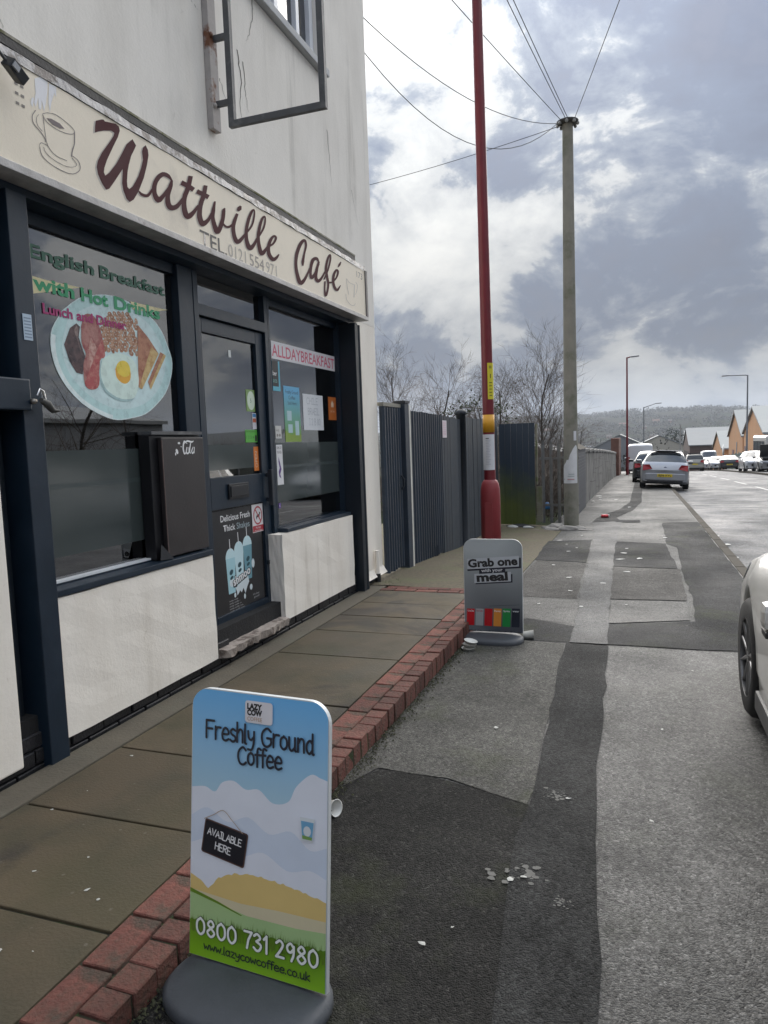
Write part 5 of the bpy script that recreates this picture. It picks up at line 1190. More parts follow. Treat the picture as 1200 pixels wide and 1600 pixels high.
# ------------------------------------------------------------------ stickers and posters on door and small window
GFS = Frame((GX, 0, 1.5 * (1 - 1.0167)), (0, 1, 0), (0, 0, 1), 1.0167)
def sticker(name, y0, y1, z0, z1, col, label, cat, plane=None, rough=.35, thick=.0012):
    fr = plane or GFS
    b = MB(); v = [fr.p(a, c, o) for o in (.0016, .0016 + thick) for a, c in rect(y0, y1, z0, z1)]
    o_ = fr.p((y0 + y1) / 2, z0, .0016)
    b.org = o_
    b.add(v, [(3, 2, 1, 0), (4, 5, 6, 7), (0, 1, 5, 4), (1, 2, 6, 5), (2, 3, 7, 6), (3, 0, 4, 7)])
    o = b.build(name, ink(name, col, rough) if isinstance(col, tuple) else col)
    tag(o, label, cat)
    return o
T1 = .0031
DF = Frame((D1, 0, 0), (0, 1, 0), (0, 0, 1))
PINK = ink('pink letters', (0.62, 0.10, 0.17))
s = sticker('breakfast_banner', 5.09, 6.34, 2.200, 2.338, (0.74, 0.72, 0.74), 'white paper banner reading all day breakfast in pink across the small window', 'banner')
text('banner_words', GFS, 'ALLDAYBREAKFAST', 5.10, 2.222, .092, PINK, T1, s, width=1.225, bold=.012)
s = sticker('delivery_sticker', 5.09, 5.215, 1.95, 2.185, (0.10, 0.45, 0.58), 'teal edged black delivery sticker under the banner beside the door frame', 'sticker')
flat('black_panel', GFS, [rect(5.09, 5.190, 1.985, 2.185)], BLKI, .0029, s)
text('sticker_words', GFS, 'ber', 5.095, 2.07, .036, WHI, .0033, s, width=.07, bold=.01)
text('sticker_words', GFS, 'ats', 5.095, 2.015, .036, ink('sticker green', (.18, .45, .4)), .0033, s, width=.07)
def grad(name, c0, c1, z0, z1, axis='Z'):
    m = bpy.data.materials.new('print ' + name); m.use_nodes = True; nt = m.node_tree; bb = nt.nodes['Principled BSDF']
    tc = nt.nodes.new('ShaderNodeTexCoord'); sp = nt.nodes.new('ShaderNodeSeparateXYZ'); nt.links.new(tc.outputs['Object'], sp.inputs[0])
    mr = N(nt, 'ShaderNodeMapRange'); nt.links.new(sp.outputs[axis], mr.inputs[0]); mr.inputs[1].default_value = z0; mr.inputs[2].default_value = z1
    cr = ramp(nt, mr.outputs[0], [(0, c0), (1, c1)]); nt.links.new(cr, bb.inputs['Base Color']); bb.inputs['Roughness'].default_value = .3
    return m
s = sticker('coffee_poster', 5.265, 5.555, 1.546, 2.0, grad('coffee poster sky', (.16, .36, .06), (.13, .42, .66), .06, .42), 'blue and green coffee poster hanging in the middle of the small window', 'poster')
for i, t in enumerate(('Freshly Ground', 'Coffee', 'Sold Here')):
    text('poster_words', GFS, t, 5.41, 1.94 - i * .045, .030, ink('dark blue ink', (.03, .05, .09)), T1, s, width=(.23, .12, .16)[i], align='CENTER')
flat('poster_cups', GFS, [rect(5.31 + .0, 5.39, 1.72, 1.80), rect(5.32, 5.40, 1.62, 1.69), rect(5.45, 5.52, 1.60, 1.72)], ink('poster cup', (.45, .62, .66)), T1, s)
flat('poster_grass', GFS, [[(5.265, 1.546), (5.555, 1.546), (5.555, 1.60), (5.48, 1.63), (5.38, 1.60), (5.265, 1.64)]], ink('poster grass', (.24, .36, .05)), .0029, s)
s = sticker('handwritten_notice', 5.615, 6.03, 1.645, 1.955, (0.72, 0.74, 0.76), 'white sheet of paper with faint handwriting taped to the small window', 'notice')
GRY = ink('pencil grey', (.45, .47, .50))
for i, t in enumerate(('CHILE', 'BRAZIL', 'I 2 B 80')):
    hand('handwriting', GFS, ''.join(c if c in GL else 'E' for c in t), 5.69 + .02 * i, 1.87 - i * .09, .055, .006, GRY, T1, s, width=.24)
s = sticker('orange_sticker', 6.155, 6.335, 1.742, 1.955, (0.50, 0.14, 0.03), 'orange delivery sticker with white house icon at right of the small window', 'sticker')
flat('house_icon', GFS, [[(6.215, 1.86), (6.275, 1.86), (6.275, 1.895), (6.245, 1.925), (6.215, 1.895)]], ink('pale orange', (.75, .55, .42)), T1, s)
text('sticker_words', GFS, 'just eat', 6.245, 1.815, .022, ink('pale orange', (.75, .55, .42)), T1, s, width=.10, align='CENTER')
s = sticker('card_sticker', 5.095, 5.195, 1.575, 1.675, (0.60, 0.60, 0.57), 'small square white card sticker at lower left of the small window', 'sticker')
text('sticker_words', GFS, 'we', 5.105, 1.63, .025, FADE, T1, s, width=.05)
flat('card_marks', GFS, [ell(5.125, 1.60, .016, .012, 10), ell(5.165, 1.60, .016, .012, 10)], FADE, T1, s)
s = sticker('tall_poster', 5.092, 5.195, 1.205, 1.525, (0.74, 0.74, 0.75), 'narrow tall white poster with purple figure beside the door', 'poster')
text('poster_words', GFS, 'ONE OF', 5.100, 1.49, .022, BLKI, T1, s, width=.08)
text('poster_words', GFS, 'THE REAL', 5.100, 1.455, .022, BLKI, T1, s, width=.085)
flat('poster_figure', GFS, [[(5.125, 1.43), (5.145, 1.38), (5.165, 1.33), (5.14, 1.29), (5.155, 1.255), (5.125, 1.27), (5.115, 1.31), (5.135, 1.34), (5.12, 1.39)]], ink('purple', (.10, .04, .22)), T1, s)
s = sticker('purple_tag', 5.09, 5.125, 1.02, 1.06, (.12, .05, .30), 'tiny purple sticker low at left edge of the small window', 'sticker')
text('sticker_words', GFS, 'K', 5.10, 1.028, .02, WHI, T1, s)
s = sticker('green_sticker', 4.63, 4.80, 1.548, 1.640, (.10, .42, .05), 'bright green hygiene sticker on the door glass', 'sticker')
flat('sticker_digit_patch', GFS, [rect(4.765, 4.795, 1.555, 1.60)], BLKI, T1, s)
text('sticker_words', GFS, 'FOOD HYGIENE RATING', 4.638, 1.622, .010, BLKI, T1, s, width=.15)
text('sticker_words', GFS, '1 2 3 4', 4.64, 1.575, .022, ink('dark green', (.02, .12, .02)), T1, s, width=.11)
s = sticker('round_sticker', 4.665, 4.79, 1.775, 1.935, (.20, .33, .10), 'pale green badge sticker high on the right of the door glass', 'sticker')
flat('badge', GFS, [ell(4.735, 1.855, .055, .07, 18)], ink('pale green', (.62, .72, .58)), T1, s)
text('sticker_words', GFS, '5', 4.722, 1.84, .03, ink('dark green', (.02, .12, .02)), .0035, s)
s = sticker('card_strip', 4.74, 4.80, 1.645, 1.765, (.62, .62, .66), 'narrow strip of payment card stickers on the door glass', 'sticker')
flat('card_marks', GFS, [rect(4.745, 4.795, 1.735, 1.76)], ink('card blue', (.05, .2, .42)), T1, s)
flat('card_marks', GFS, [rect(4.745, 4.795, 1.695, 1.725)], ink('card red', (.45, .10, .04)), T1, s)
s = sticker('orange_strip', 4.735, 4.805, 1.335, 1.515, (.68, .20, .03), 'vertical orange strip sticker low on the door glass', 'sticker')
text('sticker_words', GFS, 'OPEN', 4.787, 1.36, .035, ink('pale orange', (.75, .55, .42)), T1, s, width=.12, rot=R(90))
s = sticker('white_tag', 4.455, 4.487, 2.145, 2.195, (.66, .70, .68), 'tiny white tag at the top of the door glass', 'tag')
s = sticker('milkshake_poster', 4.125, 4.79, .362, 1.083, (.022, .022, .024), 'black milkshake poster with three pale blue cups on the lower door', 'poster', Frame((GX + .004, 0, 1.5 * (1 - 1.015)), (0, 1, 0), (0, 0, 1), 1.015))
MK = Frame((GX + .004, 0, 1.5 * (1 - 1.015)), (0, 1, 0), (0, 0, 1), 1.015)
text('poster_words', MK, 'Delicious Fresh', 4.235, 1.005, .044, WHI, T1, s, width=.395, bold=.012)
text('poster_words', MK, 'Thick', 4.265, .935, .044, WHI, T1, s, width=.155, bold=.012)
text('poster_words', MK, 'Shakes', 4.44, .935, .044, ink('pale blue ink', (.36, .45, .48)), T1, s, width=.18)
CY = ink('milk blue', (.38, .62, .68)); CY2 = ink('milk blue light', (.55, .74, .78)); CY3 = ink('milk blue deep', (.16, .34, .40))
for i, (cx, top) in enumerate(((4.335, .79), (4.45, .825), (4.57, .85))):
    flat('shake_cup', MK, [[(cx - .062, top - .05), (cx + .062, top - .05), (cx + .045, top - .30), (cx - .045, top - .30)]], (CY, CY2, CY3)[i], T1 + i * .0003, s)
    flat('shake_dome', MK, [[(cx + .064 * math.cos(t), top - .05 + .07 * math.sin(t)) for t in [math.pi * k / 10 for k in range(11)]]], CY2, T1 + .0001 + i * .0003, s)
    flat('straw', MK, [[(cx - .004, top), (cx + .004, top), (cx + .001, top + .085), (cx - .007, top + .085)]], WHI, T1 + .0002 + i * .0003, s)
    flat('shake_logo', MK, [ell(cx, top - .15, .026, .018, 10, .4), ell(cx + .002, top - .19, .024, .012, 10, .3)], ink('deep teal', (.02, .07, .09)), T1 + .0012, s)
text('poster_words', MK, 'shmoo', 4.352, .528, .066, BLKI, T1 + .0014, s, width=.262, bold=.075, rot=R(14))
text('poster_words', MK, 'shmoo', 4.36, .535, .058, WHI, T1 + .0016, s, width=.245, bold=.03, rot=R(14))
flat('splash', MK, [ell(4.340, .565, .035, .03, 12), [(4.380, .52), (4.560, .575), (4.570, .53), (4.540, .50), (4.510, .455), (4.485, .50), (4.460, .47), (4.440, .49), (4.400, .46), (4.395, .49)], ell(4.595, .485, .02, .022, 10), ell(4.500, .435, .014, .02, 10), ell(4.370, .47, .014, .018, 10), ell(4.640, .655, .022, .035, 10)], ink('milk white', (.66, .74, .76)), T1 + .0008, s)
for k in range(5):
    text('poster_words', MK, 'only milk inside'[:10 + k], 4.29, .435 - k * .019, .010, ink('small print', (.5, .5, .5)), T1, s, width=.12 + .02 * k)
text('poster_words', MK, "it's that", 4.62, .415, .014, ink('small print', (.5, .5, .5)), T1, s, width=.09)
text('poster_words', MK, 'good!', 4.63, .393, .014, ink('small print', (.5, .5, .5)), T1, s, width=.08)
s = sticker('no_dogs_sign', 4.665, 4.835, .875, 1.085, (.72, .70, .70), 'white and red no dogs sign over the corner of the milkshake poster', 'sign', Frame((GX + .0082, 0, 1.5 * (1 - 1.013)), (0, 1, 0), (0, 0, 1), 1.013))
ND = Frame((GX + .0082, 0, 1.5 * (1 - 1.013)), (0, 1, 0), (0, 0, 1), 1.013)
RED = ink('warning red', (.42, .03, .045))
ring = [ell(4.75, 1.0, .066, .07, 28), ell(4.75, 1.0, .054, .058, 28)]
strips('ring', ND, [[(*ring[0][k % 28], *ring[1][k % 28]) for k in range(29)]], RED, T1, s)
flat('bar', ND, [[(4.708, 1.045), (4.716, 1.052), (4.794, .957), (4.786, .948)]], RED, T1 + .0009, s)
flat('dog_shape', ND, [[(4.722, .985), (4.73, 1.0), (4.765, 1.008), (4.775, 1.025), (4.79, 1.02), (4.775, 1.0), (4.77, .975), (4.762, .99), (4.738, .985), (4.73, .968)]], BLKI, T1 + .0006, s)
flat('caption_band', ND, [rect(4.668, 4.832, .88, .925)], RED, T1, s)
text('caption', ND, 'No dogs', 4.75, .902, .016, WHI, T1 + .0004, s, width=.07, align='CENTER')
text('caption', ND, 'allowed please', 4.75, .884, .009, WHI, T1 + .0004, s, width=.12, align='CENTER')
PO = Frame((-2.575, 0, 0), (0, 1, 0), (0, 0, 1))
s = sticker('post_sticker', 2.54, 2.59, 2.02, 2.135, (.42, .52, .62), 'worn pale blue sticker on the navy post left of the big window', 'sticker', PO)
flat('worn_lines', PO, [rect(2.545, 2.585, 2.03 + k * .014, 2.036 + k * .014) for k in range(7)], ink('sticker grey', (.20, .26, .34)), T1, s)

# ------------------------------------------------------------------ pavement signs
BASE = mat('grey moulded plastic', (0.060, 0.066, 0.075), 0.6, var=.15, vscale=14, bump=.25, bscale=35)


def a_board(name, P0, P1, lean, w, h, label, edge, rad, base_c, base_r, base_z, bot=0.0):
    """swing board on a moulded base; P0, P1 = bottom corners of the face"""
    root = empty(name, (base_c[0], base_c[1], base_z))
    tag(root, label, 'pavement sign')
    u = Vector((P1[0] - P0[0], P1[1] - P0[1], 0)).normalized()
    back = Vector((-u.y, u.x, 0))
    up = (Vector((0, 0, 1)) + back * math.tan(lean)).normalized()
    fr = Frame((P0[0], P0[1], P0[2]), u, up)
    prof = rrect(0, w, 0, h, rad, 8)
    # only the two upper corners are round
    prof = [p for p in prof if p[1] > h - rad - 1e-6] + [(0, bot), (w, bot)]
    n = len(prof)
    b = MB(); b.add([fr.p(a, c, o) for o in (-.016, 0.0) for a, c in prof], [tuple(reversed(range(n))), tuple(range(n, 2 * n))] + [(i, (i + 1) % n, n + (i + 1) % n, n + i) for i in range(n)])
    b.build('panel', edge, root)
    # base: stadium-shaped moulding with a sloping top and a rounded lip
    ca = Vector((base_c[0], base_c[1], 0)); b = MB(); vs = []; nn = 36
    for (sc_, z) in ((1.0, 0.0), (1.03, .016), (1.02, .036), (.95, .050), (.60, .056), (.12, .058)):
        for k in range(nn):
            t = 2 * math.pi * k / nn
            cx = math.copysign(abs(math.cos(t)) ** .7, math.cos(t)); cy = math.copysign(abs(math.sin(t)) ** .85, math.sin(t))
            p = ca + u * cx * base_r[0] * sc_ + back * cy * base_r[1] * sc_
            vs.append((p.x, p.y, base_z + z))
    b.add(vs, [(j * nn + k, j * nn + (k + 1) % nn, (j + 1) * nn + (k + 1) % nn, (j + 1) * nn + k) for j in range(5) for k in range(nn)], True)
    b.add(vs[-nn:], [tuple(range(nn))]); b.add(vs[:nn], [tuple(reversed(range(nn)))])
    b.build('base', BASE, root)
    return root, fr, prof


WEDGE = mat('white board edge', (0.60, 0.62, 0.62), 0.4)
# lazy cow coffee board: sky, clouds, corn field and grass
ab, AF, aprof = a_board('coffee_board', (-1.243, 1.658, .060), (-.789, 1.626, .045), R(6.5), .455, .755,
                        'blue and green coffee pavement sign with phone number, nearest the camera', WEDGE, .062, (-1.02, 1.60), (.240, .150), -.025, bot=-.026)
AW, AH = .455, .755
ins = [(min(max(a, .003), AW - .003), min(max(c, -.023), AH - .003)) for a, c in aprof]
flat('sky_print', AF, [ins], grad('board sky', (.50, .66, .70), (.13, .44, .80), .42, .82), .0010, ab)
CL1, CL2 = ink('board cloud', (.74, .77, .84)), ink('board cloud soft', (.62, .69, .80))
def fill(pts, base, n=5):
    return [(.003, base), (.452, base)] + list(reversed(cr_pts(pts, n)))
flat('cloud_print', AF, [fill([(.003, .462), (.05, .470), (.085, .460), (.11, .490), (.15, .500), (.19, .482), (.235, .488), (.28, .458), (.33, .470), (.355, .515), (.40, .555), (.43, .550), (.452, .545)], .20)], CL1, .0014, ab)
flat('cloud_print', AF, [fill([(.003, .38), (.06, .41), (.13, .38), (.20, .405), (.27, .37), (.34, .39), (.40, .35), (.452, .365)], .18)], CL2, .0017, ab)
flat('cloud_print', AF, [fill([(.003, .30), (.08, .325), (.17, .29), (.25, .315), (.33, .28), (.40, .295), (.452, .28)], .16)], CL1, .0020, ab)
rr = random.Random(31)
flat('field_print', AF, [[(.003, .12), (.452, .08)] + [(.452 - .449 * k / 50, float(np.interp(.452 - .449 * k / 50, [.003, .04, .068, .10, .15, .223, .3, .36, .452], [.207, .198, .178, .214, .236, .247, .243, .236, .222])) + rr.uniform(-.003, .003)) for k in range(51)]], ink('corn yellow', (.70, .52, .20)), .0023, ab)
flat('field_print', AF, [[(.003, .05), (.452, .05), (.452, .168), (.30, .165), (.18, .158), (.003, .166)]], ink('pale field', (.64, .57, .38)), .0026, ab)
flat('meadow_print', AF, [[(.003, .04), (.452, .04), (.452, .138), (.36, .130), (.20, .128), (.10, .142), (.003, .166)]], ink('pale meadow', (.38, .54, .25)), .0029, ab)
flat('meadow_print', AF, [[(.003, .157), (.003, .168), (.10, .148), (.185, .126), (.18, .124), (.10, .141)]], ink('meadow edge', (.13, .24, .02)), .0032, ab)
blades = []
rr = random.Random(8)
for k in range(170):
    a = .006 + .442 * rr.random(); t = .082 + .010 * a / AW + rr.uniform(-.01, .006)
    blades.append([(a - .002, t - .03), (a + .002, t - .03), (a + rr.uniform(-.009, .009), t + rr.uniform(.004, .022))])
flat('grass_print', AF, [[(.003, -.023), (.452, -.023)] + [(.452 - .449 * k / 60, .090 - .010 * k / 60 + rr.uniform(-.004, .004)) for k in range(61)]], grad('board grass', (.26, .52, .02), (.11, .24, .015), .02, .14), .0035, ab)
flat('grass_blades', AF, [bl for bl in blades if 0.005 < bl[2][0] < .450], ink('blade green', (.12, .21, .02)), .0038, ab)
DARKI = ink('ink blue-black', (.018, .020, .034))
hand('board_words', AF, 'Freshly Ground', .236, .614, .050, .0068, DARKI, .0050, ab, width=.362, jit=.002, center=True)
hand('board_words', AF, 'Coffee', .241, .555, .048, .0068, DARKI, .0053, ab, width=.150, jit=.002, center=True)
flat('logo_panel', AF, [rrect(.188, .279, .674, .736, .009)], ink('logo white', (.70, .68, .70)), .0050, ab)
text('logo_words', AF, 'LAZY', .195, .713, .015, BLKI, .0056, ab, width=.050, bold=.06)
text('logo_words', AF, 'COW', .195, .696, .015, BLKI, .0056, ab, width=.050, bold=.06)
text('logo_words', AF, 'COFFEE', .196, .680, .011, ink('tan', (.48, .34, .25)), .0056, ab, width=.049, bold=.01)
CT = R(-8.5); cfr = Frame(AF.p(.045, .285), AF.u * math.cos(CT) + AF.v * math.sin(CT), -AF.u * math.sin(CT) + AF.v * math.cos(CT))
flat('chalkboard', cfr, [rrect(-.004, .146, -.004, .096, .007)], ink('chalkboard rim', (.10, .055, .045)), .0044, ab)
flat('chalkboard', cfr, [rrect(.0, .142, .0, .092, .005)], ink('slate black', (.012, .013, .020)), .0050, ab)
hand('chalk_words', cfr, 'AVAILABLE', .071, .054, .019, .0030, WHI, .0056, ab, width=.120, center=True, jit=.001)
hand('chalk_words', cfr, 'HERE', .071, .019, .020, .0030, WHI, .0056, ab, width=.056, center=True, jit=.001)
strips('string', AF, [crib([(.052, .378), (.085, .395), (.118, .412), (.150, .388), (.185, .358)], [.0022, .0022])], ink('string', (.42, .33, .26)), .0060, ab)
flat('paper_cup', AF, [[(.376, .374), (.410, .374), (.416, .438), (.370, .438)]], ink('cup white', (.66, .70, .72)), .0050, ab)
flat('paper_cup', AF, [[(.378, .380), (.408, .380), (.413, .428), (.3735, .428)]], ink('cup blue', (.16, .38, .58)), .0053, ab)
flat('paper_cup', AF, [ell(.393, .402, .012, .014, 12)], ink('cup white', (.66, .70, .72)), .0056, ab)
flat('paper_cup', AF, [[(.3785, .380), (.4075, .380), (.4085, .388), (.3778, .390)]], ink('cup green', (.20, .36, .10)), .0059, ab)
PH = ink('phone white', (.80, .82, .78))
hand('phone_outline', AF, '0800 731 2980', .030, .042, .046, .0105, ink('phone outline', (.05, .09, .02)), .0045, ab, width=.410)
hand('phone_words', AF, '0800 731 2980', .030, .042, .046, .0072, PH, .0056, ab, width=.410)
hand('web_words', AF, 'www.lazycowcoffee.co.uk', .056, .002, .021, .0034, DARKI, .0056, ab, width=.355)
# second board beside the kerb
ab2, BF, bprof = a_board('drinks_board', (-1.312, 5.53, -.012), (-.846, 5.53, -.020), R(2.0), .466, .738,
                         'silver pavement sign offering a drink with your meal, in front of the red lamp post', WEDGE, .075, (-1.075, 5.47), (.235, .15), -.078)
ins = [(min(max(a, .003), .463), min(max(c, .0), .735)) for a, c in bprof]
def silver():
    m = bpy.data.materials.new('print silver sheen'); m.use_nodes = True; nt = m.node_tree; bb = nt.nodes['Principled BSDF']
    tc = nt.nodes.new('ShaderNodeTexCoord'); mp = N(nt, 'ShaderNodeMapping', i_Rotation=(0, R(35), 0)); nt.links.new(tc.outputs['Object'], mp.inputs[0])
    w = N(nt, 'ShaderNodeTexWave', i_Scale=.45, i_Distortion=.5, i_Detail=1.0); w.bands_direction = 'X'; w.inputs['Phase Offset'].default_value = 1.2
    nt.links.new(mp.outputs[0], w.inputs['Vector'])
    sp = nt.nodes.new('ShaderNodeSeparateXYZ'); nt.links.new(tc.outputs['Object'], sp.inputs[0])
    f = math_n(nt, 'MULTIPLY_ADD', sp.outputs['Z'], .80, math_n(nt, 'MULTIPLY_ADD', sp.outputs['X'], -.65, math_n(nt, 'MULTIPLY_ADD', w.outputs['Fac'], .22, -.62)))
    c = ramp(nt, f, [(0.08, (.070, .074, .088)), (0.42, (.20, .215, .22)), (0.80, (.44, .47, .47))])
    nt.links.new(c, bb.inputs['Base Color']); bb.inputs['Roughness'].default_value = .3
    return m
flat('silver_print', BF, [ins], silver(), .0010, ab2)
LG = ink('label grey', (.50, .52, .54)); NVY = ink('navy label', (.008, .010, .022))
tilt = R(4.5)
def slant(a0, a1, b0, b1):
    t = math.tan(tilt); return [(a0, b0 + a0 * t), (a1, b0 + a1 * t), (a1, b1 + a1 * t), (a0, b1 + a0 * t)]
flat('label_shadow', BF, [slant(.03, .455, .478, .492), slant(.440, .455, .478, .560)], NVY, .0014, ab2)
flat('label', BF, [slant(.03, .440, .492, .575)], LG, .0017, ab2)
text('board_words', BF, 'Grab one', .037, .510, .062, BLKI, .0024, ab2, width=.395, bold=.042, rot=tilt)
flat('label_shadow', BF, [slant(.095, .388, .368, .378), slant(.376, .388, .368, .435)], NVY, .0014, ab2)
flat('label', BF, [slant(.085, .376, .378, .452)], LG, .0020, ab2)
text('board_words', BF, 'meal', .105, .398, .066, BLKI, .0024, ab2, width=.25, bold=.045, rot=tilt)
flat('label', BF, [slant(.125, .333, .450, .490)], NVY, .0027, ab2)
text('board_words', BF, 'with your', .143, .474, .025, WHI, .0034, ab2, width=.17, bold=.012, rot=tilt)
stc = [(.52, .006, .014), (.36, .37, .37), (.46, .004, .010), (.66, .24, .03), (.012, .24, .05), (.010, .014, .028)]
nm = ['CocaCola', 'Diet Coke', '', 'Fanta', 'Sprite', 'water']
for i, c in enumerate(stc):
    a0 = .020 + i * .072
    flat('drink_stripe', BF, [[(a0 - .004, .045), (a0 + .058, .045), (a0 + .064, .178 + i * .003), (a0 + .002, .178 + i * .003)]], ink('stripe %d' % i, c), .0016, ab2)
    if nm[i]:
        text('drink_name', BF, nm[i], a0 + .006, .155 + i * .002, .014, WHI if i != 1 else RED, .0024, ab2, width=.050, bold=.015)
flat('worn_edge', BF, [[(.003 + .01 * k, .0), (.012 + .01 * k, .0), (.010 + .01 * k, .006 + .012 * random.random())] for k in range(45)], NVY, .0019, ab2)
flat('thin_line', BF, [slant(.20, .44, .188, .190)], NVY, .0015, ab2)

# ------------------------------------------------------------------ side gate and fence
FENCE = mat('slate blue fence paint', (0.020, 0.031, 0.047), 0.6, var=.25, vscale=5, bump=.3, bscale=40, rnd=.18, col2=(0.035, 0.045, 0.058), c2=(.55, .7), c2scale=4)
FENCEF = mat('faded fence paint', (0.032, 0.041, 0.053), 0.7, var=.25, vscale=6, bump=.35, bscale=40, rnd=.15)


def algae_mat():
    m = bpy.data.materials.new('fence paint with algae'); m.use_nodes = True; nt = m.node_tree; bb = nt.nodes['Principled BSDF']
    tc = nt.nodes.new('ShaderNodeTexCoord'); co = tc.outputs['Object']
    n = N(nt, 'ShaderNodeTexNoise', i_Scale=3.0, i_Detail=7.0, i_Roughness=.6); nt.links.new(co, n.inputs['Vector'])
    sp = nt.nodes.new('ShaderNodeSeparateXYZ'); nt.links.new(co, sp.inputs[0])
    f = math_n(nt, 'SUBTRACT', math_n(nt, 'ADD', math_n(nt, 'MULTIPLY', n.outputs['Fac'], .9), math_n(nt, 'MULTIPLY', sp.outputs['X'], -.55)), math_n(nt, 'MULTIPLY', sp.outputs['Z'], .95))
    k = ramp(nt, math_n(nt, 'MULTIPLY', f, .5), [(0.36, 0.0), (0.80, 1.0)])
    c = mixc(nt, k, (0.022, 0.036, 0.055), (0.085, 0.105, 0.018))
    nt.links.new(c, bb.inputs['Base Color']); bb.inputs['Roughness'].default_value = .6
    MATS['algae'] = m
    return m


ALGAE = algae_mat()


def ribbed(root, y0, y1, x, z0, z1, n, mat_, slope=0.0):
    """vertical boards with rounded ribs along a fence line"""
    for i in range(n):
        w = (y1 - y0) / n
        ya = y0 + i * w
        s0 = slope * (ya - y0)
        b = MB(); pts = [(x - .03, ya), (x - .03, ya + w * .98), (x + .002, ya + w * .98), (x + .006, ya + w * .70), (x + .026, ya + w * .55), (x + .026, ya + w * .20), (x + .006, ya + w * .05), (x + .002, ya)]
        b.prism([(p[0], p[1]) for p in reversed(pts)], z0 + s0 + random.uniform(-.008, .008), z1 + s0 + random.uniform(-.006, .006))
        b.build('board', mat_, root)


fx = -2.56
f1 = empty('side_gate', (fx, 7.6, 0)); tag(f1, 'narrow slate-blue ribbed gate between cafe corner and white-edged post', 'gate')
ribbed(f1, 7.24, 7.83, fx, .10, 1.90, 7, FENCE)
box('top_rail', mat('bare timber', (.26, .25, .21), .8, bump=.3), fx - .05, fx + .02, 7.24, 7.84, 1.905, 1.945, f1)
b = MB(); b.tube([(fx + .03, 7.74, .98), (fx + .06, 7.75, 1.02), (fx + .06, 7.75, 1.10), (fx + .03, 7.74, 1.14)], .010, 6); b.build('gate_handle', NAVYD, f1)
p1 = empty('gate_post', (fx, 7.93, 0)); tag(p1, 'slate-blue gate post with a white painted edge', 'post')
box('post', FENCE, fx - .05, fx + .065, 7.845, 8.00, -.12, 1.955, p1, .006)
box('white_edge', mat('white post edge', (.62, .61, .55), .6, var=.2, vscale=6), fx - .03, fx + .066, 8.003, 8.055, -.12, 1.94, p1, .004)
b = MB(); b.prism([(fx - .06, 7.835), (fx + .075, 7.835), (fx + .075, 8.01), (fx - .06, 8.01)], 1.957, 1.985); b.build('post_cap', NAVYD, p1)
g1 = empty('double_gate', (fx, 9.4, 0)); tag(g1, 'wide slate-blue ribbed yard gate with a small pink notice', 'gate')
ribbed(g1, 8.06, 9.62, fx, .0, 1.885, 15, FENCE, -.010)
for k in range(7):
    y0 = 9.64 + k * .165
    box('board', FENCEF, fx - .03, fx + random.uniform(.004, .010), y0, y0 + .160, -.06 - .012 * k, 1.87 - .006 * k, g1)
box('stile', FENCE, fx - .02, fx + .022, 9.625, 9.64, -.05, 1.875, g1)
for y in (9.15, 9.24):
    b = MB(); b.tube([(fx + .02, y, -.13), (fx + .02, y, .12)], .012, 6); b.build('drop_bolt', NAVYD, g1)
p2 = tag(MB((fx, 10.88, 0)).lathe([(0, -.22), (.085, -.22), (.085, -.10), (.075, -.08), (.075, 1.90), (.09, 1.91), (.09, 1.95), (.05, 1.985), (0, 1.99)], (fx, 10.88, 0), 'z', 14).build('round_post', NAVYD), 'round dark gate post at the middle of the fence run', 'post')
g2 = empty('yard_fence', (fx, 12.2, 0)); tag(g2, 'weathered grey-blue close-boarded fence behind the red lamp post', 'fence')
for k in range(17):
    y0 = 10.98 + k * .172
    box('board', FENCEF, fx - .03, fx + random.uniform(.0, .010), y0, y0 + .167, -.10 - .006 * k, 1.875 + random.uniform(-.006, .006), g2)
for z in (.45, 1.05):
    box('hinge', NAVYD, fx + .008, fx + .03, 10.96, 11.10, z - .03, z + .03, g2)
GN = Frame((fx + .012, 0, 0), (0, 1, 0), (0, 0, 1))
s = sticker('gate_notice', 9.70, 9.93, 1.56, 1.80, (.70, .62, .66), 'small pale pink notice fixed to the yard gate', 'notice', GN)
for k in range(6):
    text('notice_words', GN, 'PRIVATE NO PARKING'[:12 + k], 9.815, 1.755 - k * .03, .016, ink('notice pink', (.62, .24, .34)), T1, s, width=.15, align='CENTER')
# corner panel that turns to face the street
cp = empty('corner_fence_panel', (-2.2, 14.0, -.2)); tag(cp, 'dark blue board panel stained green with algae behind the red lamp post', 'fence')
for k in range(6):
    x0 = -2.54 + k * .114
    box('board', ALGAE, x0, x0 + .110, 13.97 + random.uniform(0, .01), 14.0, -.15, 1.805, cp)
TIMB = mat('green old timber', (.17, .16, .12), .85, var=.3, vscale=9, bump=.5, bscale=30, col2=(.09, .11, .03), c2=(.5, .65), c2scale=3)
box('timber_frame', TIMB, -1.845, -1.815, 13.98, 14.08, .62, 1.78, cp)
box('timber_frame', TIMB, -1.845, -1.73, 14.0, 14.06, -.10, .02, cp)
box('timber_infill', TIMB, -1.845, -1.735, 14.02, 14.05, .025, .58, cp)
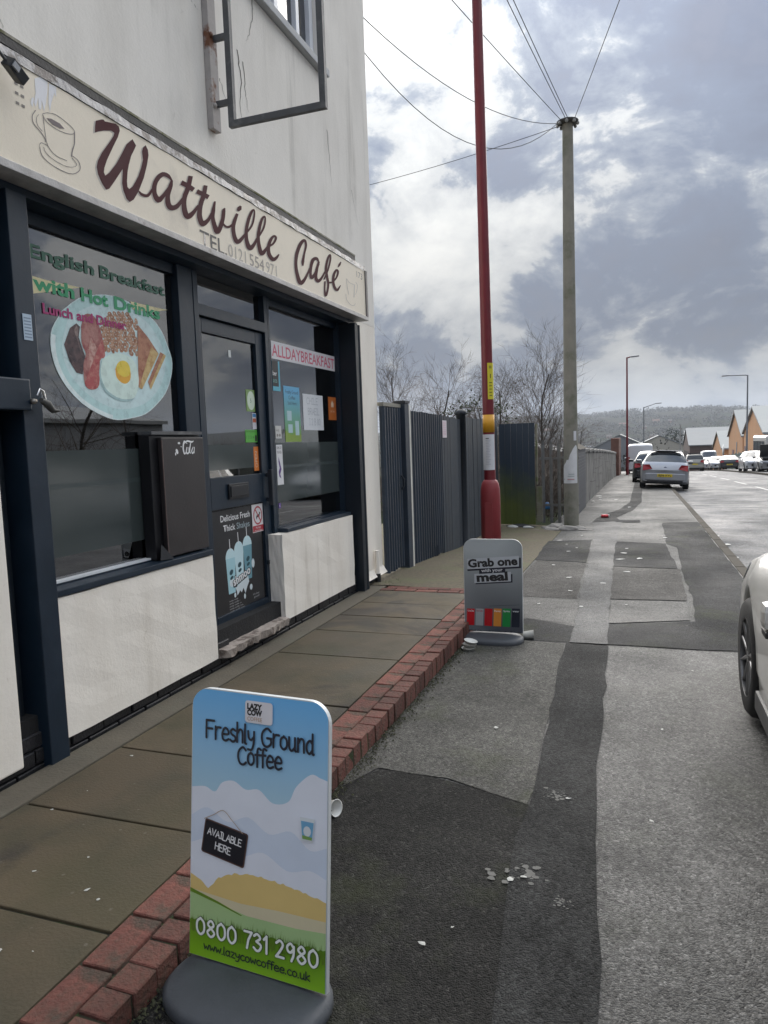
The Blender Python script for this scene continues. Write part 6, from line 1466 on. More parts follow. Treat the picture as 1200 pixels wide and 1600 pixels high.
# steel palisade
ps = empty('palisade_fence', (-1.6, 14.5, -.2)); tag(ps, 'rusty grey steel palisade railing beside the telegraph pole', 'fence')
PAL = mat('galvanised pales', (.17, .17, .165), .6, var=.25, vscale=8, bump=.2, metal=.2, col2=(.12, .075, .05), c2=(.58, .7), c2scale=5)
for k in range(5):
    x0 = -1.80 + k * .155
    b = MB(); z0, z1 = -.18, 1.38
    b.prism([(x0, 14.5), (x0 + .03, 14.475), (x0 + .065, 14.5), (x0 + .06, 14.508), (x0 + .03, 14.485), (x0 + .005, 14.508)], z0, z1)
    b.add([(x0, 14.5, z1), (x0 + .065, 14.5, z1), (x0 + .033, 14.49, z1 + .10), (x0 + .033, 14.505, z1)], [(0, 1, 2), (1, 3, 2), (3, 0, 2)])
    b.build('pale', PAL, ps)
for z in (.15, 1.08):
    box('rail', PAL, -1.84, -1.08, 14.515, 14.545, z, z + .045, ps)
# low parapet wall running down the street, brick pier at its head
PIER = None
def brickwall_mat():
    m = bpy.data.materials.new('blue engineering brick'); m.use_nodes = True; nt = m.node_tree; bb = nt.nodes['Principled BSDF']
    tc = nt.nodes.new('ShaderNodeTexCoord'); mp = N(nt, 'ShaderNodeMapping', i_Rotation=(R(90), 0, 0)); nt.links.new(tc.outputs['Object'], mp.inputs[0])
    br = N(nt, 'ShaderNodeTexBrick', i_Scale=1.0, i_Mortar_Size=.006, i_Brick_Width=.225, i_Row_Height=.075)
    br.inputs['Color1'].default_value = (.045, .05, .065, 1); br.inputs['Color2'].default_value = (.03, .034, .045, 1); br.inputs['Mortar'].default_value = (.14, .14, .14, 1)
    nt.links.new(mp.outputs[0], br.inputs['Vector']); nt.links.new(br.outputs['Color'], bb.inputs['Base Color']); bb.inputs['Roughness'].default_value = .55
    bp = N(nt, 'ShaderNodeBump', i_Strength=.5, i_Distance=.01, invert=True); nt.links.new(br.outputs['Fac'], bp.inputs['Height']); nt.links.new(bp.outputs[0], bb.inputs['Normal'])
    return m
pier = empty('brick_pier', (-1.3, 17.6, -.4)); tag(pier, 'short blue-grey brick pier at the head of the parapet wall', 'wall')
BW = brickwall_mat()
b = MB(); b.box(-1.62, -1.27, 16.9, 19.4, -.6, 1.22); b.build('brickwork', BW, pier)
b = MB(); b.add([(-1.66, 16.86, 1.22), (-1.23, 16.86, 1.22), (-1.23, 19.44, 1.22), (-1.66, 19.44, 1.22), (-1.445, 16.9, 1.34), (-1.445, 19.4, 1.34)], [(0, 3, 2, 1), (0, 1, 4), (1, 2, 5, 4), (2, 3, 5), (3, 0, 4, 5)]); b.build('coping', KERB, pier)
wl = empty('parapet_wall', (-1.4, 30, -1)); tag(wl, 'long low grey concrete parapet wall running downhill beside the pavement', 'wall')
WCON = mat('stained wall concrete', (.17, .165, .155), .85, var=.3, vscale=2, bump=.5, bscale=25, col2=(.07, .07, .065), c2=(.48, .66), c2scale=1.2, rnd=.12)
for k in range(14):
    y0 = 19.45 + k * 2.15; z = gz(y0 + 1)
    xk = -1.33
    box('wall_panel', WCON, xk - .28, xk, y0, y0 + 2.10, z - .5, z + 1.42, wl, .015)
    box('coping', WCON, xk - .32, xk + .035, y0, y0 + 2.12, z + 1.425, z + 1.52, wl, .02)
BW2 = mat('old red brick', (.16, .075, .055), .85, var=.3, vscale=2, bump=.4, bscale=20)
tag(MB((-1.4, 52, -1.2)).box(-1.65, -1.15, 49.7, 56, -2.2, 1.35).build('red_brick_wall', BW2, bevel=.02), 'dark red brick wall end beyond the grey parapet', 'wall')

# ------------------------------------------------------------------ lamp posts
def red_mat():
    return mat('maroon gloss paint', (.15, .010, .016), .38, var=.14, vscale=5, bump=.1, bscale=20)
MAROON = red_mat(); PINKR = mat('weathered red paint', (.24, .030, .034), .45, var=.16, vscale=6, bump=.15, bscale=25)
lp = empty('lamp_post', (-1.76, 9.0, gz(9.0))); tag(lp, 'tall maroon lamp post with yellow bands and notices behind the drinks sign', 'lamp post')
lx, ly, lz = -1.760, 9.0, gz(9.0)
b = MB(); b.lathe([(0, -.3), (.124, -.3), (.124, .93), (.121, 1.01), (.105, 1.09), (.084, 1.125), (.073, 1.135)], (lx, ly, lz), 'z', 28); b.build('base_compartment', PINKR, lp)
b = MB(); b.tube([(lx, ly, lz + 1.12), (lx - .005, ly, lz + 2.2), (lx - .035, ly, 6.7), (lx - .045, ly, 8.6)], [.073, .071, .061, .048], 22); b.build('column', MAROON, lp)
b = MB(); b.tube([(lx - .045, ly, 8.55), (lx + .05, ly, 8.85), (lx + .5, ly, 9.0), (lx + 1.3, ly, 9.02)], [.045, .04, .035, .032], 12); b.build('arm', MAROON, lp)
b = MB(); b.obox((lx + 1.6, ly, 9.02), (.34, 0, 0), (0, .13, 0), (0, 0, .05)); b.build('lantern', mat('lantern grey', (.3, .3, .31), .4), lp, bevel=.03)
box('access_door', PINKR, lx - .05, lx + .05, ly - .130, ly - .120, lz + .35, lz + .85, lp, .004)
YB = mat('amber band', (.62, .30, .015), .45, var=.1); YL = mat('yellow label', (.66, .58, .03), .45, var=.06)
b = MB(); b.lathe([(.0725, 1.60), (.0735, 1.60), (.0725, 1.82), (.0715, 1.82)], (lx - .003, ly, 0), 'z', 28); b.build('amber_band', YB, lp)
def wrap(name, z0, z1, a0, a1, r0, mat_, root, cx=lx, cy=ly, n=14):
    b = MB(); vs = []
    for k in range(n + 1):
        t = a0 + (a1 - a0) * k / n
        vs += [(cx + r0 * math.cos(t), cy + r0 * math.sin(t), z0), (cx + r0 * math.cos(t), cy + r0 * math.sin(t), z1)]
    b.add(vs, [(2 * k, 2 * k + 2, 2 * k + 3, 2 * k + 1) for k in range(n)], True)
    return b.build(name, mat_, root, recalc=False)
wrap('yellow_label', 2.01, 2.455, R(-78), R(25), .0735, YL, lp, lx - .006)
YF = Frame((lx - .006 + .0737 * math.cos(R(-50)), ly + .0737 * math.sin(R(-50)), 0), (-math.sin(R(-50)), math.cos(R(-50)), 0), (0, 0, 1))
text('label_words', YF, '1', -.004, 2.27, .050, BLKI, .002, lp, bold=.02)
for k, z in enumerate((2.39, 2.41, 2.21, 2.17, 2.13, 2.09, 2.05)):
    flat('label_lines', YF, [rect(-.018, .020, z, z + .008)], BLKI, .002 + k * 1e-5, lp)
PAPER = mat('taped paper', (.66, .66, .68), .6, var=.08, vscale=9, bump=.15, bscale=20)
nt_ = wrap('taped_notice', 1.13, 1.575, R(-165), R(-18), .0760, PAPER, None, lx - .002)
tag(nt_, 'white printed notice taped round the maroon lamp post', 'notice')
NF = Frame((lx - .002 + .0762 * math.cos(R(-88)), ly + .0762 * math.sin(R(-88)), 0), (-math.sin(R(-88)), math.cos(R(-88)), 0), (0, 0, 1))
for k in range(16):
    flat('notice_lines', NF, [rect(-.030, .034 - .012 * (k % 3), 1.50 - k * .02, 1.504 - k * .02)], ink('faint print', (.38, .38, .42)), .0035, nt_)
flat('notice_lines', NF, [rect(-.030, .01, 1.52, 1.53)], BLKI, .0035, nt_)


def street_lamp(name, x, y, h, arm, side, mat_, label, sz=1.0, zbase=None):
    z = gz(y) - .05 if zbase is None else zbase
    root = empty(name, (x, y, z)); tag(root, label, 'lamp post', 'street lamps down the road')
    b = MB(); b.tube([(x, y, z - .3), (x, y, z + 1.2)], .10, 12); b.build('base_compartment', mat_, root)
    b = MB(); b.tube([(x, y, z + 1.1), (x, y, z + h)], [.075, .05], 10); b.build('column', mat_, root)
    b = MB(); b.tube([(x, y, z + h - .04), (x + side * .15, y, z + h), (x + side * arm, y, z + h + .03 + .15 * (sz - 1))], [.05, .045, .035], 8); b.build('arm', mat_, root)
    b = MB(); b.obox((x + side * (arm + .25), y, z + h + .03 + .15 * (sz - 1)), (.28, 0, .015), (0, .11, 0), (0, 0, .045)); b.build('lantern', mat('lantern grey', (.3, .3, .31), .4), root, bevel=.02)
    return root


GALV = mat('galvanised column', (.20, .21, .22), .5, var=.15, metal=.3)
street_lamp('street_lamp', -.66, 52, 8.0, .25, 1, MAROON, 'maroon street lamp beyond the parapet wall at the end of the pavement')
street_lamp('street_lamp', .63, 80, 6.7, 1.2, 1, GALV, 'grey street lamp with raised arm above the white van', 3.0)
street_lamp('street_lamp', 8.0, 62, 7.4, 1.3, -1, GALV, 'grey street lamp on the far pavement before the orange gables')
MB((6.23, 120, -4.5)).tube([(6.23, 120, -5.2), (6.23, 120, 2.83)], [.13, .09], 8).build('telegraph_pole', mat('pale pole', (.30, .30, .29), .7)).update_tag()
tag(bpy.data.objects['telegraph_pole'], 'distant thin pale pole standing above the parked vans', 'pole')

# telegraph pole
tp = empty('telegraph_pole', (-1.2, 14.2, gz(14.2))); tag(tp, 'stout weathered timber telegraph pole with torn poster beside palisade railing', 'pole')
POLE = mat('grey-green pole timber', (.235, .222, .182), .8, var=.16, vscale=4, bump=.35, bscale=22, col2=(.13, .135, .09), c2=(.5, .68), c2scale=2.5)
tz = gz(14.2)
b = MB(); b.tube([(-1.205, 14.2, tz - .5), (-1.205, 14.2, tz + .8), (-1.203, 14.2, 3), (-1.20, 14.2, 7.28)], [.142, .138, .120, .095], 26); b.build('pole_shaft', POLE, tp)
IRON = mat('dark ironwork', (.05, .048, .045), .6)
b = MB(); b.lathe([(.11, 7.22), (.19, 7.25), (.20, 7.28), (.12, 7.31), (0, 7.33)], (-1.2, 14.2, 0), 'z', 18); b.build('ring_head', IRON, tp)
for k in range(8):
    t = 2 * math.pi * k / 8
    b = MB(); b.lathe([(.018, 7.20), (.03, 7.215), (.03, 7.245), (.018, 7.26)], (-1.2 + .18 * math.cos(t), 14.2 + .18 * math.sin(t), 0), 'z', 8); b.build('insulator', mat('grey insulator', (.25, .25, .24), .4), tp)
# torn poster, white strip
tpz = [( -115, .66), (-100, .66), (-80, .66), (-62, .66), (-48, .66)]
b = MB(); vs = []; rr = random.Random(4)
tops = [1.0, 1.04, 1.06, 1.10, 1.16, 1.14, 1.22, 1.28, 1.34, 1.40, 1.42, 1.38]
for k, t in enumerate(np.linspace(R(-168), R(-30), 12)):
    vs += [(-1.204 + .1395 * math.cos(t), 14.2 + .1395 * math.sin(t), .63), (-1.204 + .137 * math.cos(t), 14.2 + .137 * math.sin(t), tops[k] - .06 + rr.uniform(-.02, .02))]
b.add(vs, [(2 * k, 2 * k + 2, 2 * k + 3, 2 * k + 1) for k in range(11)], True)
tpo = b.build('torn_poster', mat('torn white poster', (.66, .66, .66), .6, var=.08, vscale=12, col2=(.10, .10, .10), c2=(.66, .68), c2scale=14), recalc=False)
tag(tpo, 'torn white poster wrapped round the telegraph pole', 'poster')
TF = Frame((-1.204 + .141 * math.cos(R(-85)), 14.2 + .141 * math.sin(R(-85)), 0), (-math.sin(R(-85)), math.cos(R(-85)), 0), (0, 0, 1))
flat('poster_lines', TF, [rect(-.07, .06, .70, .712)], ink('poster red', (.45, .12, .12)), .004, tpo)
flat('poster_lines', TF, [rect(-.06, .06, .76, .768), rect(-.05, .06, .80, .808)], ink('poster teal', (.15, .24, .24)), .004, tpo)
wrap('pale_label', 1.44, 1.62, R(-62), R(-35), .133, PAPER, tp, -1.203, 14.2)

# overhead wires
WIRE = mat('wire', (.03, .03, .032), .6)
def wire(p, q, sag, label):
    p, q = Vector(p), Vector(q); pts = []
    for k in range(25):
        t = k / 24; r_ = p.lerp(q, t); r_.z -= sag * 4 * t * (1 - t); pts.append(r_)
    b = MB(p); b.tube(pts, .006, 5); tag(b.build('overhead_wire', WIRE), label, 'wire', 'wires fanning out from the telegraph pole')
T0 = (-1.2, 14.2, 7.26)
wire((-1.36, 14.14, 7.25), (-4.3, 7.1, 7.95), .78, 'upper wire sagging from the pole top to the cafe roof edge')
wire((-1.37, 14.1, 7.24), (-4.4, 7.2, 8.7), 1.75, 'lower, deeper-sagging wire between pole top and cafe')
wire((-1.35, 14.26, 7.25), (-14.0, 19, 8.5), .35, 'nearly level wire running left from the pole top')
wire((-1.30, 14.05, 7.26), (-4.2, 1.0, 7.4), .1, 'wire from the pole top passing close behind the maroon lamp post')
wire((-1.22, 14.02, 7.27), (-2.95, -5.0, 7.4), .15, 'left of the twin overhead wires running towards the camera')
wire((-1.18, 14.02, 7.27), (-2.75, -5.0, 7.4), .15, 'right of the twin overhead wires running towards the camera')
wire((-1.06, 14.05, 7.26), (3.3, -4.0, 7.4), .15, 'single wire rising from the pole top towards upper right')

# ------------------------------------------------------------------ bare winter trees
BARK = mat('dark bark', (.085, .074, .064), .9, var=.3, vscale=6, bump=.4, bscale=30)
TWIG = mat('brown twigs', (.105, .084, .072), .9, var=.3, vscale=2)


def branch_mesh(name, segs, sides=3):
    """segs: array rows p0(3) p1(3) r0 r1 -> tapered prisms"""
    S = np.array(segs); P0, P1, r0, r1 = S[:, :3], S[:, 3:6], S[:, 6], S[:, 7]
    T = P1 - P0; T /= np.linalg.norm(T, axis=1)[:, None] + 1e-9
    A = np.where(np.abs(T[:, 2:3]) < .9, np.array([[0, 0, 1.]]), np.array([[1., 0, 0]]))
    U = np.cross(T, A); U /= np.linalg.norm(U, axis=1)[:, None]; V = np.cross(T, U)
    n = len(S); vs = np.zeros((n, 2 * sides, 3))
    for k in range(sides):
        t = 2 * math.pi * k / sides; d = U * math.cos(t) + V * math.sin(t)
        vs[:, k] = P0 + d * r0[:, None]; vs[:, sides + k] = P1 + d * r1[:, None]
    base = np.arange(n)[:, None, None] * 2 * sides
    q = np.array([[k, (k + 1) % sides, sides + (k + 1) % sides, sides + k] for k in range(sides)])
    F = (base + q[None]).reshape(-1, 4)
    me = bpy.data.meshes.new(name)
    me.vertices.add(n * 2 * sides); me.vertices.foreach_set('co', vs.reshape(-1))
    nf = len(F); me.loops.add(nf * 4); me.loops.foreach_set('vertex_index', F.reshape(-1).astype(np.int32))
    me.polygons.add(nf); me.polygons.foreach_set('loop_start', np.arange(0, nf * 4, 4, dtype=np.int32))
    me.update(calc_edges=True); me.validate()
    return me


def grow(rng, p, d, L, r, lev, out, maxlev, nch, up, spread, wob):
    nseg = 6 if lev == 0 else 4 if lev == 1 else 3
    pts = [p]; dirs = [d]; rads = [r]
    tip = .30 if lev == 0 else .25
    for i in range(nseg):
        d = d + Vector((rng.gauss(0, wob), rng.gauss(0, wob), rng.gauss(0, wob) + up * (.12 if lev else 0)))
        d.normalize()
        q = p + d * (L / nseg); r2 = r * (1 - (1 - tip) * (i + 1) / nseg)
        out[min(lev, 1)].append((*p, *q, rads[-1], r2))
        p = q; pts.append(p); dirs.append(d.copy()); rads.append(r2)
    if lev >= maxlev:
        return
    m = nch[lev]
    for k in range(m):
        t = (rng.uniform(.22, 1.0) if lev == 0 else rng.uniform(.2, 1.0))
        i = min(nseg - 1, int(t * nseg)); fr_ = t * nseg - i
        q = pts[i].lerp(pts[i + 1], fr_); dd = dirs[i + 1]
        az = rng.uniform(0, 2 * math.pi); s = Vector((math.cos(az), math.sin(az), 0))
        s = (s - dd * s.dot(dd)).normalized()
        nd = (dd * rng.uniform(.55, 1.0) + s * spread * rng.uniform(.6, 1.1)).normalized()
        ll = L * (rng.uniform(.30, .48) * (1.25 - .6 * t) if lev == 0 else rng.uniform(.35, .62))
        rr_ = max(.0036, rads[i] * (.34 if lev == 0 else .45))
        grow(rng, q, nd, ll, rr_, lev + 1, out, maxlev, nch, up, spread, wob)


def tree(name, x, y, z, h, label, seed, nch=(30, 9, 5), up=.6, spread=.8, r=.06, wob=.10, group='bare trees behind the fence', multi=1, scale_twig=1.0):
    rng = random.Random(seed); out = [[], []]
    for k in range(multi):
        d = Vector((rng.gauss(0, .05), rng.gauss(0, .05), 1)) if multi == 1 else Vector((rng.gauss(0, .35), rng.gauss(0, .35), 1))
        grow(rng, Vector((rng.uniform(-.2, .2) * (multi > 1), rng.uniform(-.2, .2) * (multi > 1), -.3)), d.normalized(), h * (1 if multi == 1 else rng.uniform(.6, .95)), r, 0, out, 3, nch, up, spread, wob)
    root = empty(name, (x, y, z)); tag(root, label, 'tree', group)
    t = link('trunk', branch_mesh('trunk', out[0], 7)); t.parent = root; t.data.materials.append(BARK)
    c = link('crown', branch_mesh('crown', out[1], 3)); c.parent = root; c.data.materials.append(TWIG)
    return root


tree('birch_tree', -7.6, 24, -.7, 4.9, 'bare birch with fine fan of twigs nearest the cafe corner', 1)
tree('birch_tree', -6.3, 23.2, -.7, 4.7, 'slim bare birch second from the cafe corner', 2, nch=(22, 8, 4))
tree('bare_tree', -5.4, 26.5, -.8, 3.9, 'bushy bare tree left of the maroon lamp post', 3, nch=(30, 9, 6), up=.3, spread=.9)
tree('bare_tree', -4.5, 25, -.8, 4.3, 'dark twiggy tree right of the maroon lamp post', 4, nch=(34, 10, 6), up=.3, spread=.9, r=.07)
tree('bare_tree', -5.9, 29, -.9, 4.4, 'pale twiggy tree behind the maroon lamp post', 14, nch=(22, 8, 5), up=.3, spread=.9)
tree('birch_tree', -2.85, 24.5, -.8, 4.8, 'tall pointed bare birch just left of the telegraph pole', 5, nch=(38, 9, 5), spread=.65)
tree('bare_shrub', -2.9, 24, -.9, 3.9, 'wide bare shrub right of the telegraph pole above the parapet', 6, nch=(14, 7, 5), up=.2, spread=.9, r=.045, multi=4)
tree('bare_shrub', -3.2, 30, -1.0, 3.6, 'bare shrub leaning over the parapet wall further down', 7, nch=(12, 7, 4), up=.1, spread=.9, r=.045, multi=4)
tree('bare_shrub', -3.6, 21, -.8, 3.6, 'tangled bare shrub behind the corner fence panel', 8, nch=(13, 7, 4), up=.1, spread=1.0, r=.04, multi=4)
tree('bare_shrub', -6.0, 20.5, -.8, 3.4, 'low tangled shrub above the yard gate', 9, nch=(12, 7, 4), up=.0, spread=1.0, r=.04, multi=4)
tree('bare_shrub', -8.2, 21, -.8, 3.4, 'low bramble shrub beside the cafe corner', 10, nch=(12, 7, 4), up=.0, spread=1.0, r=.04, multi=3)
tree('bare_shrub', -3.4, 40, -1.2, 4.0, 'far bare shrub beyond the parapet wall', 12, nch=(12, 7, 4), up=.1, spread=.9, r=.05, multi=4)
# the far side of the street, which the shop glass mirrors
OPP = 'trees across the road'
for k, (x, y, h) in enumerate(((16, 9, 5.2), (15, 13.5, 6.0), (17, 18, 5.4), (15.5, 23, 6.2), (18, 29, 5.8))):
    tree('bare_tree', x, y, gz(y) - .1, h, 'bare tree across the road, seen only mirrored in the shop glass', 30 + k, nch=(18, 7, 4), up=.2, spread=1.0, r=.10, group=OPP)
hd = empty('far_fence', (13.0, 14, -.2)); tag(hd, 'dark green mesh fence across the road, mirrored in the shop glass', 'fence')
box('mesh_panel', mat('dark fence mesh', (.03, .038, .032), .7, bump=.5, bscale=9), 13.0, 13.05, -12, 48, -2.0, 1.25, hd)
for k in range(16):
    box('post', GALV, 12.93, 12.99, -12 + k * 3.9, -11.92 + k * 3.9, -2.0, 1.45, hd)

rng = random.Random(44); segs = []
for k in range(1300):
    y = rng.uniform(2, 46)
    p = Vector((rng.uniform(13.6, 18.0), y, gz(y) + rng.uniform(-.2, .5)))
    d = Vector((rng.gauss(0, .5), rng.gauss(0, .5), rng.uniform(.5, 1.2))).normalized(); r = rng.uniform(.010, .020)
    for j in range(6):
        d = (d + Vector((rng.gauss(0, .3), rng.gauss(0, .3), -.03))).normalized(); q = p + d * .45
        segs.append((*p, *q, r, r * .85)); p = q; r *= .85
o = link('far_thicket', branch_mesh('far_thicket', segs, 3), TWIG); tag(o, 'scrubby hedge across the road, mirrored in the shop glass', 'hedge', kind='stuff')
# brambles and rubbish behind the palisade
rng = random.Random(21); segs = []
for k in range(520):
    p = Vector((rng.uniform(-2.5, -1.55), rng.uniform(14.75, 16.5), rng.uniform(-.2, .3)))
    d = Vector((rng.gauss(-.1, .4), rng.gauss(0, .5), rng.uniform(.3, 1))).normalized(); r = rng.uniform(.004, .010)
    for j in range(5):
        d = (d + Vector((rng.gauss(0, .25), rng.gauss(0, .25), -.10))).normalized(); q = p + d * .28
        q.x = min(q.x, -1.45); q.y = max(q.y, 14.62)
        segs.append((*p, *q, r, r * .85)); p = q; r *= .85
me = branch_mesh('brambles', segs, 3); o = link('brambles', me, mat('bramble canes', (.075, .058, .045), .85, var=.4, vscale=3)); tag(o, 'tangle of bare bramble canes behind the palisade', 'brambles', kind='stuff')
rng = random.Random(22); segs = []
for k in range(1500):
    y = rng.uniform(17, 44)
    p = Vector((rng.uniform(-9.5, -2.9), y, gz(y) + rng.uniform(-.2, .3)))
    d = Vector((rng.gauss(0, .7), rng.gauss(0, .5), rng.uniform(.4, 1))).normalized(); r = rng.uniform(.007, .014)
    for j in range(6):
        d = (d + Vector((rng.gauss(0, .3), rng.gauss(0, .3), -.06))).normalized(); q = p + d * .38
        segs.append((*p, *q, r, r * .85)); p = q; r *= .85
me = branch_mesh('thicket', segs, 3); o = link('thicket', me, TWIG); tag(o, 'low leafless thicket behind fence and parapet', 'thicket', kind='stuff')
# ivy-ish evergreen leaves on one spray above the yard gate
rng = random.Random(5); vs, fs = [], []
for k in range(420):
    t = rng.random(); p = Vector((-4.3 + 1.7 * t, 15.5, 1.75 + .55 * math.sin(t * 2.6) + rng.gauss(0, .10))) + Vector((rng.gauss(0, .07), rng.gauss(0, .25), 0))
    a = Vector((rng.gauss(0, 1), rng.gauss(0, 1), rng.gauss(0, 1))).normalized() * .035; c = a.cross(Vector((rng.gauss(0, 1), rng.gauss(0, 1), 1))).normalized() * .02
    b0 = len(vs); vs += [tuple(p - a), tuple(p + c), tuple(p + a), tuple(p - c)]; fs.append((b0, b0 + 1, b0 + 2, b0 + 3))
iv = empty('ivy_spray', (-3.6, 15.5, 1.0)); tag(iv, 'arching evergreen ivy spray above the yard gate', 'plant')
MB().add(vs, fs).build('leaves', mat('ivy leaves', (.035, .045, .018), .6, var=.3, vscale=3), iv, recalc=False)
b = MB(); b.tube([(-4.6, 15.5, .6), (-4.3, 15.5, 1.6), (-3.6, 15.5, 2.25), (-2.9, 15.5, 2.15), (-2.6, 15.5, 1.9)], [.02, .016, .013, .01, .006], 6); b.build('stem', BARK, iv)

# ------------------------------------------------------------------ vehicles
CARGLASS = mat('car glass', (.020, .026, .030), .06, var=.05, spec=.8)
TYRE = mat('tyre rubber', (.014, .014, .015), .75, bump=.2, bscale=90)
RIM = mat('alloy rim', (.38, .38, .39), .3, var=.08, metal=.8)
RIMD = mat('dark alloy', (.22, .22, .225), .35, var=.1, metal=.7)
BLKP = mat('black trim', (.015, .015, .017), .5)
TAIL = mat('red lens', (.32, .015, .02), .15); CLEAR = mat('clear lens', (.55, .57, .6), .12)
YPL = mat('yellow plate', (.68, .50, .03), .4); WPL = mat('white plate', (.7, .7, .68), .4)


def paint(name, col, metal=.35):
    return mat('paint ' + name, col, .34, var=.04, vscale=1.5, metal=metal, coat=.8)


class Car:
    """body lofted along its length from half sections; y runs from tail (0) to nose (L)"""
    def __init__(s, L, hw, rear, zs, zt, rw, axles, wr, zb=.20):
        s.L, s.hw0, s.axles, s.wr, s.zb0 = L, hw, axles, wr, zb
        s.kz, s.kt, s.kr, s.kw = zs, zt, rw, rear
        s.sh, s.rf = .962, .94

    def ip(s, tab, y, soft=.04):
        xs_ = [t[0] for t in tab]; ys_ = [t[1] for t in tab]
        return float(np.mean([np.interp(y + e, xs_, ys_) for e in (-soft, -soft / 2, 0, soft / 2, soft)]))

    def sect(s, y):
        y = min(max(y, 0.0), s.L)
        hw = s.hw0 * s.ip(s.kw, y); zs = s.ip(s.kz, y); zt = max(s.ip(s.kt, y), zs + .012)
        k = min(1.0, (zt - zs) / .40); rw = s.ip(s.kr, y) * s.hw0
        re = hw * s.rf * (1 - k) + rw * k
        zb = s.zb0 + (.10 * max(0, 1 - y / .25) + .06 * max(0, 1 - (s.L - y) / .35))
        za = zb
        for a in s.axles:
            R_ = s.wr + .055; d = y - a
            if abs(d) < R_:
                za = max(za, s.wr + math.sqrt(R_ * R_ - d * d))
        za = min(za, zs - .10)
        h = zs - zb
        P = [(0, za), (hw * .86, za), (hw * .985, max(za, zb + .03)), (hw * .995, max(za + .004, zb + .16)), (hw, max(za + .02, zb + .45 * h)), (hw * .992, max(za + .05, zb + .74 * h)),
             (hw * s.sh, zs), (re + (hw * s.sh - re) * .06, zt - (zt - zs) * .10 - .012 * k), (re * .90, zt - .022 * k - .004), (re * .5, zt - .004), (0, zt)]
        return P

    def surf(s, y, a):
        P = s.sect(y); i = min(int(a), len(P) - 2); f = a - i
        return Vector((P[i][0] + (P[i + 1][0] - P[i][0]) * f, y, P[i][1] + (P[i + 1][1] - P[i][1]) * f))

    def nrm(s, y, a):
        e = .02
        du = s.surf(min(y + e, s.L), a) - s.surf(max(y - e, 0), a); da = s.surf(y, min(a + .08, 9.99)) - s.surf(y, max(a - .08, 0))
        n = du.cross(da)
        n = n.normalized() if n.length > 1e-9 else Vector((1, 0, 0))
        c = Vector((0, y, .6))
        return n if n.dot(s.surf(y, a) - c) > 0 else -n

    def body(s, mat_, root, step=.06):
        n = int(s.L / step); W = 11; vs, fs = [], []
        for k in range(n + 1):
            y = s.L * k / n; P = s.sect(y)
            # push the ends round in plan
            for x, z in P:
                e = 0
                if k == 0:
                    e = .05 * (x / s.hw0) ** 2
                elif k == n:
                    e = -.10 * (x / s.hw0) ** 2
                vs.append((x, y + e, z))
            for x, z in reversed(P[1:-1]):
                e = .05 * (x / s.hw0) ** 2 if k == 0 else (-.10 * (x / s.hw0) ** 2 if k == n else 0)
                vs.append((-x, y + e, z))
        m = 20
        for k in range(n):
            for i in range(m):
                fs.append((k * m + i, k * m + (i + 1) % m, (k + 1) * m + (i + 1) % m, (k + 1) * m + i))
        b = MB(); b.add(vs, fs, True)
        b.add(vs[:m], [tuple(reversed(range(m)))]); b.add(vs[-m:], [tuple(range(m))])
        return b.build('body', mat_, root)

    def patch(s, name, mat_, root, y0, y1, a0, a1, off=.005, both=True, ny=8, na=4, centre=False, trim=None):
        """panel laid on the body: glass, lamps, trim"""
        b = MB()
        for sg in ((1, -1) if both and not centre else (1,)):
            vs, fs = [], []
            cols = []
            for i in range(na + 1):
                cols.append((a0 + (a1 - a0) * i / na, 1))
            if centre:
                cols = cols + [(a, -1) for a, _ in reversed(cols[:-1])]
            for k in range(ny + 1):
                t = k / ny
                for a, side in cols:
                    yy0, yy1 = (y0, y1) if trim is None else trim((a - a0) / (a1 - a0), y0, y1)
                    y = yy0 + (yy1 - yy0) * t
                    p = s.surf(y, a) + s.nrm(y, a) * off
                    vs.append((p.x * side * sg, p.y, p.z))
            w = len(cols)
            b.add(vs, [(k * w + i, k * w + i + 1, (k + 1) * w + i + 1, (k + 1) * w + i) for k in range(ny) for i in range(w - 1)], True)
        return b.build(name, mat_, root)


def wheel(root, x, y, r, w, rim, side, spokes=10):
    t = MB(); t.lathe([(r * .62, -w / 2), (r * .9, -w / 2 - .004), (r * .98, -w / 2 + .02), (r, -w / 4), (r, w / 4), (r * .98, w / 2 - .02), (r * .9, w / 2 + .004), (r * .62, w / 2)], (x, y, r), 'x', 36)
    o = t.build('wheel', TYRE, root)
    xo = x + side * w * .36
    b = MB()
    b.lathe([(r * .70, side * .0), (r * .70, side * .05 * -1), (r * .62, -side * .06), (r * .655, side * .01)], (xo + side * .02, y, r), 'x', 36)
    b.lathe([(0, .02 * side), (r * .13, .018 * side), (r * .16, 0)], (xo, y, r), 'x', 16)
    for k in range(spokes):
        th = 2 * math.pi * (k // 2) / (spokes / 2) + (.16 if k % 2 else -.16)
        th2 = 2 * math.pi * (k // 2) / (spokes / 2) + (.34 if k % 2 else -.34)
        p0 = Vector((xo + side * .005, y + r * .10 * math.cos(th), r + r * .10 * math.sin(th))); p1 = Vector((xo + side * .018, y + r * .66 * math.cos(th2), r + r * .66 * math.sin(th2)))
        b.tube([p0, p1], [.016, .012], 4)
    b.build('rim', rim, o)
    d = MB(); d.lathe([(0, 0), (r * .6, 0)], (xo - side * .05, y, r), 'x', 20); d.build('brake_disc', BLKP, o)
    return o


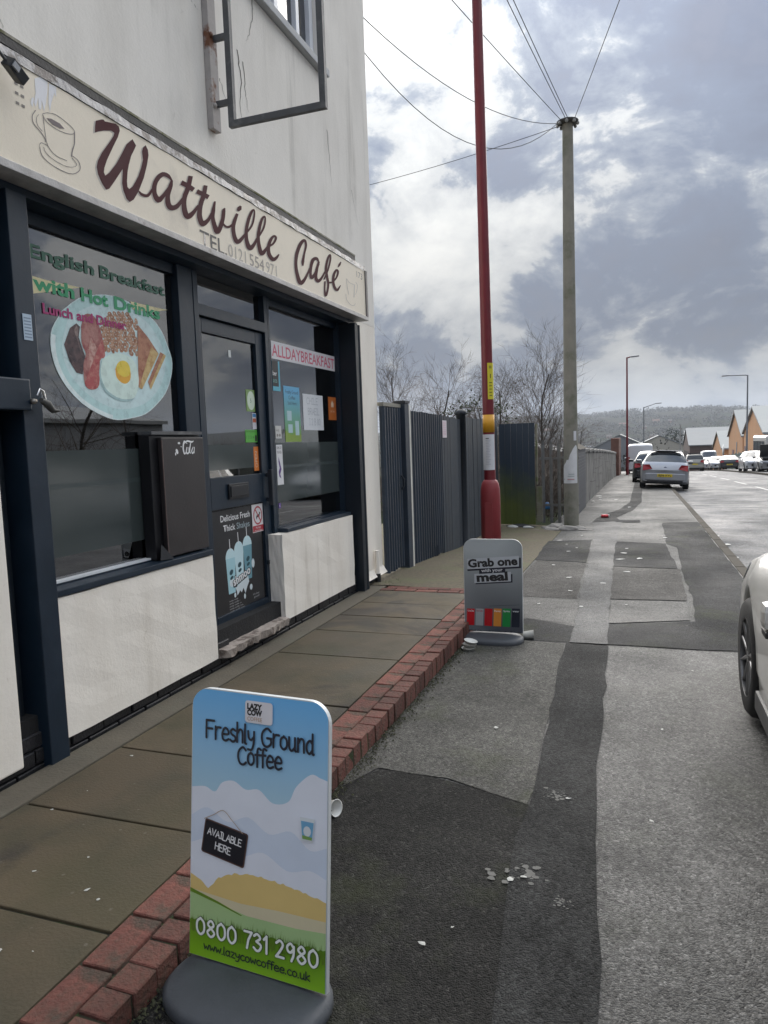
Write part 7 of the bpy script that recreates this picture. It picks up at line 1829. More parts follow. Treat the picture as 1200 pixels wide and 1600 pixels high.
def make_car(kind, col_mat, rim=RIM, plate='x', plate_txt='', front_view=False):
    root = empty('parked_car')
    if kind == 'wagon':
        L = 4.41; hw = .87
        c = Car(L, hw, [(0, .90), (.25, .97), (.8, 1.0), (3.3, 1.0), (4.0, .95), (L, .80)],
                [(0, .60), (.05, .86), (.12, .93), (1.2, .95), (3.0, .92), (3.6, .86), (4.2, .74), (L, .62)],
                [(0, .66), (.04, .88), (.13, .99), (.50, 1.36), (.75, 1.435), (1.9, 1.465), (2.35, 1.42), (3.05, .99), (3.7, .90), (4.25, .80), (L, .66)],
                [(0, .80), (.5, .66), (2.2, .66), (3.0, .80), (L, .85)], (.80, 3.36), .31)
        gl = dict(rear=(.17, .48), front=(2.42, 3.00), side=(.55, 2.75), pill=(1.05, 1.85))
    elif kind == 'sedan':
        L = 4.62; hw = .885
        c = Car(L, hw, [(0, .90), (.3, .97), (.9, 1.0), (3.4, 1.0), (4.2, .95), (L, .80)],
                [(0, .62), (.06, .88), (.2, .95), (1.2, .95), (3.1, .93), (3.7, .88), (4.35, .76), (L, .60)],
                [(0, .66), (.05, .92), (.16, 1.02), (.75, 1.06), (1.35, 1.36), (1.7, 1.42), (2.3, 1.42), (2.55, 1.38), (3.25, .99), (3.9, .91), (4.4, .80), (L, .64)],
                [(0, .85), (.8, .80), (1.4, .66), (2.4, .66), (3.2, .82), (L, .85)], (.92, 3.62), .325)
        gl = dict(rear=(.84, 1.28), front=(2.62, 3.18), side=(1.05, 2.95), pill=(1.45, 2.05))
    elif kind == 'saloon':   # long bonnet, cabin set back
        L = 4.62; hw = .885
        c = Car(L, hw, [(0, .90), (.3, .97), (.9, 1.0), (3.4, 1.0), (4.2, .95), (L, .80)],
                [(0, .62), (.06, .88), (.2, .93), (1.2, .93), (2.6, .90), (3.7, .86), (4.35, .74), (L, .60)],
                [(0, .66), (.05, .90), (.16, 1.00), (.45, 1.04), (.95, 1.34), (1.3, 1.40), (1.8, 1.40), (2.05, 1.36), (2.75, .98), (3.7, .905), (4.35, .79), (L, .64)],
                [(0, .85), (.5, .80), (1.0, .66), (1.9, .66), (2.7, .82), (L, .85)], (.85, 3.62), .325)
        gl = dict(rear=(.52, .90), front=(2.12, 2.68), side=(.75, 2.36), pill=(1.05, 1.60))
    elif kind == 'hatch':
        L = 4.10; hw = .86
        c = Car(L, hw, [(0, .90), (.25, .97), (.7, 1.0), (3.0, 1.0), (3.7, .95), (L, .80)],
                [(0, .62), (.05, .88), (.12, .96), (1.2, .97), (2.8, .94), (3.3, .90), (3.9, .76), (L, .62)],
                [(0, .68), (.04, .92), (.12, 1.02), (.36, 1.36), (.6, 1.47), (1.7, 1.51), (2.15, 1.45), (2.9, 1.02), (3.4, .94), (3.95, .80), (L, .66)],
                [(0, .80), (.4, .68), (2.1, .68), (2.9, .82), (L, .85)], (.68, 3.20), .31)
        gl = dict(rear=(.15, .38), front=(2.22, 2.82), side=(.45, 2.55), pill=(.95, 1.65))
    elif kind == 'suv':
        L = 4.55; hw = .91
        c = Car(L, hw, [(0, .92), (.2, .98), (.6, 1.0), (3.6, 1.0), (4.2, .96), (L, .86)],
                [(0, .75), (.05, 1.0), (.12, 1.08), (1.2, 1.10), (3.1, 1.08), (3.8, 1.04), (4.35, .92), (L, .75)],
                [(0, .80), (.04, 1.05), (.12, 1.15), (.25, 1.62), (.5, 1.74), (2.2, 1.76), (2.6, 1.70), (3.2, 1.18), (3.9, 1.10), (4.4, .97), (L, .80)],
                [(0, .82), (.3, .76), (2.5, .74), (3.2, .84), (L, .88)], (.85, 3.65), .36, .30)
        gl = dict(rear=(.13, .27), front=(2.66, 3.14), side=(.40, 2.95), pill=(1.2, 2.05))
    else:   # van
        L = 5.0; hw = .96
        c = Car(L, hw, [(0, .96), (.15, .99), (.5, 1.0), (4.0, 1.0), (4.6, .95), (L, .84)],
                [(0, 1.10), (.5, 1.15), (3.6, 1.15), (4.2, 1.06), (4.7, .92), (L, .72)],
                [(0, 2.05), (.06, 2.15), (.3, 2.22), (3.2, 2.24), (3.5, 2.16), (4.25, 1.22), (4.75, 1.0), (L, .78)],
                [(0, .86), (3.3, .82), (4.2, .86), (L, .88)], (.95, 4.05), .34, .26)
        gl = dict(rear=None, front=(3.58, 4.18), side=(3.15, 4.0), pill=None)
    if kind == 'saloon':
        c.sh, c.rf = .925, .83
    c.body(col_mat, root)
    if gl['rear']:
        c.patch('rear_window', CARGLASS, root, gl['rear'][0], gl['rear'][1], 7.25, 10, centre=True)
    c.patch('windscreen', CARGLASS, root, gl['front'][0], gl['front'][1], 7.2, 10, centre=True)
    def cut(f, a, b_):
        return a + .30 * f * (1 if kind != 'van' else .1), b_ - .52 * f
    segs_ = [(gl['side'][0], gl['side'][1])] if not gl['pill'] else [(gl['side'][0], gl['pill'][0]), (gl['pill'][0] + .06, gl['pill'][1]), (gl['pill'][1] + .06, gl['side'][1])]
    for i, (q0, q1) in enumerate(segs_):
        f0 = (i == 0 and kind != 'van'); f1 = (i == len(segs_) - 1)
        c.patch('side_window', CARGLASS, root, q0, q1, 6.12, 6.92, trim=(lambda f, a, b_, f0=f0, f1=f1: (a + (.28 * f if f0 else 0), b_ - (.50 * f if f1 else 0))))
    ws = .20
    for a in c.axles:
        for sd in (-1, 1):
            wheel(root, sd * (hw - .105), a, c.wr, ws, rim, sd)
    # underbody so that no light shows through
    box('underbody', BLKP, -hw * .82, hw * .82, .30, L - .30, .19, .34, root)
    # lamps
    zt_ = c.sect(.03)
    for sd in (-1, 1):
        b = MB()
        if kind != 'van':
            ys_ = -.012
            lz0, lz1 = (.70, .90) if kind != 'suv' else (.85, 1.1)
            x0, x1 = hw * .52, hw * .90
            b.add([(sd * x0, .02, lz0 + .06), (sd * x1, .05, lz0), (sd * x1, .13, lz1), (sd * (x0 + .10), .07, lz1 + .01), (sd * x0, -.01 + .02, lz0 + .06), (sd * x1, -.03, lz0 - .01), (sd * (x1 + .0), .03, lz1 + .01), (sd * (x0 + .10), -.02, lz1 + .02)],
                  [(4, 5, 6, 7), (0, 1, 5, 4), (1, 2, 6, 5), (2, 3, 7, 6), (3, 0, 4, 7)])
        else:
            b.box(sd * .80 - .06, sd * .80 + .06, -.02, .03, .85, 1.25)
        b.build('tail_lamp', TAIL, root)
    c.patch('headlamp', CLEAR, root, L - .42, L - .06, 5.15, 5.95, .006)
    c.patch('bumper_insert', BLKP, root, L - .25, L - .03, 2.4, 3.4, .004)
    b = MB(); b.box(-.45, .45, L - .03, L + .012, .40, .58); b.build('grille', BLKP, root, bevel=.01)
    if kind != 'van':
        box('rear_bumper_step', col_mat, -hw * .80, hw * .80, -.045, .03, .34, .60, root, .03)
        box('rear_valance', BLKP, -hw * .72, hw * .72, -.03, .05, .26, .335, root, .02)
    pb_ = -.055 if kind != 'van' else -.012
    pz = .52 if kind != 'suv' else .7
    box('rear_plate', YPL, -.26, .26, pb_ - .006, pb_, pz - .055, pz + .06, root)
    box('front_plate', WPL, -.26, .26, L + .014, L + .02, .36, .47, root)
    if plate_txt:
        PF = Frame((0, pb_ - .006, 0), (1, 0, 0), (0, 0, 1))
        text('plate_characters', PF, plate_txt, 0, pz - .035, .075, BLKP, .002, root, width=.44, align='CENTER', bold=.02)
    for sd in (-1, 1):
        ym = gl['side'][1] - .22
        zz = c.sect(ym)[6][1] + (.05 if kind != 'saloon' else -.075)
        mo, mh = (.10, .105) if kind != 'saloon' else (.070, .072)
        b = MB(); b.obox((sd * (hw + mo), ym, zz + .045), (mh, 0, 0), (0, .05, .0), (0, 0, .050)); b.build('wing_mirror', col_mat, root, bevel=.032)
        b = MB(); b.obox((sd * (hw + mo - .004), ym + .0, zz - .018), (mh - .005, 0, 0), (0, .045, 0), (0, 0, .012)); b.build('mirror_foot', BLKP, root, bevel=.006)
        b = MB(); b.obox((sd * (hw - .01), gl['side'][0] + .95 if kind != 'van' else 3.0, zz - .14), (.018, 0, 0), (0, .09, 0), (0, 0, .012)); b.build('door_handle', col_mat, root, bevel=.006)
    return root, c, gl


def kids(o):
    return [c for c in bpy.data.objects if c.parent == o]


def copy_car(root, mapping=None):
    r = root.copy(); COL.objects.link(r)
    for ch in kids(root):
        if ch == r:
            continue
        c = ch.copy(); COL.objects.link(c); c.parent = r
        for g in kids(ch):
            d = g.copy(); COL.objects.link(d); d.parent = c
    return r


def place(root, x, y, rot=0.0, roll=0.0, dz=-.105, name=None, label=None, cat='car', group=None):
    z = gz(y + 2) + dz
    pitch = math.atan((gz(y + 4) - gz(y)) / 4)
    root.location = (x, y, gz(y) + dz)
    root.rotation_euler = (pitch if abs(rot) < 1 else -pitch, roll, rot)
    if name:
        root.name = name
    tag(root, label, cat, group)


# near car on the right: its nearside front wheel and wing enter the frame
champagne = paint('champagne', (.62, .61, .58), .15)
root, c, gl = make_car('saloon', champagne, RIMD)
box('sill_skirt', mat('dark sill', (.05, .05, .052), .5), -.892, -.84, 1.30, 3.22, .17, .27, root, .015)
place(root, 1.435, .62, 0, 0, .01, 'near_car', 'off-white car at the right edge, nearest the camera', 'car')
# silver estate half on the pavement
silverp = paint('silver', (.36, .365, .38), .6)
root, c, gl = make_car('wagon', silverp, RIM, plate_txt='BJ06 KYL')
b = MB(); b.obox((0, .545, 1.43), (.56, 0, 0), (0, .13, -.015), (0, 0, .014)); b.build('roof_spoiler', silverp, root, bevel=.01)
b = MB(); b.lathe([(0, 0), (.05, 0), (.05, .012), (0, .012)], (0, .03, .80), 'y', 12); b.build('badge', mat('badge blue', (.04, .05, .10), .3), root)
place(root, .93, 28.6, R(-1.0), R(3.2), -.03, 'silver_car', 'silver estate car parked half on the pavement with a yellow rear plate', 'car')
blackp = paint('black', (.012, .013, .015), .1)
root, c, gl = make_car('hatch', blackp, RIM)
place(root, .62, 35.4, 0, R(2), -.05, 'black_car', 'black hatchback parked on the pavement just beyond the silver estate', 'car')
whitep = paint('white', (.66, .67, .68), 0)
root, c, gl = make_car('van', whitep, RIM)
place(root, .20, 56, 0, 0, -.02, 'white_van', 'white van standing on the pavement beside the far maroon lamp', 'van')
vroot = root
r2 = copy_car(vroot); r2.location = (4.5, 97, gz(97) - .15 - .1); r2.rotation_euler = (-.05, 0, 0); r2.name = 'tall_white_van'
tag(r2, 'tall white van rising behind the silver estate car', 'van')
r2 = copy_car(vroot); r2.location = (8.6, 103, gz(103) + .25); r2.rotation_euler = (.05, 0, math.pi); r2.name = 'long_white_van'
tag(r2, 'white van at the far end of the right-hand parking row', 'van')
beige = paint('dull beige', (.30, .285, .25), .1)
root, c, gl = make_car('suv', beige, RIM)
b = MB(); b.box(-.62, .62, .5, 2.3, 1.80, 1.84); b.build('roof_rack', BLKP, root)
place(root, 5.5, 79, 0, 0, -.105, 'beige_pickup', 'beige off-roader driving away beyond the silver estate car', 'car')
silver2 = paint('pale silver', (.42, .43, .45), .5)
root, c, gl = make_car('hatch', silver2, RIM)
place(root, 7.9, 94, math.pi, 0, -.03, 'pale_silver_car', 'pale silver hatchback facing the camera, left of the dark saloon', 'car')
hroot = root
r2 = copy_car(hroot); place(r2, 8.25, 88.5, math.pi, 0, -.03, 'pale_silver_car', 'second pale silver hatchback, tucked close behind the dark saloon', 'car')
dark = paint('dark navy', (.020, .022, .028), .3)
root, c, gl = make_car('sedan', dark, RIM, plate_txt='LB05 PLE')
place(root, 8.35, 76, R(-4), 0, -.03, 'dark_saloon', 'dark saloon with a yellow rear plate parked on the right', 'car')
root, c, gl = make_car('hatch', silver2, RIM)
place(root, 8.05, 60.5, math.pi, 0, -.03, 'grey_silver_car', 'silver hatchback facing the camera beside the car with its bonnet up', 'car')
root, c, gl = make_car('hatch', paint('charcoal silver', (.16, .165, .175), .5), RIM)
b = MB(); b.obox((0, 2.95, 1.42), (.70, 0, 0), (0, .10, .46), (0, -.012, .003)); b.build('open_bonnet', blackp, root, bevel=.01)
box('engine_bay', BLKP, -.68, .68, 3.05, 3.95, .90, .985, root, .02)
place(root, 8.55, 57.5, math.pi, 0, -.03, 'bonnet_up_car', 'grey car with its bonnet propped open at the right edge', 'car')
def shed(name, x0, x1, y0, y1, zb, ze, za, wallm, roofm, label, ridge='x', openings=(), group=None, over=.25):
    root = empty(name, ((x0 + x1) / 2, (y0 + y1) / 2, zb)); tag(root, label, 'building', group)
    if ridge == 'x':
        ym = (y0 + y1) / 2
        v = [(x, y, z) for x in (x0, x1) for y, z in ((y0, zb), (y1, zb), (y1, ze), (ym, za), (y0, ze))]
        MB().add(v, [(4, 3, 2, 1, 0), (5, 6, 7, 8, 9), (0, 5, 9, 4), (1, 2, 7, 6), (0, 1, 6, 5)]).build('wall', wallm, root)
        r = [(x, y, z) for x in (x0 - over, x1 + over) for y, z in ((y0 - over, ze - .1), (ym, za + .12), (y1 + over, ze - .1), (y1 + over, ze + .12), (ym, za + .38), (y0 - over, ze + .12))]
    else:
        xm = (x0 + x1) / 2
        v = [(x, y, z) for y in (y0, y1) for x, z in ((x0, zb), (x1, zb), (x1, ze), (xm, za), (x0, ze))]
        MB().add(v, [(0, 1, 2, 3, 4), (9, 8, 7, 6, 5), (0, 4, 9, 5), (1, 6, 7, 2), (0, 5, 6, 1)]).build('wall', wallm, root)
        r = [(x, y, z) for y in (y0 - over, y1 + over) for x, z in ((x0 - over, ze - .1), (xm, za + .12), (x1 + over, ze - .1), (x1 + over, ze + .12), (xm, za + .38), (x0 - over, ze + .12))]
    MB().add(r, [(0, 1, 2, 3, 4, 5), (11, 10, 9, 8, 7, 6)] + [(i, 6 + i, 6 + (i + 1) % 6, (i + 1) % 6) for i in range(6)]).build('roof', roofm, root)
    for (nm_, m_, a, w, z0, z1) in openings:
        if ridge == 'x':
            box(nm_, m_, x0 - .06, x0 + .02, a, a + w, z0, z1, root)
        else:
            box(nm_, m_, a, a + w, y0 - .06, y0 + .02, z0, z1, root)
    return root


GRW_ = mat('grey cladding', (.20, .21, .22), .7, var=.12, vscale=.3); ROOF_ = mat('grey sheet roofing', (.22, .23, .235), .7, var=.15, vscale=.3)
# two white cars across the road, mirrored in the door and small window
root, c, gl = make_car('hatch', whitep, RIM)
place(root, 7.0, 22.5, 0, 0, -.03, 'white_hatchback', 'white hatchback across the road, mirrored in the small window', 'car')
root.rotation_euler = (0, 0, math.pi); root.location = (6.6, 29.0, gz(27) - .08)
r2 = copy_car(root); r2.name = 'white_hatchback'; r2.location = (6.4, 18.6, gz(18) - .08); tag(r2, 'white car across the road, mirrored in the door glass', 'car')
r2 = copy_car(root); r2.name = 'white_hatchback'; r2.location = (6.5, 12.9, gz(12) - .08); tag(r2, 'white car across the road, mirrored in the big window', 'car')
shed('opposite_unit', 24, 40, 4, 40, -1.2, 3.4, 4.6, GRW_, ROOF_, 'low grey unit across the road, mirrored in the shop glass', 'y', openings=())
busr = empty('white_minibus', (10.4, 64, gz(64))); tag(busr, 'cream minibus behind the green railings at the right edge', 'bus')
b = MB(); b.box(9.3, 11.4, 62, 68.5, gz(64) + .45, gz(64) + 2.75); b.build('body', paint('cream', (.55, .54, .50), 0), busr, bevel=.18)
for k in range(4):
    box('side_window', CARGLASS, 9.28, 9.297, 62.5 + k * 1.45, 63.75 + k * 1.45, gz(64) + 1.5, gz(64) + 2.3, busr)
box('windscreen', CARGLASS, 9.55, 11.15, 61.975, 61.99, gz(64) + 1.45, gz(64) + 2.4, busr)
for yy in (63.2, 67.2):
    for sd, xx in ((-1, 9.42), (1, 11.28)):
        t = MB(); t.lathe([(0, -.12), (.38, -.12), (.42, -.08), (.42, .08), (.38, .12), (0, .12)], (xx, yy, gz(64) + .42), 'x', 18); t.build('wheel', TYRE, busr)

# ------------------------------------------------------------------ warehouses, town, hill
ORANGE = mat('orange rendered gable', (.50, .255, .115), .8, var=.12, vscale=.5, bump=.2, bscale=4, col2=(.42, .22, .11), c2=(.5, .7), c2scale=.3)
ROOFP = mat('pale sheet roofing', (.30, .315, .31), .7, var=.12, vscale=.3, bump=.1, bscale=6)
ROOFG = mat('grey sheet roofing', (.22, .23, .235), .7, var=.15, vscale=.3)
DKW = mat('dark window', (.02, .02, .024), .2); DOORR = mat('dark red door', (.10, .02, .02), .5)


g = gz(103) - .3
shed('orange_warehouse', 14, 46, 94, 111.6, g, 1.2, 4.3, ORANGE, ROOFP, 'nearer orange gabled warehouse with pale sheet roof at the right edge', openings=(('door', DOORR, 109, 1.6, g, g + 3.2), ('window', DKW, 104, 1.6, g + 1.0, g + 2.4), ('window', DKW, 99, 1.6, g + 1.0, g + 2.4)))
g = gz(120) - .3
shed('orange_warehouse', 14, 46, 112.6, 129, g, .8, 4.4, ORANGE, ROOFP, 'second orange gabled warehouse, left of the street lamp', openings=(('door', DOORR, 122, 2.2, g, g + 3.4), ('window', DKW, 116, 1.5, g + .8, g + 2.4), ('sign_plate', GALV, 118.6, .7, g + 3.0, g + 4.6)))
g = gz(146) - .3
shed('orange_warehouse', 14, 40, 138, 154, g, -1.4, 1.4, ORANGE, ROOFP, 'smallest and farthest orange gable beyond the white vans', openings=(('door', DOORR, 141, 1.8, g, g + 2.6),))
TANB = mat('tan brick', (.22, .15, .11), .85, var=.15, vscale=.4)
DKB2 = mat('dark brick', (.10, .065, .055), .85, var=.2, vscale=.4)
GRW = mat('grey cladding', (.20, .21, .22), .7, var=.12, vscale=.3)
shed('brick_factory', 12, 40, 190, 215, -9, -1.5, 2.5, DKB2, ROOFG, 'long dark brick factory with shallow pale roof beyond the orange gables', 'x', openings=tuple(('window', DKW, 193 + 4 * k, 1.5, -5, -3) for k in range(5)))
shed('grey_shed', -14, 4, 225, 250, -11, -2.6, 1.6, GRW, ROOFP, 'grey industrial shed with pale gable roof left of the far street lamp', 'y', openings=tuple(('window', DKW, -12 + 4 * k, 1.4, -5.5, -4.2) for k in range(4)))
shed('grey_shed', -2, 16, 262, 285, -13, -3.0, .9, mat('cream cladding', (.40, .37, .31), .8), ROOFG, 'cream gabled shed just right of the far street lamp', 'y', openings=(('door', DKW, 3, 4, -13, -7),))
shed('grey_shed', -44, -18, 190, 220, -10, -2.2, .4, TANB, ROOFG, 'low tan shed with grey roof behind the bare shrubs', 'y', openings=tuple(('window', DKW, -42 + 5 * k, 1.6, -5.5, -4.0) for k in range(5)))
shed('white_factory', 55, 110, 420, 450, -22, 2, 6, mat('white cladding', (.50, .52, .53), .7), ROOFP, 'long white factory on the slope behind the orange gables', 'x', openings=tuple(('window', DKW, 422 + 5 * k, 2.5, -6, -3) for k in range(5)))
shed('white_factory', 30, 80, 520, 545, -24, 0, 3, mat('white cladding', (.50, .52, .53), .7), ROOFG, 'farther low white factory in the valley', 'x')
# houses scattered over the valley and the foot of the hill
HW = [mat('house brick', (.20, .12, .09), .85, var=.2, vscale=.3), mat('house render', (.46, .45, .42), .85, var=.1, vscale=.3), mat('house brick pale', (.27, .19, .14), .85, var=.2, vscale=.3)]
HR = [mat('house tiles', (.11, .09, .08), .85), mat('house slates', (.13, .135, .15), .7), mat('house roof red', (.17, .09, .07), .85)]
rr = random.Random(77)


def house(w, d, h, rh, k):
    root = empty('far_house')
    v = [(x, y, z) for y in (-d / 2, d / 2) for x, z in ((-w / 2, 0), (w / 2, 0), (w / 2, h), (-w / 2, h))]
    MB().add(v, [(0, 1, 2, 3), (7, 6, 5, 4), (0, 3, 7, 4), (1, 5, 6, 2), (3, 2, 6, 7)]).build('wall', HW[k], root)
    MB().add([(-w / 2 - .4, -d / 2 - .4, h), (w / 2 + .4, -d / 2 - .4, h), (w / 2 + .4, d / 2 + .4, h), (-w / 2 - .4, d / 2 + .4, h), (-w / 2 - .4, 0, h + rh), (w / 2 + .4, 0, h + rh)], [(0, 1, 5, 4), (2, 3, 4, 5), (0, 4, 3), (1, 2, 5), (0, 3, 2, 1)]).build('roof', HR[k], root)
    for i in range(2):
        for j in range(2):
            box('window', DKW, -w / 4 - .7 + i * w / 2, -w / 4 + .7 + i * w / 2, -d / 2 - .05, -d / 2 + .02, .9 + j * 2.7, 2.2 + j * 2.7, root)
    box('chimney', HW[0], w * .3, w * .3 + .8, -.4, .4, h + rh * .5, h + rh + .9, root)
    tag(root, 'small house among trees on the slopes beyond the valley', 'house', 'far houses below the hill')
    return root


protos = [house(9, 8, 5.6, 3.0, 0), house(12, 8, 5.6, 2.6, 1), house(16, 9, 5.8, 3.2, 2)]
first = [True] * 3
for k in range(60):
    i = rr.randrange(3)
    y = rr.uniform(480, 1900); x = (rr.uniform(-.16, .36)) * y
    z = gz(y) + hills(x, y) - .6
    if first[i]:
        r2 = protos[i]; first[i] = False
    else:
        r2 = copy_car(protos[i])
    r2.location = (x, y, z); r2.rotation_euler = (0, 0, rr.uniform(-.5, .5))
    kind_ = ('small brick house', 'long pale rendered house', 'wide tan brick terrace')[i] + (' on the valley floor' if y < 900 else ' low on the hillside' if y < 1400 else ' high on the hillside')
    tag(r2, kind_ + ', far beyond the factory roofs', 'house', kind_)
# far woodland: hedgerows in the valley and the wooded crest
WOOD = mat('far bare woodland', (.060, .058, .050), .95, var=.35, vscale=.02)
WOOD2 = mat('far evergreen', (.030, .042, .032), .95, var=.3, vscale=.05)


def crown_cloud(name, spots, mat_, label, seed, nleaf, leaf, kind='stuff', cat='woodland'):
    rg = np.random.default_rng(seed); P = []
    for (x, y, z, rx, rz) in spots:
        n = int(nleaf)
        d = rg.normal(size=(n, 3)); d /= np.linalg.norm(d, axis=1)[:, None]; d *= (rg.random((n, 1)) ** .4)
        P.append(np.array([x, y, z]) + d * np.array([rx, rx, rz]))
    P = np.concatenate(P); n = len(P)
    L_ = np.repeat([s[3] for s in spots], int(nleaf))[:, None] * leaf
    a = rg.normal(size=(n, 3)); a /= np.linalg.norm(a, axis=1)[:, None]; c = np.cross(a, rg.normal(size=(n, 3))); c /= np.linalg.norm(c, axis=1)[:, None]
    V = np.stack([P - a * L_, P + c * L_ * .7, P + a * L_, P - c * L_ * .7], 1).reshape(-1, 3)
    me = bpy.data.meshes.new(name); me.vertices.add(4 * n); me.vertices.foreach_set('co', V.reshape(-1))
    me.loops.add(4 * n); me.loops.foreach_set('vertex_index', np.arange(4 * n, dtype=np.int32)); me.polygons.add(n); me.polygons.foreach_set('loop_start', np.arange(0, 4 * n, 4, dtype=np.int32))
    me.update(calc_edges=True)
    o = link(name, me, mat_)
    if kind:
        tag(o, label, cat, kind=kind)
    return o


sp = []
for k in range(420):
    y = rr.uniform(2450, 2950); x = rr.uniform(-.25, .42) * y
    h = rr.uniform(5, 13); sp.append((x, y, gz(y) + hills(x, y) + h * .4, rr.uniform(9, 22), h))
crown_cloud('hilltop_wood', sp, WOOD, 'dark wooded crest of the distant hill', 1, 60, .16)
sp = []
for k in range(1000):
    y = rr.uniform(800, 2550); x = rr.uniform(-.25, .42) * y
    h = rr.uniform(4, 9); sp.append((x, y, gz(y) + hills(x, y) + h * .5, rr.uniform(8, 20), h))
crown_cloud('hillside_wood', sp, WOOD, 'scattered bare woods on the hillside', 2, 50, .14)
sp = []
for k in range(150):
    y = rr.uniform(150, 800); x = rr.uniform(-.22, .40) * y
    if 10 < x < 50 and y < 230:
        continue
    h = rr.uniform(2.5, 5); sp.append((x, y, gz(y) + h * .7, rr.uniform(3, 8), h))
crown_cloud('valley_wood', sp, WOOD, 'bare trees and hedges between the valley roofs', 3, 160, .07)
er = empty('conifer_tree', (7.6, 330, -17)); tag(er, 'dark rounded evergreen standing out beyond the factory roofs', 'tree')
o = crown_cloud('crown', [(14.8, 330, -2.0, 6.0, 6.5), (14.8, 330, -6, 7, 5)], WOOD2, '', 9, 500, .07, kind=None); o.parent = er; o.matrix_parent_inverse = er.matrix_basis.inverted()
b = MB(); b.tube([(14.8, 330, -18), (14.8, 330, 0)], [.5, .2], 8); b.build('trunk', BARK, er)
# green railings before the warehouses
gf = empty('green_railings', (11.6, 75, gz(75))); tag(gf, 'grey-green security fence in front of the orange warehouses', 'fence')
GRF = mat('grey green railings', (.10, .15, .14), .6, var=.15)
for k in range(18):
    y0 = 52 + k * 3.2; z = gz(y0)
    b = MB()
    for j in range(12):
        b.box(11.6, 11.63, y0 + j * .262, y0 + j * .262 + .15, z, z + 1.9)
    b.build('railing_bay', GRF, gf)
    box('post', GRF, 11.57, 11.66, y0 - .10, y0 - .01, z - .3, z + 2.1, gf)
rs = tag(MB((14.4, 133, -3)).lathe([(0, 0), (1.0, 0), (1.0, .1), (0, .1)], (13.6, 133.5, -1.6), 'x', 20).build('round_sign', mat('pale roundel', (.5, .52, .52), .5)), 'pale round sign between the orange gables', 'sign')

# ------------------------------------------------------------------ litter and small things
LIT = mat('white litter', (.46, .46, .43), .6, var=.12, vscale=30, bump=.3)
rr = random.Random(9)


def scrap_mesh(s, seed):
    r_ = random.Random(seed); n = 7; vs = [(0, 0, s * .18)]
    for k in range(n):
        t = 2 * math.pi * k / n; q = s * r_.uniform(.5, 1.2)
        vs.append((q * math.cos(t), q * .6 * math.sin(t), r_.uniform(.002, .3) * s * .4 + .002))
    m_ = MB().add(vs + [(v[0], v[1], 0.001) for v in vs[1:]], [(0, 1 + k, 1 + (k + 1) % n) for k in range(n)] + [(1 + k, 8 + k, 8 + (k + 1) % n, 1 + (k + 1) % n) for k in range(n)]).mesh('litter_scrap')
    m_.materials.append(LIT)
    return m_


SCR = [scrap_mesh(1.0, k) for k in range(5)]
spots = [(-.62, 1.95, .022), (-.87, 1.66, .030), (-.55, 2.05, .010), (-.50, 6.85, .05), (-.35, 8.1, .06), (-.12, 8.9, .07), (-1.02, 9.3, .06), (-.95, 10.6, .05), (-.86, 11.0, .045), (-1.05, 11.4, .05), (-.22, 9.9, .10), (-.18, 10.5, .10), (.02, 10.0, .10), (-.15, 11.0, .06),
         (-1.28, 14.9, .12), (-.9, 12.6, .05), (.42, 12.4, .09), (-.75, 8.4, .06), (-.1, 7.0, .03), (-.66, 7.6, .05), (-1.2, 11.9, .08), (-.9, 6.9, .04), (1.28, 11.0, .12), (1.34, 12.4, .16), (1.30, 13.6, .14), (1.45, 9.8, .10), (1.26, 9.2, .09), (-.2, 19, .12), (-.6, 22, .14), (-1.15, 24, .2), (-1.1, 23.2, .16), (-1.05, 22.2, .14), (-1.2, 21.4, .15), (.34, 5.0, .018), (.12, 3.9, .022), (.05, 2.9, .018), (-.72, 3.7, .03), (-.28, 3.0, .02), (-.42, 2.35, .03), (-.38, 2.38, .022)]
for k, (x, y, s) in enumerate(spots):
    o = link('litter_scrap', SCR[k % 5]); o.location = (x, y, gz(y) + .012 + (-.10 if x > 1.2 else 0)); s *= .62; o.scale = (s, s, s * .8); o.rotation_euler = (0, 0, rr.uniform(0, 6.3))
    zone = 'in the gutter beyond the near car' if x > 1.2 else 'on the near tarmac by the coffee sign' if y < 4.5 else 'on the relaid patches past the drinks sign' if y < 13 else 'along the foot of the parapet wall'
    tag(o, 'small flattened scrap of white litter ' + zone, 'litter', 'scraps of litter ' + zone)
for k in range(26):
    x, y = rr.uniform(-2.3, -1.55), rr.uniform(.9, 3.2)
    o = link('litter_scrap', SCR[k % 5]); s = rr.uniform(.003, .009); o.location = (x, y, FZ + .002); o.scale = (s * 1.3, s * 1.3, s); o.rotation_euler = (0, 0, rr.uniform(0, 6.3))
    tag(o, 'tiny white fleck of litter on the paving slabs', 'litter', 'white flecks on the paving slabs')


def cup(name, loc, r0, r1, h, tilt, az, m_, label, cat='cup'):
    b = MB(); b.lathe([(0, 0), (r0, 0), (r1, h), (r1 + .003, h), (r1 - .002, h - .001), (r0 - .002, .003), (0, .003)], (0, 0, 0), 'z', 16)
    o = b.build(name, m_); o.location = loc; o.rotation_euler = (0, tilt, az); tag(o, label, cat)
    return o


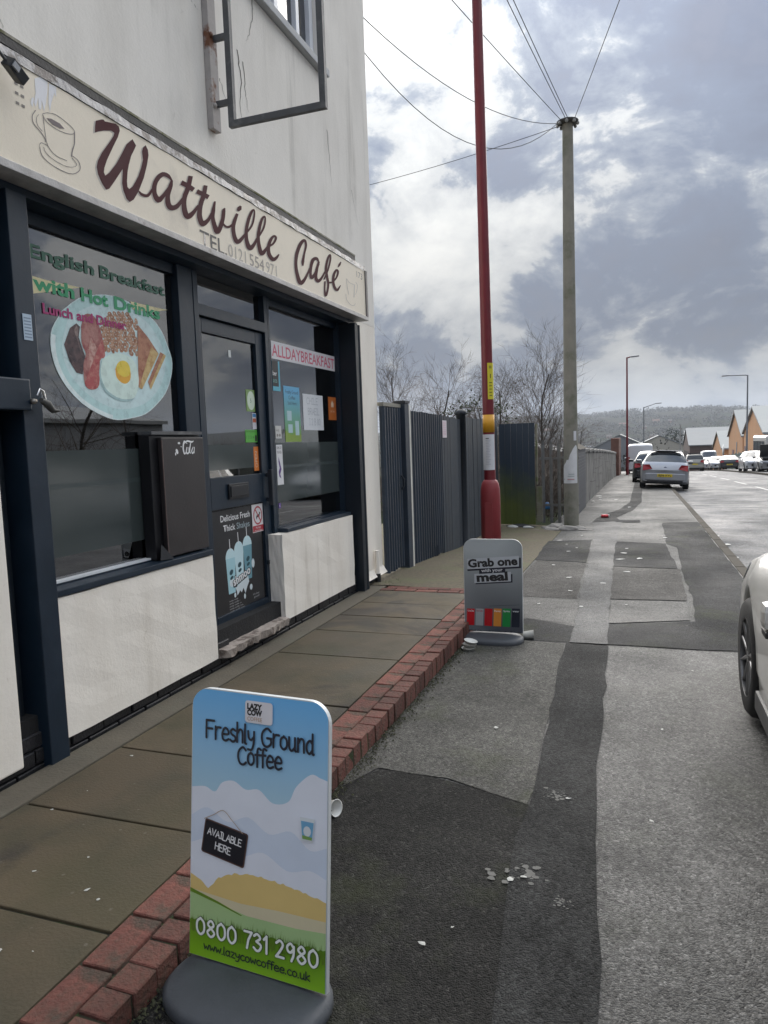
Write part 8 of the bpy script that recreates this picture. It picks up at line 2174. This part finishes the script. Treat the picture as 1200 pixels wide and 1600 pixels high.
WCUP = mat('white foam', (.62, .62, .59), .5)
cup('crushed_cup', (-1.235, 2.62, gz(2.6) + .028), .024, .033, .060, R(80), R(-20), WCUP, 'white cup lying on the tarmac just behind the coffee sign')
cup('foam_cup', (-.86, 5.60, gz(5.6) + .030), .028, .036, .085, R(86), R(10), WCUP, 'white cup lying behind the drinks sign on the right')
for k in range(3):
    cup('foam_dish', (-1.20 + .008 * k, 5.16, gz(5.1) + .004 + .028 * k), .042, .05, .022, R(6 * k), 0, WCUP if k != 1 else LIT, ('bottom', 'middle', 'top')[k] + ' dish of the crumpled foam stack by the brick edging', 'dish')
can = MB(); can.lathe([(0, 0), (.03, 0), (.036, .008), (.036, .142), (.028, .15), (0, .15)], (0, 0, 0), 'z', 16)
o = can.build('drink_can', mat('red can', (.42, .02, .03), .3, var=.2, vscale=20, metal=.3)); o.location = (-.74, 16.05, gz(16) + .037); o.rotation_euler = (0, R(90), R(12)); tag(o, 'crushed red drink can on the pavement beyond the telegraph pole', 'can')
can = MB(); can.lathe([(0, .148), (.034, .148), (.036, .170), (.0, .172)], (0, 0, 0), 'z', 16); c_ = can.build('white_end', LIT, o); c_.matrix_parent_inverse = Matrix.Identity(4)
# soggy bags round the foot of the pole
BAG = mat('soggy pale rag', (.24, .225, .205), .75, var=.3, vscale=12, bump=.6, bscale=25, col2=(.22, .20, .18), c2=(.55, .68), c2scale=10)


def lump(name, loc, sx, sy, sz, seed, m_, label, cat):
    bm = bmesh.new(); bmesh.ops.create_icosphere(bm, subdivisions=3, radius=1)
    r_ = random.Random(seed); w = [(Vector((r_.gauss(0, 1), r_.gauss(0, 1), r_.gauss(0, 1))) * 2.6, r_.uniform(0, 6)) for _ in range(6)]
    for v in bm.verts:
        n_ = sum(math.sin(v.co.dot(a) + p) for a, p in w) / 6
        k = 1 + .42 * n_; v.co = Vector((v.co.x * sx * k, v.co.y * sy * k, max(v.co.z * sz * k, -.2 * sz)))
    me = bpy.data.meshes.new(name); bm.to_mesh(me); bm.free()
    for p in me.polygons:
        p.use_smooth = True
    o = link(name, me, m_); o.location = loc; tag(o, label, cat)
    return o


for k, (x, y, a, b_, h, lb_) in enumerate(((-1.45, 13.75, .17, .12, .10, 'plump pale rag leaning on the left foot of the telegraph pole'), (-1.62, 13.6, .10, .08, .06, 'small pale rag left of the rubbish pile'), (-1.5, 13.45, .14, .09, .05, 'flat pale rag at the front of the rubbish pile'),
                                          (-1.22, 13.55, .18, .10, .07, 'long pale bag lying in front of the telegraph pole'), (-1.03, 13.6, .14, .09, .06, 'crumpled bag at the right end of the rubbish pile'), (-1.75, 13.4, .13, .05, .03, 'pale strip of card left of the rubbish pile'), (-.93, 13.5, .16, .04, .02, 'thin torn plastic strip right of the rubbish pile'))):
    lump('rubbish_bag', (x, y, gz(y) + h * .2), a, b_, h, k, BAG, lb_, 'rubbish')
lump('blue_bag', (-1.72, 14.75, .10), .07, .06, .11, 31, mat('blue plastic', (.02, .14, .36), .3), 'small bright blue plastic bag behind the palisade', 'rubbish')
lump('black_bag', (-2.12, 13.75, gz(13.7) + .03), .35, .10, .05, 32, mat('black rags', (.02, .02, .022), .6, bump=.5), 'dark wet rags under the algae-stained panel', 'rubbish')
for k, (x, y) in enumerate(((-2.25, 13.6), (-1.95, 13.55))):
    lump('pale_scrap', (x, y, gz(y) + .05), .10, .05, .035, 40 + k, LIT, ('left', 'right')[k] + ' of two pale scraps under the algae-stained panel', 'rubbish')
# dropped food and gum splash on the tarmac
SPL = mat('pale splash', (.13, .127, .118), .9, var=.2, vscale=40, bump=.3)
def splash(x, y, s, seed, label):
    r_ = random.Random(seed); polys = []
    for k in range(26):
        a, c = x + r_.gauss(0, s), y + r_.gauss(0, s * .8); q = s * r_.uniform(.08, .38)
        polys.append([(a + q * r_.uniform(.7, 1.2) * math.cos(t), c + q * .75 * r_.uniform(.7, 1.2) * math.sin(t)) for t in [2 * math.pi * i / 9 for i in range(9)]])
    o = flat('pale_splash', Frame((0, 0, gz(y) + .0095), (1, 0, 0), (0, 1, 0)), polys, SPL, 0.0)
    tag(o, label, 'stain', kind='stuff')
splash(-.395, 2.40, .045, 1, 'largest pale splash of dried spill on the dark tarmac')
splash(-.33, 3.02, .03, 2, 'faint pale splash higher up on the trench strip')
splash(-.24, 2.28, .018, 3, 'small pale splash at the edge of the trench strip')
# dirt, moss and leaf bits caught along the brick edging
rg = np.random.default_rng(4); vs, fs = [], []
for k in range(2600):
    y = rg.uniform(.4, 6.6); x = -1.275 + abs(rg.normal(0, .035)); z = gz(y) + .006 + rg.uniform(0, .012)
    s = rg.uniform(.003, .010); t = rg.uniform(0, 6.3); b0 = len(vs)
    vs += [(x + s * math.cos(t), y + s * math.sin(t), z), (x - s * math.sin(t), y + s * math.cos(t), z + s * .5), (x - s * math.cos(t), y - s * math.sin(t), z), (x, y, z + s)]
    fs += [(b0, b0 + 1, b0 + 3), (b0 + 1, b0 + 2, b0 + 3)]
o = MB().add(vs, fs).build('edge_debris', mat('leaf mould and moss', (.040, .042, .020), .9, var=.5, vscale=30), recalc=False); tag(o, 'dark moss and leaf mould along the foot of the brick edging', 'debris', kind='stuff')
# weeds by the cafe corner
vs, fs = [], []
rr = random.Random(3)
for k in range(90):
    x, y = -2.45 + rr.gauss(0, .05), 6.95 + rr.gauss(0, .10); t = rr.uniform(0, 6.3); h = rr.uniform(.02, .07); b0 = len(vs)
    vs += [(x - .004, y, .02), (x + .004, y, .02), (x + .03 * math.cos(t), y + .03 * math.sin(t), .03 + h)]; fs.append((b0, b0 + 1, b0 + 2))
o = MB().add(vs, fs).build('weed_tuft', mat('weed green', (.05, .075, .02), .7), recalc=False); tag(o, 'small tuft of weeds at the cafe corner', 'weeds', kind='stuff')

# ------------------------------------------------------------------ damp winter air over the valley
hzm = bpy.data.materials.new('damp air'); hzm.use_nodes = True
nt = hzm.node_tree; nt.nodes.clear()
out = nt.nodes.new('ShaderNodeOutputMaterial'); pv = nt.nodes.new('ShaderNodeVolumePrincipled')
pv.inputs['Color'].default_value = (.80, .86, .94, 1); pv.inputs['Density'].default_value = 0.00016; pv.inputs['Anisotropy'].default_value = 0.2
nt.links.new(pv.outputs[0], out.inputs['Volume'])
hz_ = MB((0, 1900, -40)).box(-2700, 2700, -60, 4050, -42, 165).build('haze', hzm)
tag(hz_, 'thin damp haze lying over the valley and the hill', 'haze', kind='stuff')
